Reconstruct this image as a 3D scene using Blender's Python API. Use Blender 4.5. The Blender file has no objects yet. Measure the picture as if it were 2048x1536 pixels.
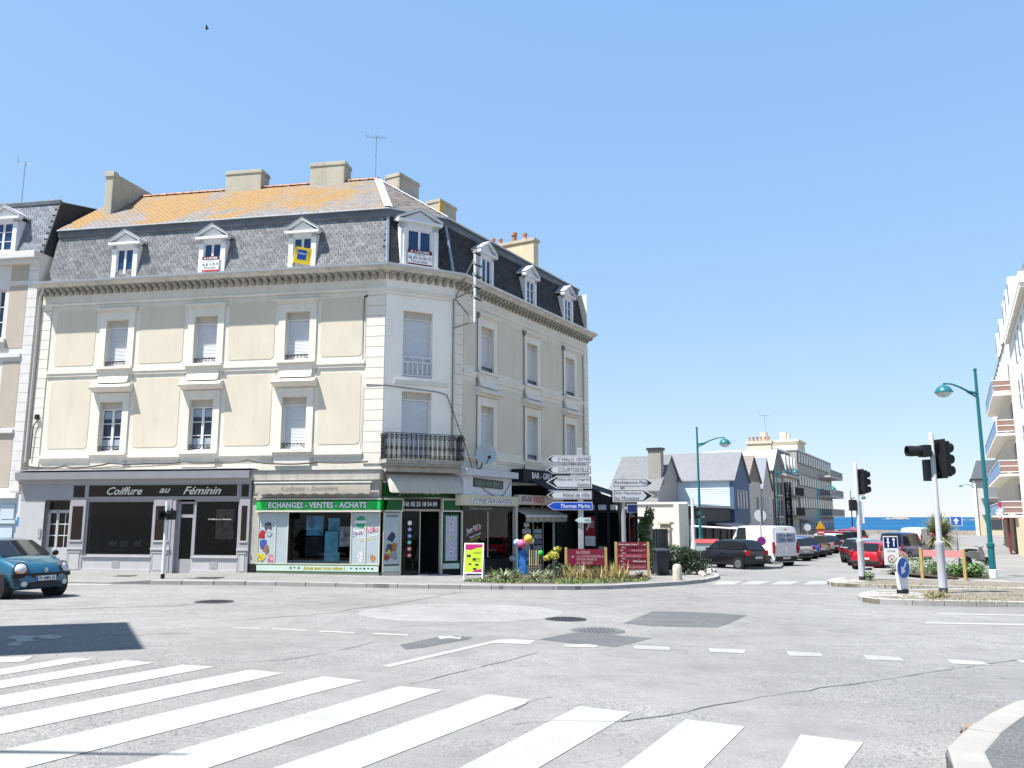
import bpy, bmesh, math, random
from mathutils import Matrix, Vector
from mathutils.geometry import tessellate_polygon
R_ = math.radians
rnd = random.Random(7)
sc = bpy.context.scene

# ---------------------------------------------------------------- camera, sky, sun, exposure
HC = 1.7
FPX = 1660.0                       # focal length for a 2048 px wide frame
PITCH = math.atan(266 / 1660.0)
cam = bpy.data.cameras.new('camera')
cam_o = bpy.data.objects.new('camera', cam)
sc.collection.objects.link(cam_o)
cam.sensor_width = 36.0
cam.lens = 36.0 * FPX / 2048
cam.clip_start = 0.1
cam.clip_end = 60000
cam_o.location = (0, 0, HC)
cam_o.rotation_euler = (math.pi / 2 + PITCH, 0, 0)
sc.camera = cam_o

SUN_EL = 63.3
LX, LY = 0.889, 0.458              # horizontal direction the light travels
world = bpy.data.worlds.new('World')
sc.world = world
world.use_nodes = True
wn = world.node_tree
wn.nodes.clear()
w_out = wn.nodes.new('ShaderNodeOutputWorld')
w_bg = wn.nodes.new('ShaderNodeBackground')
w_sky = wn.nodes.new('ShaderNodeTexSky')
w_sky.sky_type = 'NISHITA'
w_sky.sun_disc = False
w_sky.sun_elevation = R_(SUN_EL)
w_sky.sun_rotation = math.atan2(-LX, -LY)
w_sky.altitude = 0
w_sky.air_density = 1.0
w_sky.dust_density = 0.0
w_sky.ozone_density = 4.0
w_bg.inputs['Strength'].default_value = 0.11
# even tone curve over the whole sky, as the camera's processing flattens it
w_sep = wn.nodes.new('ShaderNodeSeparateColor'); w_com = wn.nodes.new('ShaderNodeCombineColor')
wn.links.new(w_sky.outputs[0], w_sep.inputs[0])
for _i, (_k, _e) in enumerate(((.97, .53), (1.37, .39), (2.58, .12))):
    _p = wn.nodes.new('ShaderNodeMath'); _p.operation = 'POWER'; _p.inputs[1].default_value = _e
    _m = wn.nodes.new('ShaderNodeMath'); _m.operation = 'MULTIPLY'; _m.inputs[1].default_value = _k
    wn.links.new(w_sep.outputs[_i], _p.inputs[0]); wn.links.new(_p.outputs[0], _m.inputs[0]); wn.links.new(_m.outputs[0], w_com.inputs[_i])
wn.links.new(w_com.outputs[0], w_bg.inputs[0])
wn.links.new(w_bg.outputs[0], w_out.inputs[0])

sun = bpy.data.lights.new('sun', 'SUN')
sun.energy = 4.0
sun.angle = R_(0.53)
sun.color = (1.0, 0.975, 0.93)
sun_o = bpy.data.objects.new('sun', sun)
sc.collection.objects.link(sun_o)
_ce = math.cos(R_(SUN_EL))
sun_o.rotation_euler = Vector((LX * _ce, LY * _ce, -math.sin(R_(SUN_EL)))).to_track_quat('-Z', 'Y').to_euler()
sun_o.location = (-30, -15, 60)

sc.view_settings.view_transform = 'Standard'
sc.view_settings.look = 'None'
sc.view_settings.gamma = 1
sc.view_settings.use_curve_mapping = False
sc.view_settings.exposure = 1.52

# ---------------------------------------------------------------- helpers
I4 = Matrix.Identity(4)
T = lambda x, y, z: Matrix.Translation((x, y, z))
RZ = lambda a: Matrix.Rotation(a, 4, 'Z')
RX = lambda a: Matrix.Rotation(a, 4, 'X')
RY = lambda a: Matrix.Rotation(a, 4, 'Y')

def g(x, y):
    s = .0188 * y + .0135 * x
    if s > .95:
        s = .95 + .25 * (1 - math.exp(-(s - .95) / .25))
    return -max(s, -.5)

_c, _s = math.cos(PITCH), math.sin(PITCH)
def ray(px, py):
    u = (px - 1024) / FPX; v = (768 - py) / FPX
    return Vector((u, _c - v * _s, _s + v * _c))
def G(px, py, dz=0.0):                       # point of the ground seen at a place of the photograph
    r = ray(px, py); lo, hi = .5, 600.
    for _ in range(50):
        m = (lo + hi) / 2
        if HC + r.z * m > g(r.x * m, r.y * m) + dz: lo = m
        else: hi = m
    return Vector((r.x * lo, r.y * lo, HC + r.z * lo))
def ST(t, w, dz=0.0):                        # street frame: t metres along the street, w metres to its right
    x = .4695 * t + .8829 * w; y = .8829 * t - .4695 * w
    return Vector((x, y, g(x, y) + dz))
STREET = R_(28)

def link(o):
    sc.collection.objects.link(o); return o
def tag(o, label=None, cat=None, group=None, kind=None):
    if label: o['label'] = label
    if cat: o['category'] = cat
    if group: o['group'] = group
    if kind: o['kind'] = kind
    return o
def thing(name, label, cat, loc=(0, 0, 0), rz=0.0, group=None):
    o = link(bpy.data.objects.new(name, None))
    o.empty_display_size = .2
    o.location = loc; o.rotation_euler = (0, 0, rz)
    return tag(o, label, cat, group)
def add(name, me, parent=None, Mx=None, mat=None):
    o = link(bpy.data.objects.new(name, me))
    if mat is not None and not me.materials: me.materials.append(mat)
    if parent is not None: o.parent = parent
    if Mx is not None: o.matrix_basis = Mx
    return o
def copy_tree(o, parent=None):
    c = o.copy(); link(c); c.parent = parent
    for ch in list(o.children): copy_tree(ch, c)
    return c

class MB:
    def __init__(s, F=None): s.v = []; s.f = []; s.F = F or I4
    def a(s, vs, fs):
        b = len(s.v); s.v += [s.F @ Vector(p) for p in vs]
        s.f += [[b + i for i in q] for q in fs]; return s
    def box(s, x0, x1, y0, y1, z0, z1):
        return s.a([(x0,y0,z0),(x1,y0,z0),(x1,y1,z0),(x0,y1,z0),(x0,y0,z1),(x1,y0,z1),(x1,y1,z1),(x0,y1,z1)],
                   [(0,3,2,1),(4,5,6,7),(0,1,5,4),(1,2,6,5),(2,3,7,6),(3,0,4,7)])
    def hexa(s, p):                          # 8 free corners, bottom ring then top ring
        return s.a(p, [(0,3,2,1),(4,5,6,7),(0,1,5,4),(1,2,6,5),(2,3,7,6),(3,0,4,7)])
    def quad(s, *p): return s.a(p, [tuple(range(len(p)))])
    def ext(s, pts, d):                      # polygon (3-D points) swept along d
        n = len(pts); d = Vector(d)
        vs = [Vector(p) for p in pts] + [Vector(p) + d for p in pts]
        return s.a(vs, [tuple(range(n))[::-1], tuple(range(n, 2*n))] + [(i, (i+1) % n, n + (i+1) % n, n + i) for i in range(n)])
    def xz(s, pts, y0, y1): return s.ext([(x, y0, z) for x, z in pts], (0, y1 - y0, 0))
    def yz(s, pts, x0, x1): return s.ext([(x0, y, z) for y, z in pts], (x1 - x0, 0, 0))
    def xy(s, pts, z0, z1): return s.ext([(x, y, z0) for x, y in pts], (0, 0, z1 - z0))
    def tube(s, pts, r, n=8, cap=True):
        pts = [Vector(p) for p in pts]; m = len(pts)
        rs = list(r) if isinstance(r, (list, tuple)) else [r] * m
        rings = []; up = None
        for i, p in enumerate(pts):
            d = (pts[min(i+1, m-1)] - pts[max(i-1, 0)]).normalized()
            if up is None:
                up = Vector((0,0,1)) if abs(d.z) < .9 else Vector((1,0,0))
            x = d.cross(up).normalized(); up = x.cross(d).normalized()
            rings.append([p + (x * math.cos(2*math.pi*k/n) + up * math.sin(2*math.pi*k/n)) * rs[i] for k in range(n)])
        return s.loft(rings, cap)
    def loft(s, rings, cap=True, closed=True):
        n = len(rings[0]); vs = [p for q in rings for p in q]; fs = []
        for i in range(len(rings) - 1):
            for k in range(n if closed else n - 1):
                a, b = i*n + k, i*n + (k+1) % n
                fs.append((a, b, b + n, a + n))
        if cap: fs += [tuple(range(n))[::-1], tuple(range((len(rings)-1)*n, len(rings)*n))]
        return s.a(vs, fs)
    def lathe(s, prof, n=16, c=(0,0,0), M=None):
        rings = []
        for r, z in prof:
            q = [Vector((r*math.cos(2*math.pi*k/n), r*math.sin(2*math.pi*k/n), z)) for k in range(n)]
            rings.append([(M @ p if M else p) + Vector(c) for p in q])
        return s.loft(rings)
    def ball(s, c, r, n=12, m=8, sq=(1,1,1)):
        return s.lathe([(max(1e-3, r*math.sin(math.pi*i/m)), -r*math.cos(math.pi*i/m)) for i in range(m+1)], n, c,
                       Matrix.Diagonal((sq[0], sq[1], sq[2], 1)))
    def disc(s, c, r, y0, y1, n=20):         # upright disc, axis along y
        return s.ext([(c[0] + r*math.cos(2*math.pi*k/n), y0, c[1] + r*math.sin(2*math.pi*k/n)) for k in range(n)], (0, y1-y0, 0))
    def mesh(s, name, mat=None, smooth=None, bevel=0):
        me = bpy.data.meshes.new(name)
        me.from_pydata([tuple(p) for p in s.v], [], s.f)
        bm = bmesh.new(); bm.from_mesh(me)
        if smooth is not None or bevel: bmesh.ops.remove_doubles(bm, verts=bm.verts, dist=1e-5)
        bmesh.ops.recalc_face_normals(bm, faces=bm.faces)
        if bevel:
            es = [e for e in bm.edges if len(e.link_faces) == 2 and e.calc_face_angle(0) > .5]
            bmesh.ops.bevel(bm, geom=es, offset=bevel, segments=2, affect='EDGES', profile=.6)
        bm.to_mesh(me); bm.free()
        if smooth is not None:
            me.polygons.foreach_set('use_smooth', [True] * len(me.polygons))
            me.set_sharp_from_angle(angle=R_(smooth))
        if mat: me.materials.append(mat)
        return me
    def build(s, name, mat, parent=None, Mx=None, smooth=None, bevel=0):
        return add(name, s.mesh(name, mat, smooth, bevel), parent, Mx)

# ---------------------------------------------------------------- materials
MATS = {}
ALB = .88
def newmat(name):
    m = bpy.data.materials.new(name); m.use_nodes = True
    nt = m.node_tree; b = nt.nodes['Principled BSDF']
    return m, nt, b
def N(nt, t, **kw):
    n = nt.nodes.new(t)
    for k, v in kw.items(): setattr(n, k, v)
    return n
def noise(nt, vec, scale, detail=4, rough=.55):
    n = N(nt, 'ShaderNodeTexNoise'); n.inputs['Scale'].default_value = scale
    n.inputs['Detail'].default_value = detail; n.inputs['Roughness'].default_value = rough
    if vec is not None: nt.links.new(vec, n.inputs['Vector'])
    return n.outputs['Fac']
def mrange(nt, fac, a, b, c, d):
    n = N(nt, 'ShaderNodeMapRange'); nt.links.new(fac, n.inputs[0])
    for i, v in enumerate((a, b, c, d)): n.inputs[i+1].default_value = v
    return n.outputs[0]
def mixc(nt, fac, a, b, mode='MIX'):
    n = N(nt, 'ShaderNodeMix', data_type='RGBA', blend_type=mode)
    if hasattr(fac, 'links'): nt.links.new(fac, n.inputs[0])
    else: n.inputs[0].default_value = fac
    for sck, v in ((n.inputs[6], a), (n.inputs[7], b)):
        if hasattr(v, 'links'): nt.links.new(v, sck)
        else: sck.default_value = (*v, 1) if len(v) == 3 else v
    return n.outputs[2]
def math_(nt, op, a, b=None):
    n = N(nt, 'ShaderNodeMath', operation=op)
    for i, v in enumerate((a, b)):
        if v is None: continue
        if hasattr(v, 'links'): nt.links.new(v, n.inputs[i])
        else: n.inputs[i].default_value = v
    return n.outputs[0]
def setbump(nt, b, h, strength, dist=.01):
    n = N(nt, 'ShaderNodeBump'); n.inputs['Strength'].default_value = strength
    n.inputs['Distance'].default_value = dist
    nt.links.new(h, n.inputs['Height']); nt.links.new(n.outputs[0], b.inputs['Normal'])
def pos(nt): return N(nt, 'ShaderNodeNewGeometry').outputs['Position']

def M(name, col=None, rough=.65, metal=0., var=.10, scale=2.5, bump=0., bscale=60, coat=0., rvar=0., stain=0., stcol=(.18,.16,.12), emit=0):
    if name in MATS: return MATS[name]
    m, nt, b = newmat(name); MATS[name] = m
    p = pos(nt)
    f = mrange(nt, noise(nt, p, scale, 6), .25, .75, 1 - var, 1 + var)
    if rvar:
        oi = N(nt, 'ShaderNodeObjectInfo').outputs['Random']
        isl = N(nt, 'ShaderNodeNewGeometry').outputs['Random Per Island']
        rr = math_(nt, 'FRACT', math_(nt, 'ADD', oi, isl))
        f = math_(nt, 'MULTIPLY', f, mrange(nt, rr, 0, 1, 1 - rvar, 1 + rvar))
    v = N(nt, 'ShaderNodeVectorMath', operation='SCALE')
    v.inputs[0].default_value = [x * ALB for x in col]; nt.links.new(f, v.inputs['Scale'])
    c = v.outputs[0]
    if stain:
        sx = N(nt, 'ShaderNodeMapping'); sx.inputs['Scale'].default_value = (1, 1, .16)
        nt.links.new(p, sx.inputs[0])
        sf = mrange(nt, noise(nt, sx.outputs[0], 3.2, 8, .65), .5, .8, 0, stain)
        c = mixc(nt, sf, c, stcol)
    nt.links.new(c, b.inputs['Base Color'])
    b.inputs['Roughness'].default_value = rough
    b.inputs['Metallic'].default_value = metal
    b.inputs['Specular IOR Level'].default_value = .28 if rough > .3 else .5
    b.inputs['Coat Weight'].default_value = coat
    b.inputs['Coat Roughness'].default_value = .04
    if emit:
        b.inputs['Emission Color'].default_value = (*col, 1); b.inputs['Emission Strength'].default_value = emit
    if bump: setbump(nt, b, noise(nt, p, bscale, 5), bump)
    return m

def glass(name, tint=(.75, .82, .82), ior=1.25):
    if name in MATS: return MATS[name]
    m, nt, b = newmat(name); MATS[name] = m
    nt.nodes.remove(b)
    out = nt.nodes['Material Output']
    tr = N(nt, 'ShaderNodeBsdfTransparent'); tr.inputs[0].default_value = (*tint, 1)
    gl = N(nt, 'ShaderNodeBsdfGlossy'); gl.inputs['Roughness'].default_value = .01
    fr = N(nt, 'ShaderNodeFresnel'); fr.inputs[0].default_value = ior
    mx = N(nt, 'ShaderNodeMixShader')
    nt.links.new(fr.outputs[0], mx.inputs[0]); nt.links.new(tr.outputs[0], mx.inputs[1]); nt.links.new(gl.outputs[0], mx.inputs[2])
    nt.links.new(mx.outputs[0], out.inputs[0])
    return m

def mat_asphalt(name, base, fleck, coarse=True):
    m, nt, b = newmat(name); p = pos(nt)
    big = mrange(nt, noise(nt, p, .16, 5, .6), .3, .7, .79, 1.14)
    mid = mrange(nt, noise(nt, p, 1.7, 6, .65), .3, .7, .86, 1.11)
    fine = mrange(nt, noise(nt, p, 42, 3, .75), .3, .7, .48, 1.5)
    vor = N(nt, 'ShaderNodeTexVoronoi'); vor.inputs['Scale'].default_value = 70
    nt.links.new(p, vor.inputs['Vector'])
    # worn belts where the binder has gone and the stones show
    wear = mrange(nt, noise(nt, p, .33, 6, .62), .43, .60, 0, 1)
    f = math_(nt, 'MULTIPLY', math_(nt, 'MULTIPLY', big, mid), mrange(nt, wear, 0, 1, 1, 1))
    ff = N(nt, 'ShaderNodeMix', data_type='FLOAT'); nt.links.new(mrange(nt, wear, 0, 1, .3, 1), ff.inputs[0])
    ff.inputs[2].default_value = 1.0; nt.links.new(fine, ff.inputs[3])
    f = math_(nt, 'MULTIPLY', f, ff.outputs[0])
    v = N(nt, 'ShaderNodeVectorMath', operation='SCALE'); v.inputs[0].default_value = base
    nt.links.new(f, v.inputs['Scale'])
    c = v.outputs[0]
    pits = mrange(nt, noise(nt, p, 26, 2, .5), .60, .66, 0, .85)
    c = mixc(nt, math_(nt, 'MULTIPLY', pits, wear), c, fleck)
    oil = mrange(nt, noise(nt, p, .55, 3, .5), .62, .78, 0, .30)
    c = mixc(nt, oil, c, (.06, .06, .065))
    # hairline cracking, only in some areas
    wob = N(nt, 'ShaderNodeVectorMath', operation='ADD'); nt.links.new(p, wob.inputs[0])
    wn_ = N(nt, 'ShaderNodeTexNoise'); wn_.inputs['Scale'].default_value = 1.3; wn_.inputs['Detail'].default_value = 5; nt.links.new(p, wn_.inputs['Vector'])
    nt.links.new(wn_.outputs['Color'], wob.inputs[1])
    ve = N(nt, 'ShaderNodeTexVoronoi', feature='DISTANCE_TO_EDGE'); ve.inputs['Scale'].default_value = .75; nt.links.new(wob.outputs[0], ve.inputs['Vector'])
    hair = math_(nt, 'MULTIPLY', mrange(nt, ve.outputs['Distance'], .0, .009, .6, 0), mrange(nt, noise(nt, p, .21, 3), .52, .60, 0, 1))
    c = mixc(nt, hair, c, (.05, .05, .05))
    nt.links.new(c, b.inputs['Base Color']); b.inputs['Roughness'].default_value = .88
    b.inputs['Specular IOR Level'].default_value = .25
    setbump(nt, b, math_(nt, 'ADD', fine, vor.outputs['Distance']), .45, .006)
    MATS[name] = m; return m

def mat_paint(name='road_paint', wearlo=.61, col=(.315, .307, .285)):
    m, nt, b = newmat(name); p = pos(nt)
    f = mrange(nt, noise(nt, p, .9, 6, .65), .3, .7, .86, 1.04)
    v = N(nt, 'ShaderNodeVectorMath', operation='SCALE'); v.inputs[0].default_value = col; nt.links.new(f, v.inputs['Scale'])
    ch = math_(nt, 'MULTIPLY', mrange(nt, noise(nt, p, 45, 4, .7), .5, .62, 0, 1), mrange(nt, noise(nt, p, 1.1, 5, .6), wearlo - .12, wearlo + .06, 0, 1))
    c = mixc(nt, ch, v.outputs[0], (.17, .167, .16))
    nt.links.new(c, b.inputs['Base Color']); b.inputs['Roughness'].default_value = .75
    setbump(nt, b, noise(nt, p, 90, 3), .2, .004)
    MATS[name] = m; return m

def mat_lichen(name='lichen_slate'):
    m, nt, b = newmat(name); p = pos(nt)
    isl = N(nt, 'ShaderNodeNewGeometry').outputs['Random Per Island']
    base = mixc(nt, isl, (.115, .104, .096), (.17, .155, .142))
    n1 = noise(nt, p, .42, 6, .62); n2 = noise(nt, p, 6, 5, .7)
    k = math_(nt, 'ADD', n1, math_(nt, 'MULTIPLY', math_(nt, 'SUBTRACT', n2, .5), .42))
    pale = mrange(nt, noise(nt, p, 9, 4, .7), .5, .62, 0, .55)
    c = mixc(nt, pale, base, (.20, .185, .168))
    c = mixc(nt, mrange(nt, k, .42, .54, 0, .92), c, mixc(nt, noise(nt, p, 3, 4), (.185, .098, .022), (.27, .148, .032)))
    nt.links.new(c, b.inputs['Base Color']); b.inputs['Roughness'].default_value = .85
    setbump(nt, b, n2, .35, .01)
    MATS[name] = m; return m

def mat_sea():
    m, nt, b = newmat('sea_water'); p = pos(nt)
    mp = N(nt, 'ShaderNodeMapping'); mp.inputs['Scale'].default_value = (.25, 1, 1); nt.links.new(p, mp.inputs[0])
    big = noise(nt, mp.outputs[0], .006, 6, .6)
    c = mixc(nt, mrange(nt, big, .35, .65, 0, 1), (.008, .058, .135), (.018, .095, .19))
    foam = mrange(nt, noise(nt, mp.outputs[0], .12, 5, .7), .70, .74, 0, .8)
    c = mixc(nt, foam, c, (.7, .74, .76))
    nt.links.new(c, b.inputs['Base Color']); b.inputs['Roughness'].default_value = .8
    b.inputs['Specular IOR Level'].default_value = .05
    setbump(nt, b, noise(nt, mp.outputs[0], .5, 5, .6), .5, .6)
    MATS['sea_water'] = m; return m

def mat_leaf(name, c1, c2, rough=.55):
    if name in MATS: return MATS[name]
    m, nt, b = newmat(name); p = pos(nt)
    isl = N(nt, 'ShaderNodeNewGeometry').outputs['Random Per Island']
    c = mixc(nt, isl, c1, c2)
    c = mixc(nt, mrange(nt, noise(nt, p, 4, 3), .3, .7, 0, .35), c, tuple(x*.6 for x in c1))
    nt.links.new(c, b.inputs['Base Color']); b.inputs['Roughness'].default_value = rough
    b.inputs['Subsurface Weight'].default_value = 0
    MATS[name] = m; return m

asphalt = mat_asphalt('asphalt', (.200, .195, .187), (.07, .07, .072))
asph_dark = mat_asphalt('asphalt_patch', (.105, .105, .108), (.05, .05, .05))
asph_light = mat_asphalt('asphalt_pale', (.252, .247, .238), (.13, .12, .12))
paving = mat_asphalt('pavement_asphalt', (.205, .198, .188), (.10, .10, .10))
paving2 = mat_asphalt('pavement_dark', (.105, .105, .105), (.045, .06, .06))
paint = mat_paint()
paint_worn = mat_paint('road_paint_worn', .50, (.295, .288, .268))
sea_m = mat_sea()
kerb_m = M('kerb_granite', (.36, .345, .325), .8, var=.16, scale=1.3, bump=.4, bscale=70, rvar=.06, stain=.25)
iron = M('black_iron', (.012, .013, .015), .45, var=.1)
dkgrey = M('dark_grey_metal', (.035, .037, .042), .5)
white_p = M('white_paint', (.74, .74, .73), .55, var=.05)
grey_steel = M('galvanised_steel', (.42, .43, .44), .45, metal=.5, var=.08)
rubber = M('rubber', (.014, .014, .015), .8)
soil = M('soil', (.06, .045, .03), .95, var=.4, scale=6, bump=.8, bscale=25)
black_in = M('dark_interior', (.018, .018, .02), .9)

# ---------------------------------------------------------------- lettering
def txt(s, parent, Mx, mat, h=None, w=None, shear=0., bold=0., depth=.004, name='lettering', anchor=(.5, .5), sx=1.0, lines=None):
    cu = bpy.data.curves.new(name, 'FONT')
    cu.body = s; cu.size = 1; cu.shear = shear; cu.offset = bold; cu.extrude = 0
    cu.resolution_u = 2; cu.align_x = 'LEFT'
    ob = bpy.data.objects.new('tmp', cu)
    me = bpy.data.meshes.new_from_object(ob)
    bpy.data.objects.remove(ob); bpy.data.curves.remove(cu)
    xs = [v.co.x for v in me.vertices]; ys = [v.co.y for v in me.vertices]
    if not xs: return None
    x0, x1, y0, y1 = min(xs), max(xs), min(ys), max(ys)
    ky = (h / (y1 - y0)) if h else None
    kx = (w / (x1 - x0)) if w else None
    if kx is None: kx = ky * sx
    if ky is None: ky = kx
    for v in me.vertices:
        v.co = ((v.co.x - x0 - anchor[0]*(x1-x0)) * kx, (v.co.y - y0 - anchor[1]*(y1-y0)) * ky, 0)
    me.name = name; me.materials.clear(); me.materials.append(mat)
    return add(name, me, parent, Mx)
UP = RX(math.pi / 2)                       # upright, facing -y

# ---------------------------------------------------------------- ground
def terrain():
    ts = [-2500, -1200, -500, -200, -150, -100, -70] + [-50 + 2.5*i for i in range(int(205/2.5) + 1)]
    ws = [-2500, -1000, -300, -200, -120, -80] + [-60 + 2.5*i for i in range(49)] + [80, 120, 200, 300, 1000, 2500]
    vs = []; fs = []
    for t in ts:
        for w in ws: vs.append(ST(t, w))
    n = len(ws)
    for i in range(len(ts)-1):
        for j in range(n-1): fs.append((i*n+j, i*n+j+1, (i+1)*n+j+1, (i+1)*n+j))
    b = len(vs); m = (len(ts)-1)*n
    for w in ws: vs.append(ST(ts[-1], w) - Vector((0, 0, 9)))
    for j in range(n-1): fs.append((m+j, m+j+1, b+j+1, b+j))
    mb = MB(); mb.a(vs, fs)
    return mb.build('road', asphalt)
road = tag(terrain(), 'grey asphalt road surface of the junction', 'road', kind='structure')

def sheet(name, pts, dz, mat, parent):
    P = [Vector((p[0], p[1], g(p[0], p[1]) + dz)) for p in pts]
    mb = MB(); mb.a(P, [tuple(t) for t in tessellate_polygon([P])])
    return mb.build(name, mat, parent)
def psheet(name, pix, dz, mat, parent): return sheet(name, [G(*p) for p in pix], dz, mat, parent)
def slab(name, pts, h, mat, parent=None):
    P = [Vector((p[0], p[1], g(p[0], p[1]) + h)) for p in pts]; n = len(P)
    Q = [p - Vector((0, 0, h + .06)) for p in P]
    mb = MB(); mb.a(P + Q, [tuple(t) for t in tessellate_polygon([P])] + [(i, (i+1) % n, n + (i+1) % n, n + i) for i in range(n)])
    return mb.build(name, mat, parent)
_ks = MB().box(-.486, .486, -.014, .17, -.2, 0).mesh('kerb_stone', kerb_m, bevel=.012)
def kerb(pts, h, parent, L=.95, side=1, mesh=None, wd=.17):
    pts = [Vector((p[0], p[1], 0)) for p in pts]
    segs = [(a, b) for a, b in zip(pts, pts[1:])]
    tot = sum((b-a).length for a, b in segs); n = max(1, round(tot / L)); st = tot / n
    def at(d):
        for a, b in segs:
            l = (b-a).length
            if d <= l + 1e-6: return a + (b-a) * (d / l)
            d -= l
        return pts[-1]
    for i in range(n):
        a, b = at(i*st), at((i+1)*st); a.z = g(a.x, a.y) + h; b.z = g(b.x, b.y) + h
        d = b - a; l = d.length; d.normalize()
        y = Vector((-d.y, d.x, 0)).normalized() * side; z = d.cross(y).normalized()
        if z.z < 0: z = -z
        Mx = Matrix(((d.x*l, y.x, z.x, 0), (d.y*l, y.y, z.y, 0), (d.z*l, y.z, z.z, 0), (0, 0, 0, 1)))
        Mx.translation = (a + b) / 2 + Vector((0, 0, rnd.uniform(-.006, .004)))
        add('kerb_stone', mesh or _ks, parent, Mx)

# main pavement round the corner building
KP = [G(*p) for p in ((300,1169),(520,1171),(760,1176),(1000,1179),(1150,1180),(1220,1178.5),(1290,1175),(1360,1170.5),(1408,1165.5),(1434,1160),(1440,1155.5),(1426,1150))]
KP = [(p.x, p.y) for p in KP]
c1 = KP[-1]
back = [ST(41, -10.6)[:2], ST(43.5, -13.2)[:2], ST(43.5, -30)[:2], (-8, 46), (KP[0][0], 46)]
pave = tag(slab('pavement', KP + back, .122, paving), 'worn asphalt pavement with kerb in front of the corner building', 'pavement', kind='structure')
kerb(KP + back[:2], .13, pave)
lx, ly = KP[0]
pl = tag(slab('pavement', [(-45, ly + 1.2), (lx - 1.4, ly + .12), (lx - 1.4, 46), (-45, 46)], .03, paving), 'pavement with dropped kerb in front of the hairdresser', 'pavement', kind='structure')
mb = MB()
for (a, b) in (((lx-1.4, ly+.12), (lx, ly)),):
    z = lambda x, y, h: (x, y, g(x, y) + h)
    mb.a([z(*a, .03), z(*b, .122), z(b[0], 46, .122), z(a[0], 46, .03)], [(0, 1, 2, 3)])
    mb.a([z(*a, -.05), z(*b, -.05), z(*b, .122), z(*a, .03)], [(0, 1, 2, 3)])
mb.build('pavement_ramp', paving, pl)
# left street pavement further down
def strip(name, t0, t1, w0, w1, h, mat, label, step=4.0):
    n = max(1, int((t1 - t0) / step)); mb = MB(); vs = []; fs = []
    for i in range(n + 1):
        t = t0 + (t1 - t0) * i / n
        for w, z in ((w0, -.06), (w0, h), (w1, h), (w1, -.06)): vs.append(ST(t, w, z))
    for i in range(n):
        for k in range(3): fs.append((i*4+k, i*4+k+1, i*4+5+k, i*4+4+k))
    fs += [(0, 1, 2, 3), (n*4, n*4+1, n*4+2, n*4+3)]
    mb.a(vs, fs)
    return tag(mb.build(name, mat), label, 'pavement', kind='structure')
ps = strip('pavement', 43.5, 150, -30, -13.2, .12, paving, 'narrow pavement along the row of houses towards the sea')
kerb([ST(44 + 4*i, -13.2)[:2] for i in range(10)], .128, ps, L=1.0)
strip('pavement', 50, 150, -1.5, 30, .12, paving, 'sunlit pavement beside the white balcony block')
# right-hand pavement with the flower bed
RP = [G(*p) for p in ((1744,1141.5),(1800,1147),(1850,1156),(1935,1164),(2048,1171))]
RP = [(p.x, p.y) for p in RP]
rp = tag(slab('pavement', RP + [(32, 33.2), (60, 30), (75, 58), ST(50, 30)[:2], ST(50, -1.5)[:2]], .115, paving), 'pale pavement at the foot of the tall green street lamp', 'pavement', kind='structure')
kerb(RP + [(32, 33.2)], .122, rp)
kerb([ST(50, -1.5)[:2], RP[0]], .122, rp)
# raised kerb between the first parking bays
pk = tag(slab('parking_kerb', [tuple(G(*p)[:2]) for p in ((1478,1134),(1510,1131.5),(1550,1131),(1567,1132.5),(1562,1137.5),(1540,1138),(1490,1138.5))], .12, paving), 'low kerbed wedge between the black hatchback and the white van', 'kerb', kind='structure')
# traffic islands
ped_m = M('cobble_tip', (.36, .345, .315), .85, var=.3, scale=9, bump=1.0, bscale=22, stain=.2)
isl_m = M('mossy_concrete', (.18, .16, .128), .95, var=.45, scale=4, bump=.9, bscale=30)
def island(name, far, near, tip, label):
    P = [G(*p) for p in far][::-1] + [G(*p) for p in tip] + [G(*p) for p in near]
    P = [(p.x, p.y) for p in P]
    o = tag(slab(name, P, .13, isl_m), label, 'traffic island', kind='structure')
    nf = len(far)
    kerb(P[nf-1:], .14, o, L=.8); kerb(P[:nf], .14, o, L=1.0)
    return o
islB = island('traffic_island', [(1748,1190.5),(1830,1187),(1950,1185),(2150,1184)], [(1748,1208),(1830,1211),(1950,1213.5),(2060,1215),(2200,1217)], [(1724,1194),(1717,1199),(1724,1204)], 'near traffic island with dry grass and grey signal post')
islA = island('traffic_island', [(1690,1161),(1800,1163.5),(1950,1168),(2150,1174)], [(1690,1174.5),(1800,1178),(1950,1181.5),(2048,1184),(2200,1188)], [(1662,1164.5),(1655,1169),(1668,1173)], 'far traffic island with weathered concrete top')
# pale cobbled tips
for o, pix in ((islB, [(1724,1197),(1752,1190),(1845,1196),(1832,1206),(1745,1205)]), (islA, [(1660,1168),(1692,1163),(1726,1165),(1724,1172),(1690,1173)])):
    n = 0
    for k in range(90):
        x = rnd.uniform(min(p[0] for p in pix), max(p[0] for p in pix)); 
        f = (x - pix[0][0]) / (max(p[0] for p in pix) - pix[0][0])
        yl, yh = (1198 - 5*min(1, f*3), 1201 + 4*min(1, f*3)) if o is islB else (1168 - 4*min(1, f*3), 1169.5 + 2.5*min(1, f*3))
        q = G(x, rnd.uniform(yl, yh)) + Vector((0, 0, .13))
        a = rnd.uniform(-.3, .3) + .2
        MB(T(q.x, q.y, q.z) @ RZ(a)).box(-.09, .09, -.07, .07, -.06, rnd.uniform(.002, .010)).build('cobble', ped_m, o, bevel=.012)
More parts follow.
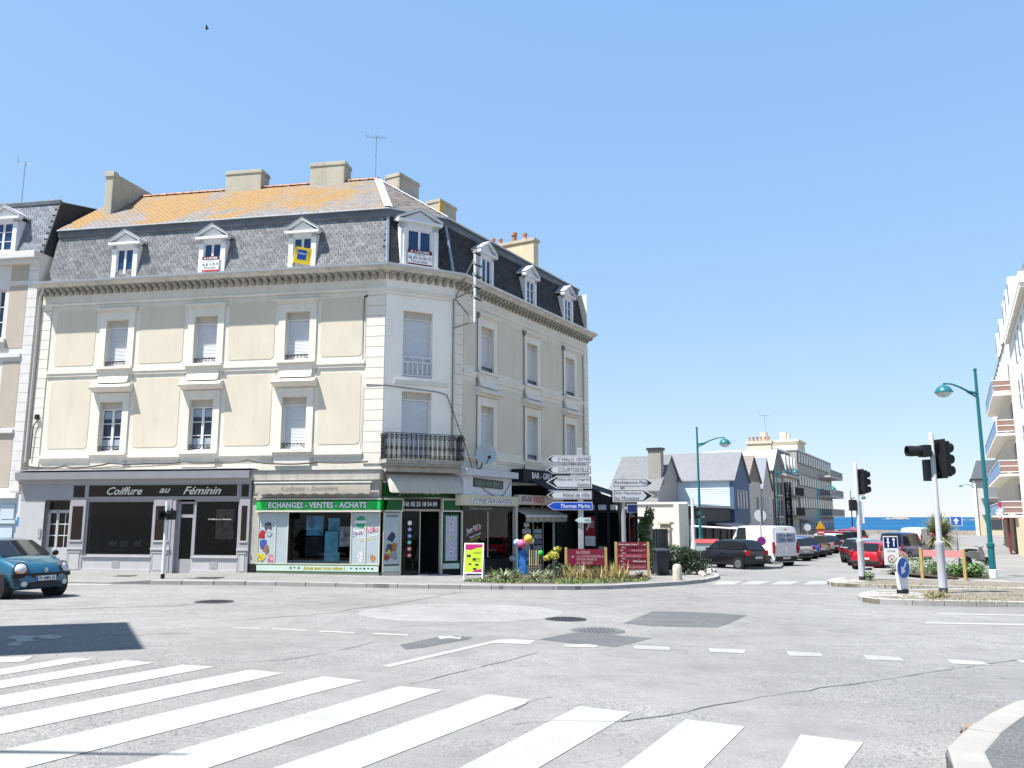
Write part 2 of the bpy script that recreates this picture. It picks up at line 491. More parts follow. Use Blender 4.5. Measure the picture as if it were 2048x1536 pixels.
# near corner pavement at the lower right
NP = [(2.72, 5.2), (3.0, 5.9)] + [tuple(G(*p)[:2]) for p in ((1893,1536),(1912,1512),(1945,1481),(1990,1451),(2048,1421))] + [(5.9, 9.35), (7.2, 9.9), (12, 10.8), (25, 12.5)]
npv = tag(slab('pavement', NP + [(25, 2), (2.6, 2)], .11, paving2), 'dark asphalt pavement corner at the lower right', 'pavement', kind='structure')
kerb_pale = M('kerb_pale', (.30, .285, .262), .8, var=.12, scale=1.5, bump=.4, bscale=70, stain=.2)
_kp = MB().box(-.488, .488, -.014, .24, -.2, 0).mesh('kerb_stone', kerb_pale, bevel=.02)
kerb(NP, .12, npv, L=.85, side=-1, mesh=_kp)

# ---- painted markings, patches and covers lying on the road
ZEB = [((142,1316),(187,1319)), ((250,1321),(310,1326)), ((367,1330),(432,1334)), ((500,1340),(570,1347)), ((647,1353),(727,1362)),
       ((800,1373),(887,1381)), ((975,1389),(1069,1401)), ((1159,1413),(1263,1426)), ((1371,1439),(1490,1454)), ((1601,1470),(1727,1486))]
ZB = [((-160,1365),(-160,1379)),((0,1362),(0,1378)),((0,1392),(0,1417)),((0,1435),(0,1470)),((0,1502),(55,1536)),((235,1536),(420,1536)),((550,1536),(725,1536)),((920,1536),(1079,1536)),((1244,1536),(1409,1536)),((1564,1536),(1689,1536))]
for (a, b), (c, d) in zip(ZEB, ZB):
    A0, B0, C0, D0 = G(*a), G(*b), G(*c), G(*d)
    da, db = (C0 - A0).normalized(), (D0 - B0).normalized()
    L = 5.0
    sheet('crosswalk_stripe', [A0, B0, B0 + db*L, A0 + da*L], .005, paint, road)
def zz(x, y, s=2., ox=0, oy=1130): return (ox + x/s, oy + y/s)
def mark(pts, ox=0, mat=None, name='road_marking', dz=.005): psheet(name, [zz(x, y, 2., ox) for x, y in pts], dz, mat or paint, road)
for pts in ([(1090,254),(1228,261),(1226,265),(1090,258)], [(1278,263),(1420,270),(1418,275),(1278,268)], [(1490,273),(1635,279),(1632,284),(1490,278)], [(930,250),(1040,253),(1038,257),(930,254)]):
    mark(pts)
mark([(1525,405),(1990,300),(2048,298),(2143,303),(2118,318),(1975,313),(1560,410)])
for pts, m_ in (([(205,320),(300,317),(352,324),(330,331),(210,328)],paint_worn),([(485,322),(632,328),(630,342),(490,337)],paint_worn),([(785,334),(932,340),(930,354),(795,349)],paint_worn),([(1095,345),(1235,353),(1245,368),(1110,364)],paint_worn),([(1405,360),(1550,370),(1570,385),(1420,380)],paint_worn),([(1738,377),(1880,387),(1920,403),(1760,396)],paint_worn),([(2010,378),(2120,386),(2150,398),(2040,392)],paint),
    ([(1705,194),(2300,204),(2300,208),(1705,198)],paint),([(1655,229),(2300,241),(2300,247),(1655,235)],paint)):
    mark(pts, 1024, m_)
zf = lambda x, y: (1380 + x/6.4, 1000 + y/6.4)
for a, b, c_, d in ((400,680,560,270), (770,1040,880,640), (1140,1410,1290,1035), (1540,1830,1720,1440)):
    psheet('crosswalk_stripe', [zf(a,1040), zf(b,1040), zf(c_,1084), zf(d,1084)], .005, paint_worn, road)
for y0, y1, x0, x1 in ((1157,1160,130,285), (1162,1165,124,262), (1168,1170,132,215)):
    psheet('crosswalk_stripe', [(x0,y0),(x1+14,y0),(x1,y1),(x0-6,y1)], .005, paint, road)
# bicycle symbol painted in the lane
def ring(cx, cy, rx, ry, k=.8, n=20):
    for i in range(n):
        a, b = 2*math.pi*i/n, 2*math.pi*(i+1)/n
        yield [(cx+rx*math.cos(a), cy+ry*math.sin(a)), (cx+rx*math.cos(b), cy+ry*math.sin(b)), (cx+k*rx*math.cos(b), cy+k*ry*math.sin(b)), (cx+k*rx*math.cos(a), cy+k*ry*math.sin(a))]
mb = MB()
for cx, cy, rx, ry, k in ((200,289,46,9,.0), (85,291,52,9,.0)):
    for q in ring(cx, cy, rx, ry, k+.01):
        P = [G(*zz(x, y)) + Vector((0,0,.005)) for x, y in q]; mb.quad(*P)
for q in ([(110,284),(190,284),(186,289),(112,289)], [(60,300),(120,296),(150,304),(70,312)], [(40,312),(95,306),(80,324),(24,325)]):
    mb.quad(*[G(*zz(x, y)) + Vector((0,0,.0055)) for x, y in q])
mb.build('bicycle_marking', paint, road)
psheet('lane_marking', [zz(0,370), zz(135,366), zz(90,388), zz(0,392)], .005, paint, road)
# pale worn oval and darker asphalt patches
mb_o = [(zz(1840 + 410*math.cos(a), 193 + 37*math.sin(a))) for a in [2*math.pi*i/28 for i in range(28)]]
psheet('asphalt_patch', mb_o, .003, asph_light, road)
for pts in ([(565,185),(745,190),(940,201),(860,238),(820,251),(690,247),(560,245),(447,233)], [(240,272),(330,270),(450,285),(562,293),(415,328),(260,315),(112,298)]):
    psheet('asphalt_patch', [zz(x, y, 2., 1024) for x, y in pts], .004, asph_dark, road)
psheet('asphalt_patch', [zz(x, y) for x, y in ((1600,320),(1780,282),(1890,288),(1880,296),(1700,330),(1620,338))], .0035, asph_dark, road)
mark([(1750,287),(1800,284),(1830,290),(1846,287),(1840,297),(1800,293),(1760,297)])
# cracks: thin dark tar-filled seams
tar = M('tar_seam', (.125, .124, .122), .8)
def crack(pix, wd, ox=0, s=2.):
    P = [G(*zz(x, y, s, ox)) for x, y in pix]; Q = []
    for a, b in zip(P, P[1:]):
        n = max(2, int((b-a).length / .25))
        for i in range(n): Q.append(a.lerp(b, i/n) + Vector((rnd.gauss(0, .018), rnd.gauss(0, .018), 0)))
    Q.append(P[-1]); mb = MB(); vs = []
    for i, q in enumerate(Q):
        d = (Q[min(i+1, len(Q)-1)] - Q[max(i-1, 0)]).normalized(); nn = Vector((-d.y, d.x, 0)) * wd * rnd.uniform(.25, 1.)
        for k in (-1, 1):
            p = q + nn*k; vs.append((p.x, p.y, g(p.x, p.y) + .0062))
    mb.a(vs, [(2*i, 2*i+1, 2*i+3, 2*i+2) for i in range(len(Q)-1)]); mb.build('crack', tar, road)
crack([(0,184),(400,172),(700,164),(840,150)], .03)
crack([(1000,218),(1340,192),(1400,178),(1560,160),(1850,106)], .022)
crack([(510,290),(600,276),(760,274)], .02); crack([(1000,388),(1140,380),(1350,345),(1490,310)], .012)
crack([(1650,478),(1750,450),(2048,380),(2150,350)], .012)
crack([(430,628),(620,600),(1000,530),(1400,470),(1820,408),(2048,376)], .014, 1024)
crack([(0,580),(80,545),(160,530)], .01, 1024); crack([(0,640),(160,625),(430,628)], .008, 1024)
# manhole covers
cov_m = M('cast_iron_cover', (.045, .045, .047), .6, metal=.3, var=.3, scale=30, bump=1.0, bscale=60)
def cover(px, py, r, sq=False, parent=road, dz=.004, mat=cov_m):
    p = G(px, py, dz); mb = MB(T(p.x, p.y, g(p.x, p.y) + dz))
    if sq: mb.box(-r, r, -r, r, -.05, .004)
    else: mb.lathe([(.01, -.05), (r, -.05), (r, .004), (r*.9, .006), (.01, .006)], 24)
    mb.build('manhole_cover', mat, parent)
    if not sq:
        mb = MB(T(p.x, p.y, g(p.x, p.y) + dz))
        for i in range(-5, 6):
            for j in range(-5, 6):
                if i*i + j*j < 24: mb.box(i*r/6.2-.02, i*r/6.2+.02, j*r/6.2-.02, j*r/6.2+.02, .004, .011)
        mb.build('cover_studs', mat, parent)
cover(1131.5, 1238.5, .42); cover(427, 1203.5, .46); cover(1194, 1262, .45, mat=asph_dark)
rim = G(1194, 1262); mb = MB(T(rim.x, rim.y, rim.z))
for i in range(36):
    a, b = 2*math.pi*i/36, 2*math.pi*(i+1)/36
    if rnd.random() < .8: mb.a([(.5*math.cos(a),.5*math.sin(a),.006),(.5*math.cos(b),.5*math.sin(b),.006),(.44*math.cos(b),.44*math.sin(b),.006),(.44*math.cos(a),.44*math.sin(a),.006)], [(0,1,2,3)])
mb.build('cover_rim', tar, road)
cover(248, 1152, .33, True, pl, .034); cover(415, 1156, .42, True, pave, .126)
for px, py, r in ((1123,1177.5,.5),):
    p = G(px, py); MB(T(p.x, p.y + .03, p.z) @ RZ(.0)).box(-.55, .55, -.03, .12, -.02, .105).build('storm_drain', black_in, pave)

# sea, shore and far islands
mb = MB(); mb.quad((-45000, -3000, -8), (45000, -3000, -8), (45000, 50000, -8), (-45000, 50000, -8))
tag(mb.build('sea', sea_m), 'blue sea reaching the horizon', 'sea', kind='structure')
rock_m = M('shore_rock', (.33, .27, .20), .95, var=.4, scale=.8, bump=.9, bscale=6)
def rockmesh(n, spread, hmax, seed):
    r = random.Random(seed); mb = MB()
    for k in range(n):
        a = r.uniform(0, 6.28); d = abs(r.gauss(0, .5)); s = r.uniform(.5, 1.) * (1.1 - min(1, d)) + .15
        c = Vector((math.cos(a)*d*spread[0], math.sin(a)*d*spread[1], 0))
        rings = []
        for i in range(5):
            f = i / 4; rings.append([c + Vector((math.cos(6.28*j/7)*spread[0]*.3*s*(1-f*.75)*r.uniform(.75, 1.2), math.sin(6.28*j/7)*spread[1]*.3*s*(1-f*.75)*r.uniform(.75, 1.2), hmax*s*f*r.uniform(.8, 1.1) - .3)) for j in range(7)])
        mb.loft(rings)
    return mb
for px, dist, sx, sy, h, lab in ((1790, 3800, 100, 60, 12, 'pale rocky islet on the horizon left of the spiky palm'), (1768, 3800, 35, 30, 6, 'small low rock in the sea beside the islet'), (1930, 2600, 40, 20, 3.5, 'low reef with foam under the blue arrow sign')):
    d = (px - 1024) / FPX
    o = rockmesh(9, (sx, sy), h, px).build('islet', M('islet_rock', (.26, .23, .20), .95, var=.2, scale=.02), None, T(d*dist, dist, -8))
    tag(o, lab, 'islet', kind='structure')
sh = rockmesh(60, (45, 6), 3.8, 5).build('rocky_shore', rock_m, None, T(*ST(166, 6)[:2], -5.2) @ RZ(-STREET))
tag(sh, 'brown rocks of the shore at the end of the street', 'rocks', kind='structure')

# ---------------------------------------------------------------- corner building
plaster = M('white_plaster', (.74, .685, .58), .85, var=.05, scale=.8, bump=.15, bscale=40, stain=.34, stcol=(.30, .27, .22))
plaster2 = M('quoin_plaster', (.76, .70, .61), .85, var=.05, scale=.8, bump=.1, bscale=40, rvar=.03, stain=.28, stcol=(.32, .29, .24))
ochre = M('ochre_panel', (.652, .578, .462), .9, var=.06, scale=.6, bump=.1, bscale=50, stain=.22, stcol=(.33, .28, .20))
stone_d = M('weathered_stone', (.36, .335, .29), .9, var=.22, scale=3, bump=.4, bscale=30, stain=.5, stcol=(.07, .065, .055))
chim_m = M('chimney_render', (.47, .43, .345), .92, var=.14, scale=1.4, bump=.3, bscale=25, stain=.45, stcol=(.13, .10, .06))
chim_y = M('lichen_render', (.52, .36, .10), .92, var=.3, scale=2.2, bump=.3, bscale=25, stain=.4, stcol=(.20, .15, .08))
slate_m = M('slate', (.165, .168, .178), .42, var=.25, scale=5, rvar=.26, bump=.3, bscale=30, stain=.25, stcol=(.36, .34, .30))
slate_shade = M('slate_shaded', (.030, .0295, .032), .7, var=.25, scale=4, rvar=.35, bump=.3, bscale=30)  # slate of the slopes turned from the sun, their shade put into the colour
slate_b = M('slate_blue', (.175, .19, .215), .5, var=.12, scale=3, rvar=.25, bump=.2, bscale=30)
under_m = M('roof_underlay', (.022, .022, .024), .9)
zinc = M('zinc', (.12, .135, .155), .45, metal=.3, var=.2, scale=2)
zinc_l = M('zinc_pale', (.56, .57, .59), .4, metal=.2, var=.1)
terra = M('terracotta', (.42, .20, .13), .8, var=.2, scale=4, rvar=.25)
wood_w = M('white_joinery', (.72, .72, .72), .5, var=.05, stain=.12, stcol=(.4, .39, .37))
shut_m = M('white_shutter', (.62, .63, .66), .5, var=.03)
shbox_m = M('shutter_box', (.50, .45, .37), .6, var=.06)
pane_m = M('window_pane', (.012, .022, .05), .04, var=0, coat=0)
pane_m.node_tree.nodes['Principled BSDF'].inputs['Specular IOR Level'].default_value = .5
lichen = mat_lichen()
cable_m = M('black_cable', (.015, .015, .016), .6)

A0 = Vector((-4.837, 31.0))
FLm = Matrix(((.98357, .18052, 0, A0.x), (-.18052, .98357, 0, A0.y), (0, 0, 1, 0), (0, 0, 0, 1)))
aC, aR = R_(38.4), R_(70.4)
CL = RZ(aC)
Bl = Vector((2.87*math.cos(aC), 2.87*math.sin(aC)))
RL = T(Bl.x, Bl.y, 0) @ RZ(aR)
FC, FR = FLm @ CL, FLm @ RL
SL, ER = -15.0, 12.6
def isect(p, d, q, e):
    k = d.x*e.y - d.y*e.x; t = ((q.x-p.x)*e.y - (q.y-p.y)*e.x) / k
    return p + d*t
dCl, dRl = Vector((math.cos(aC), math.sin(aC))), Vector((math.cos(aR), math.sin(aR)))
iC, iR = Vector((-dCl.y, dCl.x)), Vector((-dRl.y, dRl.x))
def path(d, eL=0., eR=0.):
    a = isect(Vector((0, d)), Vector((1, 0)), iC*d, dCl)
    b = isect(iC*d, dCl, Bl + iR*d, dRl)
    return [Vector((SL - eL, d)), a, b, Bl + iR*d + dRl*(ER + eR)]
def sweep(prof, name, mat, parent, eL=0., eR=0., smooth=None):
    P = [path(-o, eL, eR) for o, z in prof]
    rings = [[(P[k][i].x, P[k][i].y, prof[k][1]) for k in range(len(prof))] for i in range(4)]
    return MB().loft(rings).build(name, mat, parent, smooth=smooth)

bld = thing('corner_building', 'cream three-storey corner building with slate mansard roof above the shops', 'building', (A0.x, A0.y, 0), math.atan2(-.18052, .98357))
FRM = {'L': I4, 'C': CL, 'R': RL}

def wall(name, F, s0, s1, z0, z1, holes, mat, parent, d=0., rev=.24):
    mb = MB(F)
    ss = sorted({s0, s1} | {x for h in holes for x in h[:2]}); zs = sorted({z0, z1} | {x for h in holes for x in h[2:4]})
    for a, b in zip(ss, ss[1:]):
        for c_, e in zip(zs, zs[1:]):
            m_, n_ = (a+b)/2, (c_+e)/2
            if any(h[0] < m_ < h[1] and h[2] < n_ < h[3] for h in holes): continue
            mb.quad((a,d,c_),(b,d,c_),(b,d,e),(a,d,e))
    for a, b, c_, e in holes:
        mb.quad((a,d,c_),(a,d+rev,c_),(a,d+rev,e),(a,d,e)); mb.quad((b,d,c_),(b,d+rev,c_),(b,d+rev,e),(b,d,e))
        mb.quad((a,d,c_),(b,d,c_),(b,d+rev,c_),(a,d+rev,c_)); mb.quad((a,d,e),(b,d,e),(b,d+rev,e),(a,d+rev,e))
    return mb.build(name, mat, parent)

def rail_mesh(w):
    mb = MB(); mb.box(-w/2, w/2, -.012, .012, .19, .215)
    n = 7
    for i in range(n):
        x = -w/2 + w*(i+.5)/n; k = abs(i - (n-1)/2) / ((n-1)/2); zb = .155 - .10*k*k - (.07 if i == n//2 else 0)
        pts = [(x + .05*math.cos(a), 0, .14 + .045*math.sin(a)) for a in [6.28*j/10 for j in range(11)]]
        mb.tube(pts, .008, 5); mb.tube([(x, 0, .19), (x + .03, 0, zb)], .01, 5)
    for sx in (-1, 1):
        mb.tube([(sx*w/2, 0, .2), (sx*w/2, 0, 0)], .012, 6)
        mb.tube([(sx*(w/2-.02), 0, .02), (sx*(w/2-.10), 0, .07), (sx*(w/2-.16), 0, .14)], .012, 6)
    return mb.mesh('window_guard', iron)
guard_me = rail_mesh(1.0)

def window(F, c, z0, z1, w, kind, parent, d=.2, guard=True):
    hw = w/2
    fr = MB(F)
    boxh = .27 if kind in ('blind', 'casement') else 0
    zt = z1 - boxh; t = .055
    fr.box(c-hw, c-hw+t, d-.05, d+.02, z0, zt); fr.box(c+hw-t, c+hw, d-.05, d+.02, z0, zt)
    fr.box(c-hw+t, c+hw-t, d-.05, d+.02, zt-t, zt)
    if kind != 'blind':
        fr.box(c-hw+t, c+hw-t, d-.05, d+.02, z0, z0+.07)
        fr.box(c-.05, c+.05, d-.06, d+.02, z0+.07, zt-t)
    win = fr.build('window', wood_w, parent)
    if boxh: MB(F).box(c-hw, c+hw, d-.07, d+.03, zt, z1).build('shutter_box', shbox_m, win)
    if kind == 'blind':
        mb = MB(F); n = int((zt - t - z0) / .055); hh = (zt - t - z0) / n
        for i in range(n):
            za = z0 + i*hh
            mb.a([(c-hw+t, d+.004, za), (c+hw-t, d+.004, za), (c+hw-t, d-.012, za+hh*.45), (c-hw+t, d-.012, za+hh*.45), (c+hw-t, d+.004, za+hh*.93), (c-hw+t, d+.004, za+hh*.93), (c+hw-t, d+.012, za+hh), (c-hw+t, d+.012, za+hh)],
                 [(0,1,2,3), (3,2,4,5), (5,4,6,7)])
        mb.build('roller_shutter', shut_m, win)
    else:
        rows = 3 if kind == 'casement' else (3 if kind == 'grid' else 1)
        for sx in (-1, 1):
            xa, xb = (c-hw+t, c-.05) if sx < 0 else (c+.05, c+hw-t)
            za, zb = z0+.07, zt-t
            for r in range(rows):
                q0 = za + (zb-za)*r/rows; q1 = za + (zb-za)*(r+1)/rows
                MB(F).box(xa+.02, xb-.02, d-.01, d, q0+.02, q1-.02).build('pane', pane_m, win)
                if r: MB(F).box(xa, xb, d-.035, d+.01, q0-.018, q0+.018).build('glazing_bar', wood_w, win)
            MB(F).box(xa, xb, d+.02, d+.04, za, zb).build('curtain' if kind == 'casement' else 'window_back', M('net_curtain', (.10, .10, .11), .9) , win)
        if kind == 'casement':
            for sx in (-1, 1):
                xa, xb = (c-hw+t+.03, c-.06) if sx < 0 else (c+.06, c+hw-t-.03)
                for (q0, q1) in ((z0+.12, z0+.5), (zt-.42, zt-.09)):
                    n = 7; pts = [(xa, q0 if q0 < z0+.2 else q1)]
                    mb = MB(F)
                    if q0 < z0 + .2: mb.xz([(xa, q0), (xb, q0), (xb, q1), (xa, q1)], d-.014, d-.012)
                    else: mb.xz([(xa, q1)] + [(xa + (xb-xa)*i/n, q0 + .05*(i % 2)) for i in range(n+1)] + [(xb, q1)], d-.014, d-.012)
                    mb.build('lace_curtain', M('lace', (.34, .40, .46), .9, var=.35, scale=25), win)
    if guard: add('window_guard', guard_me, win, F @ T(c, .06, z0+.02))
    return win

WL, WR, WC = (-11.42, -7.48, -3.58), (2.47, 6.42, 10.42), 1.33
U0, U1, D0, D1 = 7.70, 9.63, 4.26, 6.26
holesL = [(c-.5, c+.5, a, b) for c in WL for a, b in ((U0, U1), (D0, D1))]
holesR = [(c-.5, c+.5, a, b) for c in WR for a, b in ((U0, U1), (D0, D1))]
holesC = [(WC-.61, WC+.61, 7.02, 9.62), (WC-.61, WC+.61, 3.95, 6.45)]
wall('wall', I4, SL, 0, 3.3, 11.1, holesL, plaster, bld)
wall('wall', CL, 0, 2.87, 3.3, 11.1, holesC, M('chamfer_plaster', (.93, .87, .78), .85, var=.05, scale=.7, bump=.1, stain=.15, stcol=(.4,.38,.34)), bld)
wall('wall', RL, 0, ER, 3.3, 11.1, holesR, plaster, bld)
wall('wall', RL, 8.3, ER, -1.4, 3.3, [], plaster, bld)
eR = Bl + dRl*ER
MB().quad((eR.x, eR.y, -1.4), (eR.x - dRl.y*8, eR.y + dRl.x*8, -1.4), (eR.x - dRl.y*8, eR.y + dRl.x*8, 13.5), (eR.x, eR.y, 13.5)).build('gable_wall', plaster, bld)
MB().quad((SL, 0, -1), (SL, 9, -1), (SL, 9, 13.3), (SL, .5, 13.3), (SL, 0, 11)).build('party_wall', plaster, bld)

def rrect(a, b, c, d, r=.16, n=4):
    out = []
    for cx, cz, a0 in ((b-r, d-r, 0), (a+r, d-r, 90), (a+r, c+r, 180), (b-r, c+r, 270)):
        out += [(cx + r*math.cos(R_(a0 + 90*k/n)), cz + r*math.sin(R_(a0 + 90*k/n))) for k in range(n+1)]
    return out
def dress(F, cs, bays, s0, s1):
    for a, b in bays:
        for z0, z1 in ((7.80, 10.12), (4.42, 7.18)):
            MB(F).xz(rrect(a, b, z0, z1), -.012, .02).build('wall_panel', ochre, bld)
    MB(F).box(s0, s1, -.075, .01, 7.48, 7.60).box(s0, s1, -.045, .01, 7.36, 7.48).build('string_course', plaster2, bld)
    MB(F).box(s0, s1, -.09, .01, 4.02, 4.13).box(s0, s1, -.05, .01, 3.93, 4.02).build('string_course', plaster2, bld)
    for i, c in enumerate(cs):
        # upper window: flat surround, small hood, sill with apron
        mb = MB(F)
        for z0, z1 in ((7.62, 9.98), (4.16, 6.62)):
            zt = 9.64 if z0 > 6 else 6.27; zb = U0 if z0 > 6 else D0
            mb.box(c-.78, c-.5, -.05, .01, zb, z1); mb.box(c+.5, c+.78, -.05, .01, zb, z1); mb.box(c-.5, c+.5, -.05, .01, zt, z1)
        mb.build('window_surround', plaster2, bld)
        MB(F).box(c-.84, c+.84, -.10, .01, 9.98, 10.05).box(c-.88, c+.88, -.17, .01, 10.05, 10.14).build('window_hood', plaster2, bld)
        MB(F).box(c-.80, c+.80, -.17, .01, 7.60, 7.70).build('window_sill', plaster2, bld)
        MB(F).yz([(-.02, 7.02), (-.22, 7.02), (-.16, 7.12), (-.07, 7.30), (-.07, 7.48), (-.02, 7.48)], c-.68, c+.68).build('apron', plaster2, bld)
        MB(F).yz([(.01, 6.66), (-.10, 6.66), (-.14, 6.72), (-.31, 6.77), (-.35, 6.84), (-.29, 6.87), (-.16, 6.99), (.01, 7.02)], c-.88, c+.88).build('window_hood', plaster2, bld)
        MB(F).box(c-.82, c+.82, -.16, .01, 4.13, 4.26).build('window_sill', plaster2, bld)
        MB(F).box(c-.72, c+.72, -.06, .01, 3.62, 3.93).build('apron', plaster2, bld)
dress(I4, WL, ((-14.25, -12.42), (-10.42, -8.46), (-6.50, -4.55), (-2.62, -.92)), -14.5, -.78)
dress(RL, WR, ((.65, 1.52), (3.40, 5.50), (7.36, 9.48), (11.36, 11.98)), .62, ER - .5)
streak = M('rain_streak', (.50, .45, .375), .9, var=.12, scale=3, stain=.35, stcol=(.30, .27, .22))
sr = random.Random(4)
for F, cs in ((I4, WL), (RL, WR)):
    for c in cs:
        for sx in (-1, 1):
            for zt in (7.58, 4.10):
                x = c + sx*(.80 + sr.uniform(0, .04)); h = sr.uniform(.3, .75) if zt > 5 else sr.uniform(.15, .35); w = sr.uniform(.025, .05)
                d_ = -.014 if zt > 5 else -.003
                MB(F).xz([(x-w, zt-.13), (x+w, zt-.13), (x+w*.5, zt-.13-h*.7), (x, zt-.13-h), (x-w*.6, zt-.13-h*.6)], d_-.001, d_).build('rain_streak', streak, bld)
# quoins, each block a stone of its own
qz = [3.66 + .405*i for i in range(17)]
def quoins(F, a, b, parent):
    me = MB().box(-(b-a)/2, (b-a)/2, -.035, .02, .008, .397).mesh('quoin_stone', plaster2, bevel=.008)
    for z in qz: add('quoin_stone', me, parent, F @ T((a+b)/2, 0, z))
quoins(I4, -14.98, -14.52, bld); quoins(I4, -.76, -.01, bld); quoins(RL, .01, .58, bld); quoins(RL, ER-.48, ER-.01, bld)
# frieze mouldings, modillions and cornice
sweep([(0, 10.34), (.05, 10.34), (.07, 10.40), (.07, 10.43), (0, 10.45)], 'frieze_moulding', plaster2, bld)
sweep([(0, 10.20), (.03, 10.20), (.03, 10.24), (0, 10.24)], 'frieze_moulding', plaster2, bld)
sweep([(0, 11.02), (.10, 11.03), (.40, 11.06), (.46, 11.11), (.56, 11.16), (.58, 11.24), (.30, 11.27), (-.1, 11.27)], 'cornice', M('cornice_stone', (.62, .58, .51), .9, var=.15, scale=2, stain=.6, stcol=(.14, .13, .11)), bld, eL=.08, eR=.02)
sweep([(.56, 11.17), (.63, 11.18), (.65, 11.26), (.56, 11.255)], 'gutter', zinc_l, bld, eL=.08, eR=.02)
mod_me = MB().yz([(.01, 11.05), (-.36, 11.05), (-.36, 10.97), (-.28, 10.90), (-.14, 10.90), (-.07, 10.80), (.01, 10.78)], -.07, .07).mesh('modillion', stone_d, bevel=.006)
def modill(F, a, b, step=.30):
    n = int((b-a)/step)
    for i in range(n+1): add('modillion', mod_me, bld, F @ T(a + (b-a)*i/n, 0, 0))
modill(I4, -14.85, -.12); modill(CL, .15, 2.72); modill(RL, .15, ER-.12)

for F, cs, kinds in ((I4, WL, (('blind','blind','blind'), ('casement','casement','blind'))), (RL, WR, (('blind',)*3, ('blind',)*3))):
    for i, c in enumerate(cs):
        window(F, c, U0, U1, 1.0, kinds[0][i], bld); window(F, c, D0, D1, 1.0, kinds[1][i], bld)
w_ = window(CL, WC, 7.02, 9.62, 1.22, 'blind', bld, guard=False)
mb = MB(CL)
for z in (7.06, 7.58, 7.78): mb.box(WC-.60, WC+.60, -.03, .0, z, z+.045)
for i in range(7): mb.box(WC-.60+.2*i-.02+.0, WC-.60+.2*i+.02, -.03, .0, 7.06, 7.60)
for x in (-.58, -.2, .2, .58): mb.box(WC+x-.02, WC+x+.02, -.03, 0, 7.6, 7.8)
mb.build('window_railing', wood_w, w_)
window(CL, WC, 3.95, 6.45, 1.22, 'blind', bld, guard=False)
MB(CL).box(WC-.95, WC+1.25, -.06, .01, 6.72, 6.88).build('apron', plaster2, bld)

# ---- balcony
bal = MB(CL).box(-.12, 2.98, -.78, .0, 3.66, 3.80).box(-.06, 2.92, -.70, 0, 3.56, 3.66).build('balcony', stone_d, bld)
bm_ = MB(); H0 = .95
bm_.tube([(0,0,0),(0,0,H0)], .016, 6); bm_.tube([(.055,0,.15),(.055,0,.80)], .010, 5); bm_.tube([(-.055,0,.15),(-.055,0,.80)], .010, 5)
for zc, r in ((.83, .075), (.42, .065), (.10, .07)):
    bm_.tube([(r*math.cos(6.283*k/12), 0, zc + r*math.sin(6.283*k/12)) for k in range(13)], .015, 5)
    bm_.ball((0, 0, zc), .04, 6, 4)
for zc in (.55, .30): bm_.ball((0, 0, zc), .028, 6, 4)
bal_me = bm_.mesh('baluster', iron)
n = 17
for i in range(n): add('baluster', bal_me, bal, CL @ T(-.10 + 3.06*i/(n-1), -.74, 3.80))
for sx in (-.10, 2.96):
    for k in range(1, 4): add('baluster', bal_me, bal, CL @ T(sx, -.74 + .185*k, 3.80) @ RZ(math.pi/2))
mb = MB(CL)
for z in (3.83, 4.70, 4.76):
    mb.box(-.12, 2.98, -.755, -.725, z, z+.025); mb.box(-.115, -.085, -.725, 0, z, z+.025); mb.box(2.945, 2.975, -.725, 0, z, z+.025)
mb.build('handrail', iron, bal)

# ---- mansard
Z0, Z1, ZR = 11.28, 13.58, 16.62
dB, dT = .06, .62
pB, pT = path(dB), path(dT)
V3 = lambda p, z: Vector((p.x, p.y, z))
def slates(a, b, c, d, sw, sh, jitter=.006):
    # a,b bottom left/right; c,d top right/left; returns the matrices of single slates
    u = (b - a).normalized(); nrm = u.cross((d - a)).normalized(); v = nrm.cross(u).normalized()
    H = (d - a).dot(v); out = []
    rows = int(H / sh)
    for r in range(rows + 1):
        z = r * sh
        f = min(1, z / H)
        l = (a.lerp(d, f) - a).dot(u); rr = (b.lerp(c, f) - a).dot(u)
        xl = []
        x = l + (sw/2 if r % 2 else sw)
        if r % 2 == 0: xl.append((l + sw/4, .5))
        while x < rr - sw*.45: xl.append((x, 1.)); x += sw
        for x, k in xl:
            p = a + u*x + v*(z + rnd.uniform(-jitter, jitter)) + nrm*.012
            R3 = Matrix((u, nrm, v)).transposed().to_4x4()
            out.append(T(*p) @ R3 @ RX(R_(-4.2 + rnd.uniform(-.8, .8))) @ RY(rnd.uniform(-.012, .012)) @ Matrix.Diagonal((k, 1, 1, 1)))
    return out
def slate_mesh(sw, sh, mat): return MB().box(-sw/2+.009, sw/2-.009, -.020, .008, -.01, sh*1.3).mesh('slate', mat)
def field(mats, sw, sh, mat, name, parent):
    mb = MB()
    for m_ in mats:
        mb.F = m_; mb.box(-sw/2+.009, sw/2-.009, -.020, .008, -.01, sh*1.3)
    o = mb.build(name, mat, parent); o['kind'] = 'stuff'; return o
nd = [V3(pB[0], Z0), V3(pB[1], Z0), V3(pB[2], Z0), V3(pB[3], Z0)]
nt_ = [V3(pT[0], Z1), V3(pT[1], Z1), V3(pT[2], Z1), V3(pT[3], Z1)]
mb = MB()
for i in range(3): mb.quad(nd[i], nd[i+1], nt_[i+1], nt_[i])
mb.quad(nd[3], nt_[3], nt_[3] + Vector((-dRl.y*6, dRl.x*6, 0)), nd[3] + Vector((-dRl.y*6.6, dRl.x*6.6, 0)))
roof = mb.build('roof', under_m, bld)
SW, SH = .215, .139
ml = slates(nd[0], nd[1], nt_[1], nt_[0], SW, SH); ml.sort(key=lambda m_: -m_.translation.x)
sme = slate_mesh(SW, SH, slate_m)
for m_ in ml[:300]: add('slate', sme, roof, m_)
field(ml[300:], SW, SH, slate_m, 'slates', roof)
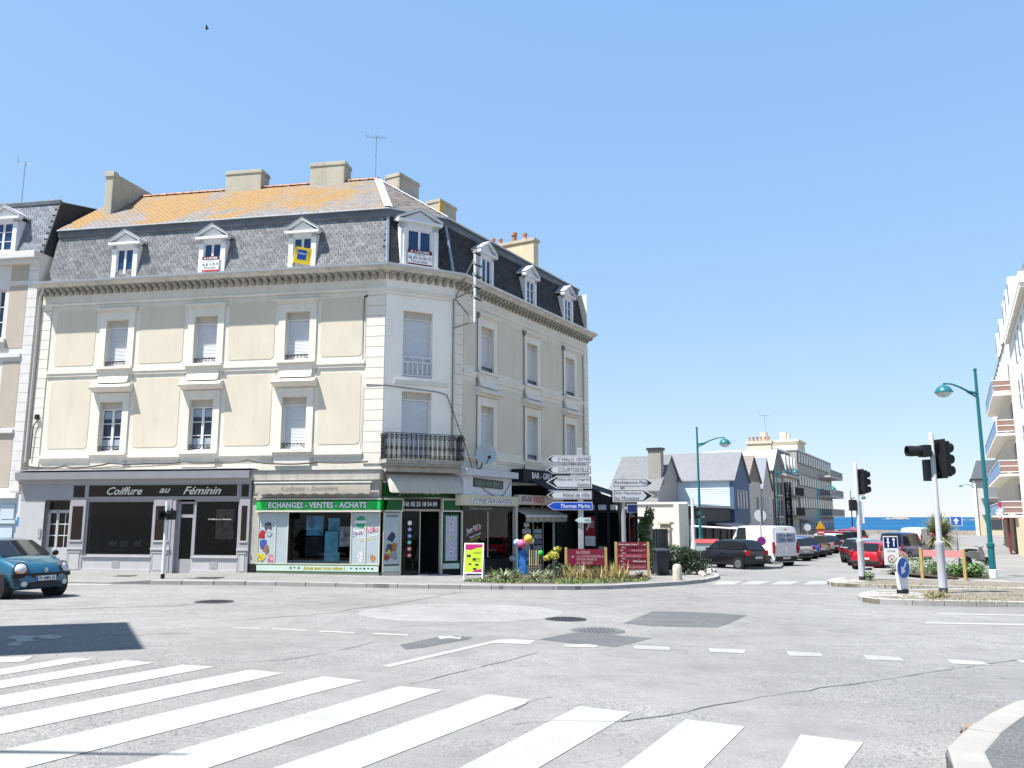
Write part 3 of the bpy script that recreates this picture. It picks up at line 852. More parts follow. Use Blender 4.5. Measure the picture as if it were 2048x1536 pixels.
field(slates(nd[1], nd[2], nt_[2], nt_[1], SW, SH), SW, SH, slate_shade, 'slates', roof)
field(slates(nd[2], nd[3], nt_[3], nt_[2], SW, SH), SW, SH, slate_shade, 'slates', roof)
# zinc break moulding and hip flashings
sweep([(-.66, 13.52), (-.56, 13.52), (-.50, 13.60), (-.50, 13.74), (-.42, 13.78), (-.42, 13.83), (-.80, 13.86)], 'roof_break', zinc, roof, eL=0, eR=.06)
sweep([(-.405, 13.80), (-.39, 13.80), (-.39, 13.85), (-.62, 13.875), (-.62, 13.862)], 'break_edge', zinc_l, roof)
for i in (1, 2):
    a, b = nd[i], nt_[i]; MB().tube([a + Vector((0, 0, 0)), b], .075, 6).build('hip_flashing', M('hip_zinc', (.26, .30, .36), .4, metal=.3), roof)
# upper slope
e = path(.46); ZE = 13.86
apex = FLm.inverted() @ Vector((-6.0, 35.25, ZR))
rl = Vector((SL + .2, apex.y, ZR)); ofR = (Vector((apex.x, apex.y)) - Bl).dot(iR)
rre = Bl + iR*ofR + dRl*(ER - .4); rr_ = Vector((rre.x, rre.y, ZR - .35))
E0, E1, E2, E3 = [V3(p, ZE) for p in e]
mb = MB(); mb.quad(E0, E1, apex, rl); mb.quad(E1, E2, apex); mb.quad(E2, E3, rr_, apex)
bk = Vector((0, 8.6, 0))
mb.quad(rl, apex, Vector((apex.x, apex.y + 5, 13.6)), Vector((SL, apex.y + 5, 13.6)))
back2 = Vector((-dRl.y*5, dRl.x*5, 0))
mb.quad(apex, rr_, rr_ + back2 - Vector((0, 0, 3)), apex + back2 - Vector((0, 0, 3)))
mb.quad(E3, rr_, rr_ + back2 - Vector((0, 0, 3)))
up = mb.build('upper_roof', under_m, bld)
s2, h2 = .24, .125
field(slates(E0, E1, apex, rl, s2, h2), s2, h2, lichen, 'slates', up)
field(slates(E1, E2, apex - (E2-E1).normalized()*-.01, apex, s2, h2), s2, h2, M('slate_brown', (.13, .115, .103), .8, var=.2, scale=4, rvar=.45, bump=.3, bscale=30), 'slates', up)
field(slates(E2, E3, rr_, apex, s2, h2), s2, h2, lichen, 'slates', up)
for a, b, w in ((E1, apex, .17), (E2, apex, .09)):
    d = (b-a).normalized(); x = d.cross(Vector((0,0,1))).normalized()*w; n_ = x.cross(d).normalized()*.035
    if n_.z < 0: n_ = -n_
    MB().quad(a - x + n_, a + n_*2, b + n_*2, b - x + n_).quad(a + n_*2, a + x + n_, b + x + n_, b + n_*2).build('hip_flashing', zinc_l, up)
tile_me = MB().loft([[(x, .13*math.cos(t_)*k, .10*math.sin(t_)*k) for t_ in [math.pi*j/6 for j in range(7)]] for x, k in ((0, 1.0), (.38, .9), (.38, 1.12), (.43, 1.12))], cap=False, closed=False).mesh('ridge_tile', terra, smooth=50)
def ridge(a, b, par):
    d = (b - a); L = d.length; n = int(L/.40); d.normalize(); y = Vector((0,0,1)).cross(d).normalized(); z = d.cross(y)
    R3 = Matrix((d, y, z)).transposed().to_4x4()
    for i in range(n): add('ridge_tile', tile_me, par, T(*(a + d*(L*i/n))) @ R3)
ridge(rl + Vector((.9, 0, 0)), apex, up); ridge(apex, rr_, up)
# chimneys
def chimney(F, s0, s1, d0, d1, z0, z1, cap=.0, mat=chim_m, pots=()):
    mb = MB(F).box(s0, s1, d0, d1, z0, z1)
    o = mb.build('chimney', mat, bld, bevel=.03)
    MB(F).box(s0-.03-cap, s1+.03+cap, d0-.03-cap, d1+.03+cap, z1-.16, z1+.02).build('chimney_cap', chim_m, o, bevel=.02)
    for x, y, r, h in pots:
        MB(F @ T(x, y, z1)).lathe([(r, 0), (r*.85, h*.7), (r*1.1, h*.72), (r*1.1, h), (r*.7, h)], 10).build('chimney_pot', terra, o, smooth=40)
    return o
o = MB().hexa([(-14.0,1.9,13.9),(-13.62,1.9,13.9),(-13.62,6.2,13.9),(-14.0,6.2,13.9),(-14.0,1.9,17.0),(-13.62,1.9,17.0),(-13.62,6.2,17.15),(-14.0,6.2,17.15)]).build('chimney', chim_m, bld, bevel=.03)
MB().box(-14.05, -13.57, 1.85, 2.2, 16.8, 17.05).build('chimney_cap', chim_m, o, bevel=.02)
chimney(I4, -9.2, -7.45, 3.75, 4.55, 15.6, 17.45); chimney(I4, -5.05, -3.42, 3.75, 4.55, 15.6, 17.52, mat=chim_m)
chimney(RL, 1.7, 3.2, ofR-.4, ofR+.4, 15.4, 17.25); chimney(RL, 4.9, 6.35, ofR-.4, ofR+.4, 15.4, 17.1, mat=chim_m)
MB(RL).box(4.88, 5.25, ofR-.43, ofR-.36, 15.6, 17.0).build('lichen_streak', chim_y, bld)
chimney(RL, ER-.55, ER-.02, 2.9, 6.9, 12.0, 17.0, mat=M('pale_render', (.62, .54, .40), .9, var=.1, scale=1.5, stain=.25, stcol=(.35, .22, .06)), cap=.04,
        pots=[(ER-.3, 3.6, .13, .45), (ER-.3, 4.3, .16, .6), (ER-.3, 5.2, .12, .4), (ER-.3, 5.7, .12, .5), (ER-.3, 6.4, .16, .5)])

# dormers
def dormer(F, c, hw, zb, ze, zp, wz0, wz1, ww, kind='plain', parent=None, d0=.10, mat=wood_w, sl=None):
    dd = .95
    mb = MB(F)                                    # front frame
    mb.box(c-hw, c-ww, d0-.03, d0+.1, zb, ze-.12); mb.box(c+ww, c+hw, d0-.03, d0+.1, zb, ze-.12)
    mb.box(c-hw, c+hw, d0-.03, d0+.1, wz1, ze-.12) if wz1 < ze - .14 else None
    mb.box(c-hw-.03, c+hw+.03, d0-.08, d0+.1, zb-.06, wz0)
    mb.box(c-hw, c-hw+.04, d0+.1, d0+dd, zb, ze-.12); mb.box(c+hw-.04, c+hw, d0+.1, d0+dd, zb, ze-.12)
    o = mb.build('dormer', mat, parent)
    e_ = hw + .14
    MB(F).xz([(c-hw-.02, ze-.02), (c+hw+.02, ze-.02), (c, zp-.10)], d0-.02, d0+.1).build('tympanum', mat, o)
    mb = MB(F)
    mb.box(c-e_, c+e_, d0-.16, d0+.1, ze-.12, ze-.02)
    for sx in (-1, 1):
        mb.xz([(c+sx*e_, ze-.02), (c+sx*e_, ze+.05), (c, zp+.02), (c, zp-.07)], d0-.16, d0+dd+.15)
    mb.build('pediment', mat, o)
    mb = MB(F)
    for sx in (-1, 1): mb.xz([(c+sx*(e_+.02), ze+.055), (c+sx*(e_+.02), ze+.072), (c, zp+.042), (c, zp+.025)], d0-.18, d0+dd+.5)
    mb.build('dormer_roof', zinc_l, o)
    win = MB(F)
    t = .05; d = d0 + .06
    win.box(c-ww, c-ww+t, d-.03, d+.03, wz0, wz1); win.box(c+ww-t, c+ww, d-.03, d+.03, wz0, wz1); win.box(c-ww+t, c+ww-t, d-.03, d+.03, wz1-t, wz1); win.box(c-ww+t, c+ww-t, d-.03, d+.03, wz0, wz0+t); win.box(c-.045, c+.045, d-.04, d+.03, wz0+t, wz1-t)
    win.build('window', wood_w, o)
    for sx in (-1, 1):
        xa, xb = (c-ww+t, c-.045) if sx < 0 else (c+.045, c+ww-t)
        MB(F).box(xa, xb, d+.005, d+.015, wz0+t, wz1-t).build('pane', M('dormer_pane', (.012, .045, .14), .05), o)
        if kind == 'grid':
            for k in (1, 2):
                z = wz0 + (wz1-wz0)*k/3; MB(F).box(xa, xb, d-.015, d+.004, z-.015, z+.015).build('glazing_bar', wood_w, o)
        MB(F).box(xa, xb, d+.02, d+.03, wz0, wz1).build('window_back', black_in, o)
    return o
for c in WL: dormer(I4, c + (.0), .58, 11.36, 12.98, 13.46, 11.45, 12.70, .38, parent=bld)
for i, c in enumerate(WR): dormer(RL, c + .1, .56, 11.36, 12.98, 13.46, 11.45, 12.72, .38, 'plain' if i == 0 else 'grid', parent=bld)
do = dormer(CL, 1.36, .80, 11.34, 13.36, 13.86, 11.52, 12.98, .50, parent=bld)
orn = MB(CL)
for k in range(9): orn.ball((1.36 - .36 + .09*k, .05, 13.10 + .03*math.sin(k*1.9)), .05, 6, 4, (1, .5, .8))
orn.build('carved_ornament', wood_w, do)
for sx in (-1, 1): MB(CL).box(1.36+sx*.64-.05, 1.36+sx*.64+.05, .0, .08, 11.4, 13.0).build('pilaster', wood_w, do)

# downpipe, bracket tops and service cables on the walls
dp = MB(); dp.tube([(-14.75, -.42, 11.10), (-14.72, -.40, 10.95), (-14.98, -.22, 10.72), (-15.06, -.10, 10.55), (-15.08, -.08, 3.9)], .05, 8)
dp.build('downpipe', M('downpipe_zinc', (.55, .55, .55), .5, metal=.2), bld, smooth=50)
for x in (1.64, 5.62, 9.62, 11.9):
    mb = MB(RL); mb.tube([(x, -.06, 10.05), (x, -.06, 3.8)], .022, 6)
    if x < 11: mb.lathe([(.05, -.22), (.11, -.05), (.11, 0), (.04, .0)], 8, (x, -.08, 10.12))
    mb.build('downpipe', M('downpipe_grey', (.20, .19, .18), .7), bld)
MB(CL).tube([(2.80, -.05, 10.3), (2.80, -.05, 4.1)], .025, 6).build('downpipe', MATS['downpipe_grey'], bld)
MB().tube([(-.86, -.06, 10.1), (-.85, -.06, 7.6)], .016, 5).build('wall_conduit', cable_m, bld)
MB().tube([(-.86, -.03, 10.1), (-.72, -.04, 10.14)], .03, 5).build('wall_conduit', cable_m, bld)
MB().tube([(-.80, -.03, 6.6), (-.86, -.04, 4.2)], .012, 5).build('wall_conduit', M('pale_cable', (.45, .42, .37), .7), bld)
def sag(pts, r, name, mat, parent, F=I4, n=7, drop=.04):
    out = []
    for a, b in zip(pts, pts[1:]):
        a, b = Vector(a), Vector(b)
        for i in range(n):
            f = i/n; p = a.lerp(b, f); p.z -= drop*4*f*(1-f); out.append(p)
    out.append(Vector(pts[-1])); return MB(F).tube(out, r, 5).build(name, mat, parent)
sag([(-15.1, -.06, 3.75), (-14.0, -.14, 3.66), (-13.2, -.14, 3.72), (-12.6, -.16, 3.64), (-11.2, -.16, 3.80), (-9.5, -.16, 3.78), (-8, -.16, 3.82), (-6.5, -.16, 3.80), (-5.3, -.16, 3.86), (-4.2, -.16, 3.70), (-2.5, -.16, 3.74), (-.5, -.16, 3.74)], .030, 'wall_cable', cable_m, bld)
sag([(-15.1, -.08, 3.68), (-13.5, -.16, 3.60), (-11, -.18, 3.66), (-8, -.18, 3.74), (-5.5, -.18, 3.80)], .024, 'wall_cable', M('grey_cable', (.12, .11, .10), .7), bld)
# thick black cable dropping from the left corner and across the chamfer
sag([(-14.72, -.10, 5.55), (-14.84, -.10, 5.35), (-14.88, -.08, 4.0)], .022, 'wall_cable', cable_m, bld, drop=0)
MB().box(-14.80, -14.66, -.14, -.03, 5.62, 5.82).build('junction_box', cable_m, bld)
p_ = [FLm.inverted() @ q for q in (FC @ Vector((.02, -.06, 6.62)), FC @ Vector((2.2, -.06, 6.50)), FC @ Vector((2.55, -.06, 6.42)), FR @ Vector((.25, -.35, 4.6)), FR @ Vector((.62, -.5, 3.6)))]
sag([(-.7, -.05, 6.66)] + p_, .016, 'wall_cable', cable_m, bld, drop=.0)

# ---------------------------------------------------------------- neighbour on the left
nb = thing('townhouse', 'taller pinkish beige house with slate mansard cut by the left edge', 'building', (FLm @ Vector((-15.3, 0, 0)))[:], math.atan2(-.18052, .98357))
nbw = M('neighbour_trim', (.66, .63, .60), .85, var=.05, stain=.12)
nbp = M('neighbour_panel', (.47, .40, .33), .9, var=.06, scale=.6, stain=.08)
nh = [(-2.35, -1.55, 9.1, 11.2), (-2.35, -1.55, 5.7, 7.8)]
wall('wall', I4, -9, 0, 2.6, 12.5, nh, nbw, nb)
MB().quad((0, 0, 2.6), (0, 9, 2.6), (0, 9, 14.5), (0, .8, 15.3), (0, 0, 12.4)).build('side_wall', nbw, nb)
for z0, z1 in ((10.0, 11.75), (8.65, 9.75), (8.3, 8.6)): pass
for a, b in ((-1.35, -.52),):
    for z0, z1 in ((11.55, 12.2), (8.65, 11.35), (5.35, 8.1), (2.9, 5.05)): MB().xz([(a, z0), (b, z0), (b, z1), (a, z1)], -.012, .02).build('wall_panel', nbp, nb)
for z in (8.25, 5.1): MB().box(-9, -.5, -.10, .01, z, z+.16).build('string_course', nbw, nb)
for i in range(24):
    MB().box(-.47, -.01, -.035, .02, 2.75 + .4*i, 3.14 + .4*i).build('quoin_stone', nbw, nb, bevel=.006)
MB().box(-9, .02, -.42, .3, 12.42, 12.72).box(-9, 0, -.25, .0, 12.25, 12.42).build('cornice', nbw, nb, bevel=.02)
for (a, b, z0, z1) in nh:
    window(I4, (a+b)/2, z0, z1, .8, 'grid', nb, guard=False)
    MB().box(a-.25, b+.25, -.14, .01, z0-.2, z0-.05).build('window_sill', nbw, nb)
mb = MB(); q = [Vector((-9,.08,12.72)), Vector((0,.08,12.72)), Vector((0,.85,15.3)), Vector((-9,.85,15.3))]
mb.quad(*q)
nr = mb.build('roof', under_m, nb)
field(slates(q[0], q[1], q[2], q[3], .30, .155), .30, .155, slate_b, 'slates', nr)
MB().quad((-9,.8,15.32),(0.0,.8,15.32),(0.0,4.2,16.1),(-9,4.2,16.1)).build('upper_roof', zinc_l, nb)
MB().box(-9, .04, .74, .9, 15.2, 15.36).build('roof_break', zinc, nb)
MB().quad((.012, .1, 12.72), (.012, .85, 15.3), (.012, 4.2, 16.08), (.012, 4.2, 12.8)).build('slate_cheek', slate_shade, nb)
dormer(I4, -2.0, .66, 12.8, 14.45, 14.95, 12.95, 14.2, .45, 'grid', parent=nb, d0=.06)
MB().quad((-9,.01,2.7),(0,.01,2.7),(0,.01,-.8),(-9,.01,-.8)).build('shop_wall', M('pale_blue_joinery', (.50, .57, .63), .55, var=.05), nb)
pb = MATS['pale_blue_joinery']
MB().box(-9, .0, -.18, .0, 2.45, 2.66).build('shop_cornice', white_p, nb)
for i in range(5):
    x = -.12 - .85*i
    MB().box(x-.62, x, -.05, .0, 1.62, 2.20).build('fascia_panel', pb, nb, bevel=.01)
    MB().box(x-.62, x, -.05, .0, -.55, 1.40).build('shutter_panel', pb, nb, bevel=.01)
    if i % 2 == 1: MB().box(x-.56, x-.06, -.056, -.04, .2, 1.35).build('pane', pane_m, nb)
MB().box(-9, 0, -.10, .0, 1.44, 1.58).build('shop_rail', pb, nb)

# ---------------------------------------------------------------- hairdresser's shopfront
lav = M('lavender_grey_paint', (.345, .33, .348), .5, var=.05, stain=.10, stcol=(.2, .2, .24))
lav_l = M('pale_lavender_paint', (.48, .465, .47), .5, var=.04, stain=.08)
brown_g = M('brown_glass', (.020, .014, .011), .15, var=.1); brown_g.node_tree.nodes['Principled BSDF'].inputs['Specular IOR Level'].default_value = .2
shop_glass = glass('shop_glass', (.78, .81, .81))
cream_let = M('cream_lettering', (.80, .76, .66), .6, var=.02)
blk = M('black_paint', (.012, .012, .013), .5)
saln = thing('hair_salon_front', 'lavender grey timber shopfront with dark glass and cream script sign', 'shopfront', (FLm @ Vector((-10, 0, 0)))[:], math.atan2(-.18052, .98357))
FS = T(10, 0, 0)
zb = -.52
d = -.35
def sbx(name, mat, *bs, par=None, bevel=0):
    mb = MB(FS)
    for b in bs: mb.box(*b)
    return mb.build(name, mat, par or saln, bevel=bevel)
MB(FS).yz([(.0, 2.98), (d-.04, 2.98), (d-.08, 3.10), (d-.26, 3.16), (d-.30, 3.44), (.0, 3.50)], -15.02, -5.0).build('shop_cornice', lav, saln)
sbx('cornice_flashing', zinc_l, (-15.04, -4.98, d-.32, .0, 3.50, 3.525))
sbx('fascia', lav, (-14.9, -5.02, d, 0, 2.36, 2.98))
sbx('blank_panel', lav_l, (-14.9, -13.8, d+.01, 0, zb, 2.36))
o = sbx('sign_board', lav, (-11.95, -5.50, d-.03, d, 2.42, 2.97))
sbx('sign_glass', brown_g, (-11.86, -5.58, d-.036, d-.03, 2.48, 2.92), par=o)
for s, w_, x in (('Coiffure', 1.52, -10.30), ('au', .46, -8.58), ('Féminin', 1.58, -7.02)):
    txt(s, o, FS @ T(x, d-.042, 2.70) @ UP, cream_let, h=.30 if s != 'au' else .17, w=w_, shear=.45, bold=.012)
for a, b in ((-12.56, -12.06), (-5.42, -5.12)): sbx('sign_square', brown_g, (a, b, d-.008, d, 2.46, 2.92))
# pilasters with glazed and panelled fields
for a, b in ((-12.62, -11.95), (-9.02, -8.26), (-5.46, -5.03)):
    p_ = sbx('pilaster', lav, (a, b, d-.02, .0, zb, 2.36))
    sbx('pilaster_glass', brown_g, (a+.10, b-.10, d-.026, d-.02, .82, 2.12), par=p_)
    sbx('pilaster_rail', lav_l, (a+.06, b-.06, d-.05, d-.02, .76, .82), (a-.02, b+.02, d-.06, d-.02, .46, .54), (a+.05, b-.05, d-.055, d-.02, -.40, -.34), (a+.06, b-.06, d-.05, d-.02, .34, .38), par=p_)
    sbx('pilaster_panel', lav_l, (a+.12, b-.12, d-.035, d-.02, -.30, .30), par=p_)
# windows
for a, b, fz in ((-11.95, -9.02, .22), (-7.34, -5.46, .22)):
    f = sbx('window_frame', lav, (a, a+.07, d+.05, d+.14, fz, 2.36), (b-.07, b, d+.05, d+.14, fz, 2.36), (a+.07, b-.07, d+.05, d+.14, 2.28, 2.36), (a+.07, b-.07, d+.05, d+.14, fz, fz+.06))
    sbx('pane', shop_glass, (a+.07, b-.07, d+.09, d+.096, fz+.06, 2.28), par=f)
    s_ = sbx('stall_riser', lav_l, (a, b, d, .0, zb, fz-.04))
    sbx('sill', lav_l, (a, b, d-.05, .1, fz-.04, fz), par=s_)
    sbx('vent_grille', grey_steel, ((a+b)/2-.16, (a+b)/2+.16, d-.01, d, -.22, .05), par=s_)
    sbx('riser_plinth', lav_l, (a, b, d-.04, d, zb, -.28), par=s_)
# shop door
f = sbx('door', lav, (-8.10, -7.98, d+.16, d+.24, zb, 2.28), (-7.46, -7.34, d+.16, d+.24, zb, 2.28), (-7.98, -7.46, d+.16, d+.24, 1.68, 1.80), (-7.98, -7.46, d+.16, d+.24, zb, .12), (-7.98, -7.46, d+.16, d+.24, 2.2, 2.28))
sbx('pane', shop_glass, (-7.98, -7.46, d+.19, d+.196, .12, 1.68), (-7.98, -7.46, d+.19, d+.196, 1.80, 2.2), par=f)
sbx('door_jamb', lav, (-8.26, -8.10, d, .0, zb, 2.36))
txt('Coiffure au Féminin', f, FS @ T(-6.3, d+.085, 1.62) @ UP, cream_let, h=.06, w=.95, shear=.3)
# house door on the left
f = sbx('house_door', lav_l, (-13.80, -13.68, -.12, -.04, zb, 1.95), (-13.40, -13.30, -.12, -.04, zb, 1.95), (-12.74, -12.62, -.12, -.04, zb, 1.95), (-13.68, -13.40, -.11, -.04, zb, .52), (-13.30, -12.74, -.11, -.04, zb, .52), (-13.80, -12.62, -.12, -.04, 1.86, 1.97))
for a, b, n_ in ((-13.68, -13.40, 1), (-13.30, -12.74, 2)):
    for r in range(3):
        for k in range(n_):
            x0, x1 = a + (b-a)*k/n_ + (.0 if n_ == 1 else .01), a + (b-a)*(k+1)/n_ - (.0 if n_ == 1 else .01)
            sbx('pane', brown_g, (x0+.01, x1-.01, -.085, -.075, .54 + .44*r + .015, .54 + .44*(r+1) - .015), par=f)
    for r in (1, 2): sbx('glazing_bar', white_p, (a, b, -.095, -.07, .54+.44*r-.014, .54+.44*r+.014), par=f)
sbx('glazing_bar', white_p, (-13.03, -13.01, -.095, -.07, .52, 1.86), par=f)
sbx('transom_light', brown_g, (-13.75, -12.68, -.09, -.08, 1.99, 2.32)); sbx('reveal', lav_l, (-12.68, -12.62, d+.02, -.04, zb, 2.36))
sbx('reveal', lav_l, (-13.84, -13.80, d+.02, -.04, zb, 2.36)); sbx('letter_box', grey_steel, (-13.98, -13.86, d-.02, d, .9, 1.25))
sbx('boot_guard', blk, (-12.74, -12.64, d-.03, d+.02, zb, .02))
# dim interior with a few pale shapes seen through the glass
inn = MB(FS)
for q in (((-12,.0,zb),(-5,.0,zb),(-5,3.2,zb),(-12,3.2,zb)), ((-12,0,3.2),(-5,0,3.2),(-5,3.2,3.2),(-12,3.2,3.2)), ((-12,3.2,zb),(-5,3.2,zb),(-5,3.2,3.2),(-12,3.2,3.2)), ((-12,0,zb),(-12,3.2,zb),(-12,3.2,3.2),(-12,0,3.2)), ((-5,0,zb),(-5,3.2,zb),(-5,3.2,3.2),(-5,0,3.2))): inn.quad(*q)
inn.build('interior', black_in, saln)
sh_w = M('interior_pale', (.16, .16, .16), .8)
sbx('shelf', sh_w, (-9.9, -9.1, 1.6, 1.9, 1.70, 1.73), (-9.9, -9.1, 1.6, 1.9, .6, .63), (-10.6, -10.3, 2.2, 2.25, 1.4, 1.8))
sbx('poster', M('faded_poster', (.20, .14, .13), .8, var=.6, scale=4), (-6.75, -6.0, .25, .26, .85, 2.0))
for x in (-11.4, -10.9, -10.3): sbx('bottle_row', sh_w, *[(x + .09*k, x + .09*k + .05, .4, .45, .55, .55 + .2 + .05*(k % 2)) for k in range(4)])
sbx('step', M('step_stone', (.3, .29, .27), .8), (-13.7, -12.7, d-.05, -.04, zb, -.36))

# ---------------------------------------------------------------- video game shop round the corner
grn = M('sign_green', (.012, .46, .075), .35, var=.03)
grn_d = M('sign_dark_green', (.006, .095, .02), .35, var=.05)
alu = M('cream_aluminium', (.58, .55, .46), .45, var=.06)
film = M('frosted_film', (.40, .47, .50), .3, var=.10, scale=1.5)
conc = M('dirty_render', (.42, .39, .35), .9, var=.15, scale=2, stain=.45, stcol=(.10, .09, .08))
wht = M('white_lettering', (.85, .85, .85), .5, var=0)
navy_o = M('dark_outline', (.01, .05, .02), .5, var=0)
gam = thing('game_shop_front', 'video game shopfront with bright green fascia sign at the building corner', 'shopfront', (A0.x, A0.y, 0), math.atan2(-.18052, .98357))
def gb(name, mat, F, *bs, par=None, bevel=0):
    mb = MB(F)
    for b in bs: mb.box(*b)
    return mb.build(name, mat, par or gam, bevel=bevel)
zg = -.55
gb('cornice_band', conc, I4, (-4.98, .10, -.52, .0, 3.06, 3.40), (-4.9, .05, -.40, 0, 2.40, 3.06))
gb('cornice_flashing', zinc, I4, (-5.0, .14, -.56, 0, 3.40, 3.43))
gb('pier', conc, I4, (-5.0, -4.72, -.30, 0, zg, 2.4)); gb('pier_base', blk, I4, (-5.01, -4.72, -.31, 0, zg, -.02))
fs_ = gb('fascia_sign', grn, I4, (-4.70, .14, -.50, -.02, 1.95, 2.33))
gb('sign_trim', alu, I4, (-4.72, .16, -.51, -.01, 2.33, 2.38), (-4.72, .16, -.51, -.01, 1.88, 1.95), par=fs_)
gb('sign_edge', grn_d, I4, (-4.70, .14, -.503, -.49, 2.27, 2.33), (-4.70, .14, -.503, -.49, 1.95, 1.98), par=fs_)
for k, (m_, bo, dz) in enumerate(((navy_o, .075, -.506), (wht, .030, -.510))):
    txt('ECHANGES - VENTES - ACHATS', fs_, T(-2.30, dz, 2.135) @ UP, m_, w=3.84 + (.05 if k == 0 else 0), h=.215 + (.035 if k == 0 else 0), bold=bo)
gb('fascia_sign', grn_d, CL, (.10, .66, -.46, -.02, 1.95, 2.33), (2.30, 3.0, -.46, -.02, 1.95, 2.33))
gb('sign_trim', alu, CL, (.0, .70, -.47, -.01, 2.33, 2.38), (.0, .70, -.47, -.01, 1.89, 1.95), (2.26, 3.05, -.47, -.01, 2.33, 2.38), (2.26, 3.05, -.47, -.01, 1.89, 1.95), (.66, .70, -.47, -.01, 1.95, 2.33), (2.26, 2.30, -.47, -.01, 1.95, 2.33))
# glazing with frosted film, aluminium frame
for a, b in ((-4.64, -3.98), (-3.95, -3.50), (-.98, -.46), (-.43, .05)): gb('film_panel', film, I4, (a, b, -.34, -.33, .02, 1.86))
fr = gb('glazing_frame', alu, I4, *[(x-.02, x+.02, -.36, -.30, .0, 1.88) for x in (-4.66, -3.965, -3.48, -1.0, -.445, .08)], (-4.7, .1, -.36, -.30, -.04, .02))
gb('pane', shop_glass, I4, (-3.46, -1.02, -.335, -.33, .02, 1.86), par=fr)
gb('display_mullion', dkgrey, I4, *[(x-.02, x+.02, .30, .34, .25, 1.75) for x in (-2.85, -2.05, -1.30)], par=fr)
st = gb('bottom_strip', M('pale_green_strip', (.52, .62, .56), .5, var=.05), I4, (-4.66, .08, -.365, -.33, -.26, -.05))
gb('strip_trim', grn_d, I4, (-4.66, .08, -.367, -.33, -.05, -.02), (-4.66, .08, -.367, -.33, -.30, -.26), par=st)
yel = M('yellow_lettering', (.75, .62, .04), .5, var=0)
for m_, bo, dz in ((navy_o, .05, -.368), (yel, .008, -.371)): txt('Jouez sans vous ruiner !', st, T(-2.0, dz, -.155) @ UP, m_, w=1.62, h=.16, bold=bo)
for i, x in enumerate((-3.3, -3.15, -2.98, -.95, -.75, -.6, -.45, -.3, -.15)):
    gb('strip_icon', navy_o, I4, (x-.04, x+.04, -.3665, -.365, -.18 + .02*(i % 2), -.12), par=st)
gb('stall_riser', alu, I4, (-4.66, .08, -.33, 0, zg, -.30)); gb('stall_base', blk, I4, (-4.66, .08, -.25, 0, zg, -.36))
# generic posters behind the display window
blu1 = M('poster_blue', (.14, .40, .62), .6, var=.7, scale=3); blk2 = M('poster_black', (.02, .022, .03), .6, var=.3, scale=6); gry1 = M('poster_grey', (.50, .52, .54), .6, var=.8, scale=5)
cya = M('poster_cyan', (.25, .62, .85), .6, var=.4, scale=3)
gb('poster', blu1, I4, (-2.80, -2.12, -.26, -.25, 1.02, 1.74)); gb('poster', blk2, I4, (-2.80, -2.12, -.26, -.25, .26, .98))
gb('poster', gry1, I4, (-1.50, -1.04, -.24, -.23, .62, 1.35)); gb('poster', cya, I4, (-2.04, -1.52, -.28, -.27, .42, 1.18)); gb('poster', blu1, I4, (-1.95, -1.50, -.22, -.21, 1.2, 1.66))
gb('poster', cya, I4, (-2.05, -1.45, -.29, -.28, .06, .42))
gb('display_sill', M('blue_grey_sill', (.24, .36, .45), .6), I4, (-3.46, -1.02, -.30, .3, .0, .12))
def decal(F, x, z, r, col, d_, seed, k=1.25):
    rr = random.Random(seed); P = [(x + r*rr.uniform(.6, 1.15)*math.cos(6.283*i/11), z + k*r*rr.uniform(.6, 1.15)*math.sin(6.283*i/11)) for i in range(11)]
    MB(F).xz(P, d_-.002, d_).build('colour_decal', M('decal_%s' % '_'.join('%02d' % int(c*99) for c in col), [c*.75 for c in col], .5, var=.9, scale=14), gam)
for i, (x, z, r, col) in enumerate(((-4.50, 1.05, .16, (.45,.03,.03)), (-4.46, .70, .17, (.06,.10,.40)), (-4.30, .52, .15, (.30,.16,.10)), (-4.50, .22, .17, (.75,.60,.05)), (-4.12, .18, .16, (.70,.30,.38)), (-4.30, 1.35, .15, (.10,.11,.13)), (-4.22, 1.12, .12, (.60,.60,.62)))): decal(I4, x, z, r, col, -.342 - .003*i, 100+i)
for i, (x, z, r, col) in enumerate(((.30, .95, .16, (.05,.05,.09)), (.42, .62, .15, (.50,.22,.06)), (.22, .55, .15, (.10,.10,.11)), (.40, .30, .17, (.35,.37,.42)), (.12, .25, .13, (.45,.08,.06)), (.20, .42, .10, (.65,.50,.10)))): decal(CL, x, z, r, col, -.362 - .003*i, 120+i)
decal(I4, -.62, .28, .13, (.72,.70,.72), -.342, 140, 1.7); decal(I4, -.15, .22, .12, (.50,.25,.10), -.345, 141)
ib = MB()
for q in (((-4.8,-.3,zg),(0,-.3,zg),(.5,3,zg),(-4.8,3,zg)), ((-4.8,3,zg),(2.5,3,zg),(2.5,3,3),(-4.8,3,3)), ((-4.8,-.3,2.4),(1,-.3,2.4),(2.5,3,2.4),(-4.8,3,2.4)), ((-4.8,0,zg),(-4.8,3,zg),(-4.8,3,3),(-4.8,0,3)), ((2.5,2.2,zg),(2.5,3,zg),(2.5,3,3),(2.5,2.2,3))): ib.quad(*q)
ib.build('interior', black_in, gam)
red_l = M('crimson_lettering', (.50, .02, .05), .5, var=0); pur_l = M('purple_lettering', (.12, .02, .14), .5, var=0)
jv = T(-.92, -.345, .98) @ UP @ RZ(R_(11))
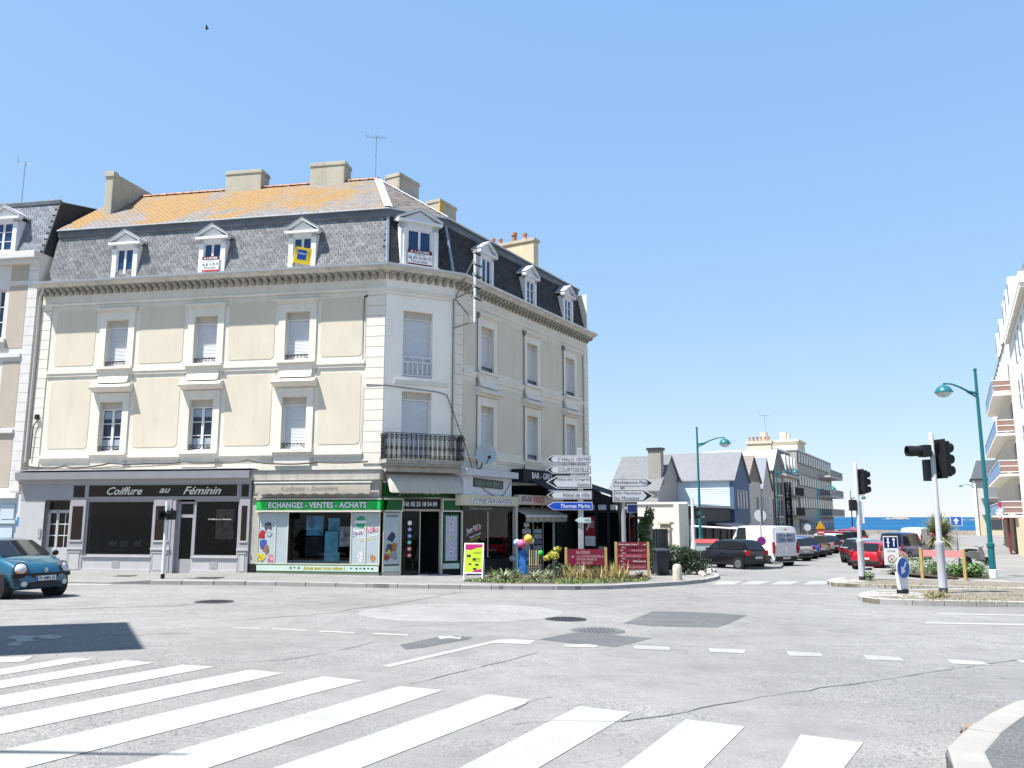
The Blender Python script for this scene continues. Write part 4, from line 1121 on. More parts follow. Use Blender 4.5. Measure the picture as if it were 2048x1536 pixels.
def two_tone(Mx, par, k=1.0, z=0):
    txt('Jeux Vidéo', par, Mx @ T(0, 0, -.001), wht, w=1.0*k, h=.27*k, bold=.06, shear=.1, anchor=(0, 0))
    txt('Jeux', par, Mx @ T(.0, 0, .003), pur_l, w=.40*k, h=.22*k, bold=.01, shear=.1, anchor=(0, 0)); txt('Vidéo', par, Mx @ T(.46*k, .03*k, .003), red_l, w=.52*k, h=.21*k, bold=.01, shear=.1, anchor=(0, 0))
    txt('Toutes Consoles', par, Mx @ T(.18*k, -.12*k, .002), wht, w=.76*k, h=.09*k, bold=.01, shear=.1, anchor=(0, 0)); txt('Neuf et Occasion', par, Mx @ T(.22*k, -.22*k, .002), yel, w=.62*k, h=.07*k, bold=.01, shear=.1, anchor=(0, 0))
two_tone(jv, gam)
o = MB().disc((-.62, 1.52), .22, -.347, -.343).build('round_emblem', M('emblem_green', (.04, .30, .16), .5), gam)
MB().box(-.86, -.40, -.352, -.347, 1.47, 1.57).build('emblem_band', white_p, o)
# chamfer: awning in shade above, sign behind it, phone board, door
gb('cornice_band', conc, CL, (-.02, 2.95, -.46, .0, 3.36, 3.55)); gb('upper_wall', conc, CL, (0, 2.9, -.05, .02, 1.9, 3.4))
sg = gb('upper_sign', grn_d, CL, (.02, 2.85, -.20, -.06, 2.42, 2.98)); gb('sign_trim', alu, CL, (-.02, 2.9, -.22, -.05, 2.38, 2.43), (-.02, 2.9, -.22, -.05, 2.96, 3.0), par=sg)
txt('JEUX VIDEO', sg, CL @ T(1.45, -.206, 2.62) @ UP, wht, w=1.7, h=.26, bold=.02)
tb = gb('phone_board', blk, CL, (.70, 2.24, -.30, -.10, 1.98, 2.34)); txt('Tél: 02 23 18 54 09', tb, CL @ T(1.42, -.304, 2.18) @ UP, wht, w=1.36, h=.17, bold=.015)
gb('sign_trim', alu, CL, (.70, 2.24, -.31, -.10, 1.94, 1.98), par=tb)
dr = gb('door', alu, CL, (.66, .70, -.34, -.28, zg, 1.94), (1.42, 1.45, -.30, -.25, zg, 1.94), (2.24, 2.32, -.40, -.2, zg, 1.94))
gb('pane', shop_glass, CL, (.70, 1.42, -.30, -.294, zg+.1, 1.94), par=dr)
for k, c_ in enumerate(((.75,.75,.78), (.22,.14,.45), (.10,.15,.55), (.02,.35,.20), (.60,.15,.13), (.55,.05,.10))):
    MB(CL).disc((1.02, 1.48 - .235*k), .085, -.312, -.304, 14).build('round_sticker', M('sticker_%d' % k, c_, .5, var=0), dr)
    MB(CL).box(.975, 1.065, -.316, -.312, 1.455 - .235*k, 1.50 - .235*k).build('sticker_icon', wht, dr)
gb('door_mat', M('mat_blue_grey', (.10, .11, .14), .95), CL, (1.3, 2.4, -.95, -.35, -.42, -.40))
gb('film_panel', film, CL, (.02, .62, -.36, -.35, .0, 1.86)); gb('bottom_strip', MATS['pale_green_strip'], CL, (.0, .64, -.385, -.35, -.26, -.05)); gb('glazing_frame', alu, CL, (.62, .66, -.39, -.3, zg, 1.9), (-.02, .02, -.38, -.3, -.3, 1.88)); gb('stall_riser', alu, CL, (0, .64, -.35, 0, zg, -.28))
txt('ECHANGE', gam, CL @ T(.32, -.366, 1.74) @ UP, navy_o, w=.42, h=.09, bold=.02)
vs_ = gb('vertical_sign', grn_d, CL, (2.36, 2.98, -.40, -.34, .02, 1.82)); gb('sign_face', M('lilac_face', (.45, .44, .58), .5, var=.15, scale=8), CL, (2.43, 2.91, -.406, -.40, .08, 1.74), par=vs_)
for k, ch in enumerate('JEUX VIDEO'):
    if ch == ' ':
        MB(CL).ball((2.67, -.41, .92), .07, 8, 6, (1, .2, 1)).build('sign_emblem', M('emblem_lime', (.45, .55, .10), .5), vs_); continue
    z_ = 1.60 - .158*k
    txt(ch, vs_, CL @ T(2.67, -.409, z_) @ UP, wht, h=.16, w=.15 if ch != 'I' else .07, bold=.07)
    txt(ch, vs_, CL @ T(2.67, -.413, z_) @ UP, (navy_o if k in (0, 1) else red_l if k < 5 else pur_l), h=.115, w=.10 if ch != 'I' else .03, bold=.01)
gb('bottom_strip', MATS['pale_green_strip'], CL, (2.34, 3.0, -.42, -.34, -.22, -.02)); gb('stall_riser', black_in, CL, (2.34, 3.0, -.36, 0, zg, -.22))
# right-hand side: window under the cream sign
gl = gb('glazing_frame', alu, RL, (.0, .06, -.46, -.40, zg, 1.95), (3.86, 4.02, -.62, -.46, zg-.3, 2.2), (1.9, 1.94, -.44, -.40, .1, 1.95)); gb('pane', shop_glass, RL, (.06, 3.86, -.425, -.42, .05, 1.93), par=gl)
gb('stall_riser', black_in, RL, (.0, 3.9, -.40, 0, zg-.3, .05)); gb('dark_band', M('dark_olive', (.05, .055, .04), .6), RL, (.0, 3.9, -.47, -.42, 1.93, 2.16))
txt('Toutes Consoles', gam, RL @ T(1.3, -.475, 2.05) @ UP, M('grey_lettering', (.4, .42, .4), .6), w=1.7, h=.13)
two_tone(RL @ T(.35, -.435, .95) @ UP @ RZ(R_(12)), gam, 1.1)
gb('shelf_rack', M('rack_grey', (.16, .17, .16), .7, var=.5, scale=8), RL, (1.7, 2.2, .5, .8, -.2, 1.5)); gb('pale_poster', M('poster_pale', (.40, .42, .38), .7, var=.3, scale=3), RL, (2.6, 3.4, .3, .32, .8, 1.75)); gb('grey_panel', M('panel_grey', (.20, .21, .21), .7), RL, (2.5, 3.5, .2, .28, -.3, .85))
ib = MB(RL)
for q in (((-1,2.5,zg-.3),(8.3,2.5,zg-.3),(8.3,2.5,3.2),(-1,2.5,3.2)), ((0,0,2.2),(8.3,0,2.2),(8.3,2.5,2.2),(0,2.5,2.2)), ((0,0,-.75),(8.3,0,-.75),(8.3,2.5,-.75),(0,2.5,-.75)), ((8.3,0,-1),(8.3,2.5,-1),(8.3,2.5,3.2),(8.3,0,3.2))): ib.quad(*q)
ib.build('interior', black_in, gam)

# fixed signs and awnings on the building
def fsign(name, label, F, org, cat='sign'):
    Mx = FLm @ F @ T(*org); o = link(bpy.data.objects.new(name, None)); o.matrix_basis = Mx; return tag(o, label, cat)
ns = fsign('fascia_sign', 'cream fascia sign with white words Neuf et Occasion', RL, (1.85, -.62, 2.34))
cream_s = M('cream_sign', (.60, .54, .40), .5, var=.05)
MB().box(-2.2, 2.2, -.03, .25, -.20, .20).build('board', cream_s, ns, bevel=.008)
bluo = M('navy_outline', (.03, .04, .16), .5, var=0)
for m_, bo, dz in ((bluo, .085, -.034), (wht, .02, -.038)): txt('Neuf et Occasion', ns, T(.1, dz, -.0) @ UP, m_, w=3.1, h=.235, bold=bo)
ns = fsign('fascia_sign', 'cream and pink fascia sign with words JEUX VIDEO by the white post', RL, (6.1, -.62, 2.42))
MB().box(-2.0, 2.2, -.03, .25, -.20, .22).build('board', M('pinkish_sign', (.56, .47, .40), .5, var=.08), ns, bevel=.008)
txt('JEUX', ns, T(-1.35, -.034, .02) @ UP, pur_l, w=.95, h=.28, bold=.015); txt('VIDEO', ns, T(-.25, -.034, .02) @ UP, red_l, w=1.05, h=.28, bold=.015); txt('ECHANGES - VENTES', ns, T(1.15, -.034, 0) @ UP, wht, w=1.6, h=.16, bold=.02)
ks = fsign('wall_sign', 'white box with dark green KODAK AGFA SERVICE sign over the cream fascia', RL, (1.95, -.45, 2.95))
MB().box(-1.95, 1.75, -.05, .44, -.42, .34).build('white_box', M('white_box', (.62, .63, .68), .5, var=.05, stain=.15), ks); MB().box(-2.05, 1.95, -.28, .44, .34, .60).build('ledge', M('ledge_grey', (.55, .55, .57), .6, var=.08, stain=.3), ks, bevel=.01)
bd = MB(RY(R_(1.5))).box(-1.25, 1.0, -.09, -.05, -.10, .24).build('sign_panel', M('sign_bottle_green', (.012, .04, .03), .4), ks)
txt('KODAK AGFA SERVICE', bd, RY(R_(1.5)) @ T(-.12, -.094, .06) @ UP, M('faded_lettering', (.28, .36, .30), .6), w=2.0, h=.19)
sag([(-.6, -.07, -.1), (.3, -.09, -.40), (1.0, -.09, -.36), (1.6, -.1, .2)], .012, 'cable', cable_m, ks, drop=.03)
# awnings
can = M('beige_canvas', (.40, .36, .30), .85, var=.10, scale=2.5, stain=.3, stcol=(.16, .14, .10))
aw = fsign('shop_awning', 'rolled dirty beige awning with faded lettering above the green fascia', I4, (-2.45, -.52, 2.8), 'awning')
pts = []
MB().loft([[(x, -.02, .17), (x, -.14, .12), (x, -.16, -.05 + .012*math.sin(x*9)), (x, -.15, -.26 + .02*math.sin(x*14)), (x, -.13, -.26 + .02*math.sin(x*14)), (x, -.02, .10)] for x in [-2.25 + .1*i for i in range(46)]]).build('valance', can, aw, smooth=40)
MB().box(-2.3, 2.3, -.17, .0, .14, .19).build('front_bar', M('awning_bar', (.72, .70, .64), .5), aw)
txt('Cadeaux - Souvenirs', aw, T(-.1, -.172, -.03) @ UP, M('faded_grey_print', (.24, .23, .20), .8), w=2.2, h=.17, shear=.3)
aw = fsign('shop_awning', 'plain beige awning hanging over the corner shop door', CL, (1.55, -.08, 3.36), 'awning')
prof = [(.02, -.02), (-.30, -.16), (-.55, -.42), (-.68, -.78)]
MB().loft([[(x, y, z) for y, z in prof] + [(x, y+.015, z-.01) for y, z in prof[::-1]] for x in (-1.42, -.7, 0, .7, 1.42)]).build('canopy', M('shade_canvas', (.50, .45, .38), .85, var=.06, stain=.15), aw, smooth=30)
MB().xy([(-1.42, .0), (-1.42, 0)], 0, 0) if 0 else None
for sx in (-1.42, 1.42): MB().yz([(.02, -.02), (-.30, -.16), (-.55, -.42), (-.68, -.78), (-.45, -.72), (-.18, -.42)], sx-.004, sx+.004).build('side_flap', M('cream_flap', (.68, .64, .52), .8), aw)
# for-rent boards in the dormer windows
def rent(F, org, w, h, label, tilt=0):
    o = fsign('rent_sign', label, F, org)
    MB().box(-w/2, w/2, -.012, .0, 0, h).build('board', white_p, o); mar = M('maroon_print', (.10, .008, .03), .6, var=0); dk = M('navy_print', (.02, .03, .14), .6, var=0)
    MB().box(-w/2, w/2, -.015, -.012, h*.76, h).build('header', mar, o); MB().box(-w/2, w/2, -.015, -.012, 0, h*.10).build('footer', M('red_print', (.55, .02, .02), .6, var=0) if tilt else mar, o)
    txt('A LOUER', o, T(0, -.018, h*.88) @ UP, wht, w=w*.82, h=h*.14, bold=.02); txt('T2 75 M²', o, T(0, -.018, h*.66) @ UP, dk, w=w*.45, h=h*.10)
    txt('06 83 16 90 75', o, T(0, -.018, h*.46) @ UP, dk, w=w*.94, h=h*.20, bold=.01); txt('Particulier', o, T(0, -.018, h*.24) @ UP, dk, w=w*.70, h=h*.15, bold=.01)
rent(I4, (-7.48, .02, 11.50), .74, .62, 'for rent board in the middle dormer of the sunlit roof', 1)
rent(CL, (1.36, .03, 11.52), 1.02, .62, 'for rent board in the wide corner dormer')
ys = fsign('estate_agent_sign', 'yellow and blue folded estate agency board in a dormer window', I4, (-3.55, -.05, 11.45))
yb = M('yellow_board', (.68, .50, .02), .5, var=.03); nbm = M('blue_board', (.01, .05, .28), .5, var=.02)
MB(RY(R_(6))).hexa([(-.36,-.05,.06),(-.16,-.34,.12),(-.15,-.32,.12),(-.35,-.03,.06),(-.30,-.05,.66),(-.14,-.34,.74),(-.13,-.32,.74),(-.29,-.03,.66)]).build('side_face', yb, ys)
FY = T(-.14, -.34, .08) @ RZ(R_(24)) @ RY(R_(6))
f_ = MB(FY).box(0, .62, -.01, .01, 0, .66).build('front_face', yb, ys); MB(FY).box(.10, .44, -.014, -.01, .16, .56).build('blue_square', nbm, f_)
txt('atlys', f_, FY @ T(.27, -.018, .40) @ UP, wht, w=.28, h=.09); txt('A LOUER', f_, FY @ T(.53, -.016, .33) @ UP @ RZ(math.pi/2), navy_o, w=.40, h=.07); txt('02 99 40 00 00', f_, FY @ T(.28, -.016, .08) @ UP, navy_o, w=.5, h=.06) if 0 else None

# bar awning and glazed veranda
navy_c = M('black_canvas', (.016, .017, .024), .8, var=.1)
ba = fsign('bar_awning', 'black awning with white words BAR - GRILL on the shaded facade', RL, (4.45, -.05, 3.3), 'awning')
MB().box(0, 4.6, -.62, .0, -.10, .46).build('valance', navy_c, ba, bevel=.02); MB().loft([[(x, -.62, .0), (x, -1.5, -.42), (x, -1.5, -.46), (x, -.62, -.06)] for x in (.6, 4.4, 6.2)]).build('canopy', navy_c, ba)
txt('BAR - GRILL', ba, T(1.75, -.626, .20) @ UP, wht, w=2.0, h=.27, bold=.01); MB().box(.6, 4.4, -1.52, -1.49, -.50, -.44).build('front_bar', M('pale_edge', (.4, .42, .48), .6), ba)
ver = fsign('bar_veranda', 'black framed glazed veranda of the bar beside the corner building', RL, (8.7, 0, -.72), 'veranda')
VW = 3.3
xs = [0, -.8, -1.5, -2.15, -2.75, -VW]
vf = MB()
for y in xs: vf.box(-.05, .05, y-.06, y+.06, 0, 3.05)
vf.box(-.05, .05, -VW, 0, 2.62, 2.74); vf.box(-.06, .06, -VW-.1, 0, 3.0, 3.2); vf.box(-.045, .045, -VW, 0, 0, .62)
for x in (1.0, 2.0): vf.box(x-.05, x+.05, -VW-.06, -VW+.06, 0, 3.05)
vf.box(0, 2.05, -VW-.05, -VW+.05, 3.0, 3.2); vf.box(0, 2.05, -VW-.045, -VW+.045, 0, .62)
vf.build('frame', blk, ver)
vglass = glass('veranda_glass', (.45, .5, .52))
for a, b in zip(xs, xs[1:]): MB().box(-.005, .005, b+.06, a-.06, .62, 2.62).build('pane', vglass, ver); MB().box(-.03, -.02, b+.10, a-.10, 2.70, 2.98).build('sign_strip', M('pale_sign', (.55, .56, .58), .5), ver)
for x in (0, 1.0): MB().box(x+.06, x+.94, -VW-.005, -VW+.005, .62, 2.98).build('pane', vglass, ver)
MB().quad((-.1, .0, 4.35), (-.1, -VW-.2, 3.22), (2.1, -VW-.2, 3.22), (2.1, 0, 4.35)).build('roof', navy_c, ver); MB().quad((-.06, 0, 3.2), (-.06, 0, 4.3), (-.06, -VW, 3.2)).build('roof_gable', navy_c, ver)
VT = RZ(-math.pi/2)
for s, y, w_ in (('Bar', -1.15, .3), ('Restaurant', -1.82, .5)): txt(s, ver, T(-.035, y, 2.84) @ VT @ UP, dkgrey, w=w_, h=.13)
MB().quad((.1, -VW+.1, .03), (1.9, -VW+.1, .03), (1.9, -.1, .03), (.1, -.1, .03)).build('floor', M('veranda_floor', (.12, .11, .10), .6), ver)
MB().box(1.95, 2.0, -VW+.1, 0, 0, 3.1).build('back_wall', M('veranda_wall', (.16, .15, .14), .8, var=.4, scale=2), ver)
pr = M('poster_red', (.32, .02, .03), .5, var=.2, scale=5)
o = MB().box(-.03, -.02, -2.08, -1.56, 1.55, 2.45).build('poster', pr, ver); MB().box(-.034, -.03, -2.08, -1.56, 1.10, 1.55).build('poster_foot', white_p, ver)
for k in range(3): MB().tube([(-.036, -1.62 - .04*k, 1.80 + .1*k), (-.036, -1.82, 2.0 + .1*k), (-.036, -2.02, 1.96 + .12*k)], .02, 5).build('poster_stroke', white_p, o)
MB().box(-.05, -.02, -2.6, -2.25, .65, 1.1).build('menu_board', grey_steel, ver)
# press shop opening with its own small awning
prs = fsign('press_shop_front', 'open newsagent shopfront with small striped awning beside the white post', RL, (4.1, 0, -.72), 'shopfront')
MB().box(.15, 4.1, -.9, -.85, 2.42, 2.50).build('awning_bar', M('pale_bar', (.62, .60, .56), .5), prs)
aw_s = M('dirty_stripe', (.30, .27, .22), .9, var=.35, scale=6)
for k in range(13): MB().box(.2 + .3*k, .2 + .3*k + .29, -.88, -.86, 2.22 - .03*(k % 2), 2.42).build('awning_flap', aw_s if k % 2 else can, prs)
MB().quad((.15, -.88, 2.5), (4.1, -.88, 2.5), (4.1, 0, 2.85), (.15, 0, 2.85)).build('canopy', can, prs)
for x in (.1, 2.3, 3.2, 4.2): MB().box(x, x+.05, -.08, .0, 0, 2.9).build('post', alu, prs)
MB().box(2.35, 4.2, -.06, -.05, .3, 2.4).build('pane', vglass, prs)
for k in range(6):
    MB().box(.7 + .02*(k % 2), 1.15, -.5, -.45, .9 + .22*k, 1.08 + .22*k).build('postcard_pocket', M('card_%d' % (k % 3), ((.5,.5,.5), (.2,.22,.25), (.62,.6,.58))[k % 3], .6, var=.6, scale=14), prs)
MB().tube([(.93, -.45, .0), (.93, -.45, 2.3)], .02, 6).build('rack_pole', grey_steel, prs)

# ---------------------------------------------------------------- roof and wall fittings
def at(px, py, Y):                                   # point at depth Y seen at a place of the photograph
    r = ray(px, py); k = Y / r.y; return Vector((r.x*k, Y, HC + r.z*k))
def rooted(name, label, cat, px, py, dz=.0, rz=0., group=None):
    p = G(px, py, dz); return thing(name, label, cat, (p.x, p.y, p.z), rz, group)
an_m = M('antenna_metal', (.30, .32, .35), .4, metal=.6)
def antenna(name, label, loc, h, s=1.0, rz=.4):
    o = thing(name, label, 'antenna', loc, rz)
    MB().tube([(0,0,0),(0,0,h)], .018, 6).build('mast', an_m, o)
    b = MB(); b.tube([(-.45*s,0,h-.15),(.45*s,0,h-.05)], .012, 5)
    b.build('boom', an_m, o)
    for k in range(6):
        x = -.4*s + .16*s*k; e = MB(); e.tube([(x,-.22*s,h-.13+.018*k),(x,.22*s,h-.13+.018*k)], .007, 4); e.build('element', an_m, o)
    for sx in (-1, 1): MB().tube([(-.42*s, 0, h-.1), (-.55*s, sx*.15*s, h+.25*sx*s + .1)], .012, 4).build('reflector', an_m, o)
    return o
antenna('roof_antenna', 'thin television antenna on the roof ridge of the corner building', (FLm @ Vector((-2.05, 4.0, 16.6)))[:], 2.15)
antenna('roof_antenna', 'thin television antenna at the left edge above the neighbouring roof', (FLm @ Vector((-17.6, 1.2, 15.3)))[:], 2.2, .6)
dish = thing('satellite_dish', 'grey satellite dish above the shop sign on the shaded facade', 'satellite dish', (FR @ Vector((1.45, -.18, 3.55)))[:], math.atan2(FR[1][0], FR[0][0]))
D_ = T(.0, -.42, .62) @ RZ(R_(-42)) @ RX(R_(78))
MB(D_).lathe([(.01, 0), (.15, .01), (.30, .045), (.42, .10), (.43, .10), (.30, .03), (.15, -.01), (.01, -.02)], 24).build('reflector', M('dish_grey', (.47, .49, .50), .5), dish, smooth=40)
MB().tube([(0, .1, .0), (0, -.2, .1), (0, -.36, .5)], .03, 6).build('bracket', dkgrey, dish); MB(D_).tube([(0, -.40, .05), (0, -.25, .48)], .015, 5).build('feed_arm', dkgrey, dish); MB(D_).box(-.05, .05, -.3, -.2, .44, .56).build('receiver', dkgrey, dish)
lb = thing('cable_bracket', 'steel wall bracket with old cable insulators at the facade corner under the roof', 'cable bracket', (FR @ Vector((-.05, -1.0, 9.25)))[:], math.atan2(FR[1][0], FR[0][0]))
MB().box(-.045, .045, -.045, .045, 0, 2.95).build('mast', M('galv_pale', (.60, .61, .60), .5, metal=.2), lb)
st_m = M('strut_grey', (.20, .20, .20), .6)
for a, b in (((0, 0, .05), (.05, .98, -.1)), ((0, 0, 1.35), (.05, .98, 1.1)), ((0, .1, .1), (.05, .98, 1.1)), ((.05, .98, 1.1), (0, .06, 2.6))): MB().tube([a, b], .026, 6).build('strut', st_m, lb)
for k in range(5):
    z = .95 + .46*k
    i_ = MB().box(-.34, .34, -.07, -.045, z-.03, z+.03).build('cross_arm', blk, lb)
    for x in (-.3, .3): MB().lathe([(.02, -.07), (.045, -.05), (.03, 0), (.05, .05), (.02, .07)], 8, (x, -.12, z)).build('insulator', M('porcelain', (.35, .37, .36), .3), i_)
bird = thing('bird', 'small dark bird flying high in the sky at the upper left', 'bird', at(414, 57, 60)[:], .3)
MB().ball((0, 0, 0), .07, 8, 6, (2.4, .8, .8)).build('body', dkgrey, bird, smooth=60)
for sy in (-1, 1): MB().a([(.06, 0, .03), (.02, sy*.30, .12), (-.08, sy*.42, .06), (-.10, 0, .02)], [(0,1,2,3)]).build('wing', dkgrey, bird)

# ---------------------------------------------------------------- posts, signs and signals
def pole(parent, h, r, mat, name='post', base=None, z0=0.):
    o = MB().tube([(0,0,z0-.05),(0,0,h)], r, 12).build(name, mat, parent, smooth=50); return o
# pedestrian signal at the left
ps_ = rooted('pedestrian_signal', 'short white post with two black pedestrian signal boxes by the hairdresser', 'traffic signal', 325, 1158, .11)
pole(ps_, 2.45, .055, white_p); MB().tube([(0,0,0),(0,0,.16)], .062, 12).build('base_collar', blk, ps_)
for x0, rz in ((-.17, .5), (.17, -.5)):
    b = MB(T(x0, -.02, 1.86) @ RZ(rz)).box(-.11, .11, -.12, .10, 0, .30).build('signal_box', blk, ps_, bevel=.015)
    MB(T(x0, -.02, 1.86) @ RZ(rz) @ T(0, -.12, .15)).lathe([(.075, 0), (.085, .12), (.07, .12), (.06, 0)], 12, (0,0,0), RX(math.pi/2)).build('visor', blk, b)
    MB(T(x0, -.02, 1.86) @ RZ(rz)).box(-.03, .03, -.03, .03, .3, .36).build('hinge', blk, b)
# big arrow direction signs
pan_m = M('sign_grey_white', (.52, .52, .55), .45, var=.03); sgn_w = M('sign_white', (.72, .72, .72), .4, var=.02); sgn_b = M('sign_blue', (.008, .06, .42), .4, var=.03); sgn_k = M('sign_black', (.012, .012, .014), .5)
def arrow_panel(root, Y, x0, x1, y0, y1, left, lines, base=pan_m, let=None, border=True, ital=True):
    O = Vector(root.location); px = (x0+x1)/2
    a, b = at(x0, (y0+y1)/2, Y), at(x1, (y0+y1)/2, Y); zt, zb_ = at(px, y0, Y).z - O.z, at(px, y1, Y).z - O.z
    xa, xb = a.x - O.x, b.x - O.x; h = zt - zb_; zc = (zt+zb_)/2; tip = h*.85
    def poly(k):
        i = k; 
        if left: return [(xa+i*1.9, zc), (xa+tip+i*.45, zt-i), (xb-i, zt-i), (xb-i, zb_+i), (xa+tip+i*.45, zb_+i)]
        return [(xb-i*1.9, zc), (xb-tip-i*.45, zt-i), (xa+i, zt-i), (xa+i, zb_+i), (xb-tip-i*.45, zb_+i)]
    o = MB().xz(poly(0), -.14, -.10).build('arrow_panel', sgn_w, root)
    if border:
        MB().xz(poly(h*.06), -.143, -.139).build('panel_border', sgn_k if base is pan_m else base, o)
        if base is pan_m:                                       # thick black point, pale field
            k = h*.12
            P = poly(k); 
            if left: P[0] = (xa+tip*.55+k, zc)
            else: P[0] = (xb-tip*.55-k, zc)
            MB().xz(P, -.146, -.142).build('panel_field', pan_m, o)
    n = len(lines); lh = h*.66/n
    for i, ln in enumerate(lines):
        z = zc + (n-1)*h*.19 - i*h*.38*(1 if n > 1 else 1)
        s, w0, w1 = ln
        wx = (xb - xa)
        txt(s, o, T((xa + wx*(w0+w1)/2), -.149, z) @ UP, let or sgn_k, w=wx*(w1-w0), h=lh*.78, shear=.18 if ital else 0, bold=.0)
    return o
Y1 = 31.4
p = at(1163, 1157, Y1)
d1 = thing('direction_signpost', 'signpost with stack of left pointing arrow signs, lowest one blue', 'signpost', (p.x, p.y, g(p.x, p.y) + .12), 0)
MB().box(-.10, .10, -.08, .08, -.05, at(1163, 896, Y1).z - d1.location.z).build('post', grey_steel, d1, bevel=.03)
arrow_panel(d1, Y1, 1092, 1181, 911, 927, True, [('Sᵗ MALO', .26, .62)], ital=False)
o = [c for c in d1.children if c.name.startswith('arrow_panel')][-1]
q = at(1165, 919, Y1); txt('CENTRE', o, T(q.x - d1.location.x, -.149, q.z - d1.location.z) @ UP, sgn_k, w=.50, h=.12, shear=.18)
arrow_panel(d1, Y1, 1092, 1182, 932, 948, True, [('COURTOISVILLE', .27, .95)])
arrow_panel(d1, Y1, 1092, 1183, 952, 977, True, [('Palais des Congrès', .22, .95), ('Casino', .68, .95)])
arrow_panel(d1, Y1, 1093, 1183, 982, 999, True, [('Hôtel de Ville', .36, .95)])
arrow_panel(d1, Y1, 1094, 1184, 1004, 1020, True, [('Thermes Marins', .30, .95)], base=sgn_b, let=wht)
arrow_panel(d1, Y1, 1149, 1181, 1035.5, 1046, True, [('HOTEL', .62, .95)], base=M('pale_teal_sign', (.42, .55, .55), .5), let=sgn_k, ital=False)
Y2 = 33.0
p = at(1249, 1150, Y2)
d2 = thing('direction_signpost', 'signpost with two right pointing white arrow signs', 'signpost', (p.x, p.y, g(p.x, p.y) + .12), 0)
MB().tube([(0,0,-.05),(0,0,at(1249, 955, Y2).z - d2.location.z)], .085, 12).build('post', grey_steel, d2, smooth=50)
arrow_panel(d2, Y2, 1224, 1305, 958, 974, False, [('Rochebonne Plage', .05, .88)])
arrow_panel(d2, Y2, 1225, 1307, 979, 1004, False, [('Site Nautique', .05, .68), ('les Mouettes', .05, .64)])
q0, q1 = at(1254, 1024, Y2), at(1273, 1009, Y2)
np_ = thing('street_name_plate', 'small dark blue street name plate beside the signpost', 'sign', (q0.x, Y2 - .12, q0.z), 0)
MB().box(0, q1.x-q0.x, -.02, 0, 0, q1.z-q0.z).build('plate', M('enamel_blue', (.012, .02, .10), .4), np_); MB().box(-.015, q1.x-q0.x+.015, -.012, .004, -.015, q1.z-q0.z+.015).build('plate_edge', sgn_w, np_); MB().box(-.15, .02, -.01, .04, .1, .2).build('bracket', grey_steel, np_)
# maroon hotel boards on wooden posts
wood_y = M('yellow_wood', (.40, .28, .11), .7, var=.15, scale=6, bump=.2); mar_m = M('maroon_board', (.17, .010, .028), .5, var=.08); mar2 = M('maroon_board_light', (.26, .03, .05), .5, var=.08); pink_l = M('pale_pink_lettering', (.55, .38, .38), .6, var=0)
def larrow(x, z, s, par, right=False, mat=wht):
    k = 1 if right else -1
    MB().box(x-s, x+s, -.062, -.058, z-.10*s, z+.10*s).xz([(x+k*s*1.1, z), (x+k*s*.35, z+s*.6), (x+k*s*.1, z+s*.6), (x+k*s*.8, z), (x+k*s*.1, z-s*.6), (x+k*s*.35, z-s*.6)], -.062, -.058).build('arrow_mark', mat, par)
def hotel_board(name, label, xa, xb, ytop, Yd, panels):
    p = at(xa, 1157, Yd); o = thing(name, label, 'sign board', (p.x, Yd, g(p.x, Yd) + .13), R_(-4)); O = o.location
    W = at(xb, 1157, Yd).x - p.x; H = at(xa, ytop, Yd).z - O.z
    for x in (0, W): MB().box(x-.05, x+.05, -.05, .05, -.05, H).build('post', wood_y, o, bevel=.012)
    for (y0, y1, m_, tx) in panels:
        z1, z0 = at((xa+xb)/2, y0, Yd).z - O.z, at((xa+xb)/2, y1, Yd).z - O.z
        b = MB().box(.055, W-.055, -.055, -.02, z0, z1).build('panel', m_, o, bevel=.004)
        for t in tx:
            if t[0] == '<': larrow(.055 + .14*W, z0+(z1-z0)*t[1], .05, b)
            elif t[0] == '>': larrow(W*.88, z0+(z1-z0)*t[1], .05, b, True)
            elif t[0] == '_': MB().box(W*t[1], W*t[2], -.059, -.056, z0+(z1-z0)*t[3], z0+(z1-z0)*t[3]+.012).build('underline', pink_l, b)
            else: txt(t[0], b, T(W*(t[1]+t[2])/2, -.060, z0+(z1-z0)*t[3]) @ UP, t[5] if len(t) > 5 else pink_l, w=W*(t[2]-t[1]), h=t[4], shear=.1)
    return o
hotel_board('hotel_sign_board', 'maroon board on two wooden posts pointing to the hotels of Courtoisville', 1132.5, 1212, 1095, 31.0,
    [(1098, 1130, mar_m, [('les Hôtels', .26, .60, .84, .085), ('_', .26, .60, .72), ('<', .52), ('de COURTOISVILLE', .27, .95, .55, .085), ('INTRA-MUROS', .27, .78, .36, .085), ('du SILLON', .27, .66, .16, .085)])])
hotel_board('hotel_sign_board', 'taller maroon board of five stacked hotel name strips on wooden posts', 1233, 1297, 1084, 31.6,
    [(1084, 1094, mar_m, [('Hôtel Alpha Océan**', .08, .72, .5, .075, wht), ('>', .5)]), (1096, 1105, mar_m, [('<', .5), ('Hôtel Eden**', .48, .92, .5, .075)]),
     (1107, 1116, mar2, [('<', .5), ('Hôtel Le Bélvédère', .30, .78, .5, .07)]), (1118, 1127, mar_m, [('<', .5), ('Hôtel Jersey', .52, .92, .5, .08, wht)]), (1129, 1138, mar2, [('<', .5), ('Hôtel les Courlis', .30, .88, .5, .075)])])
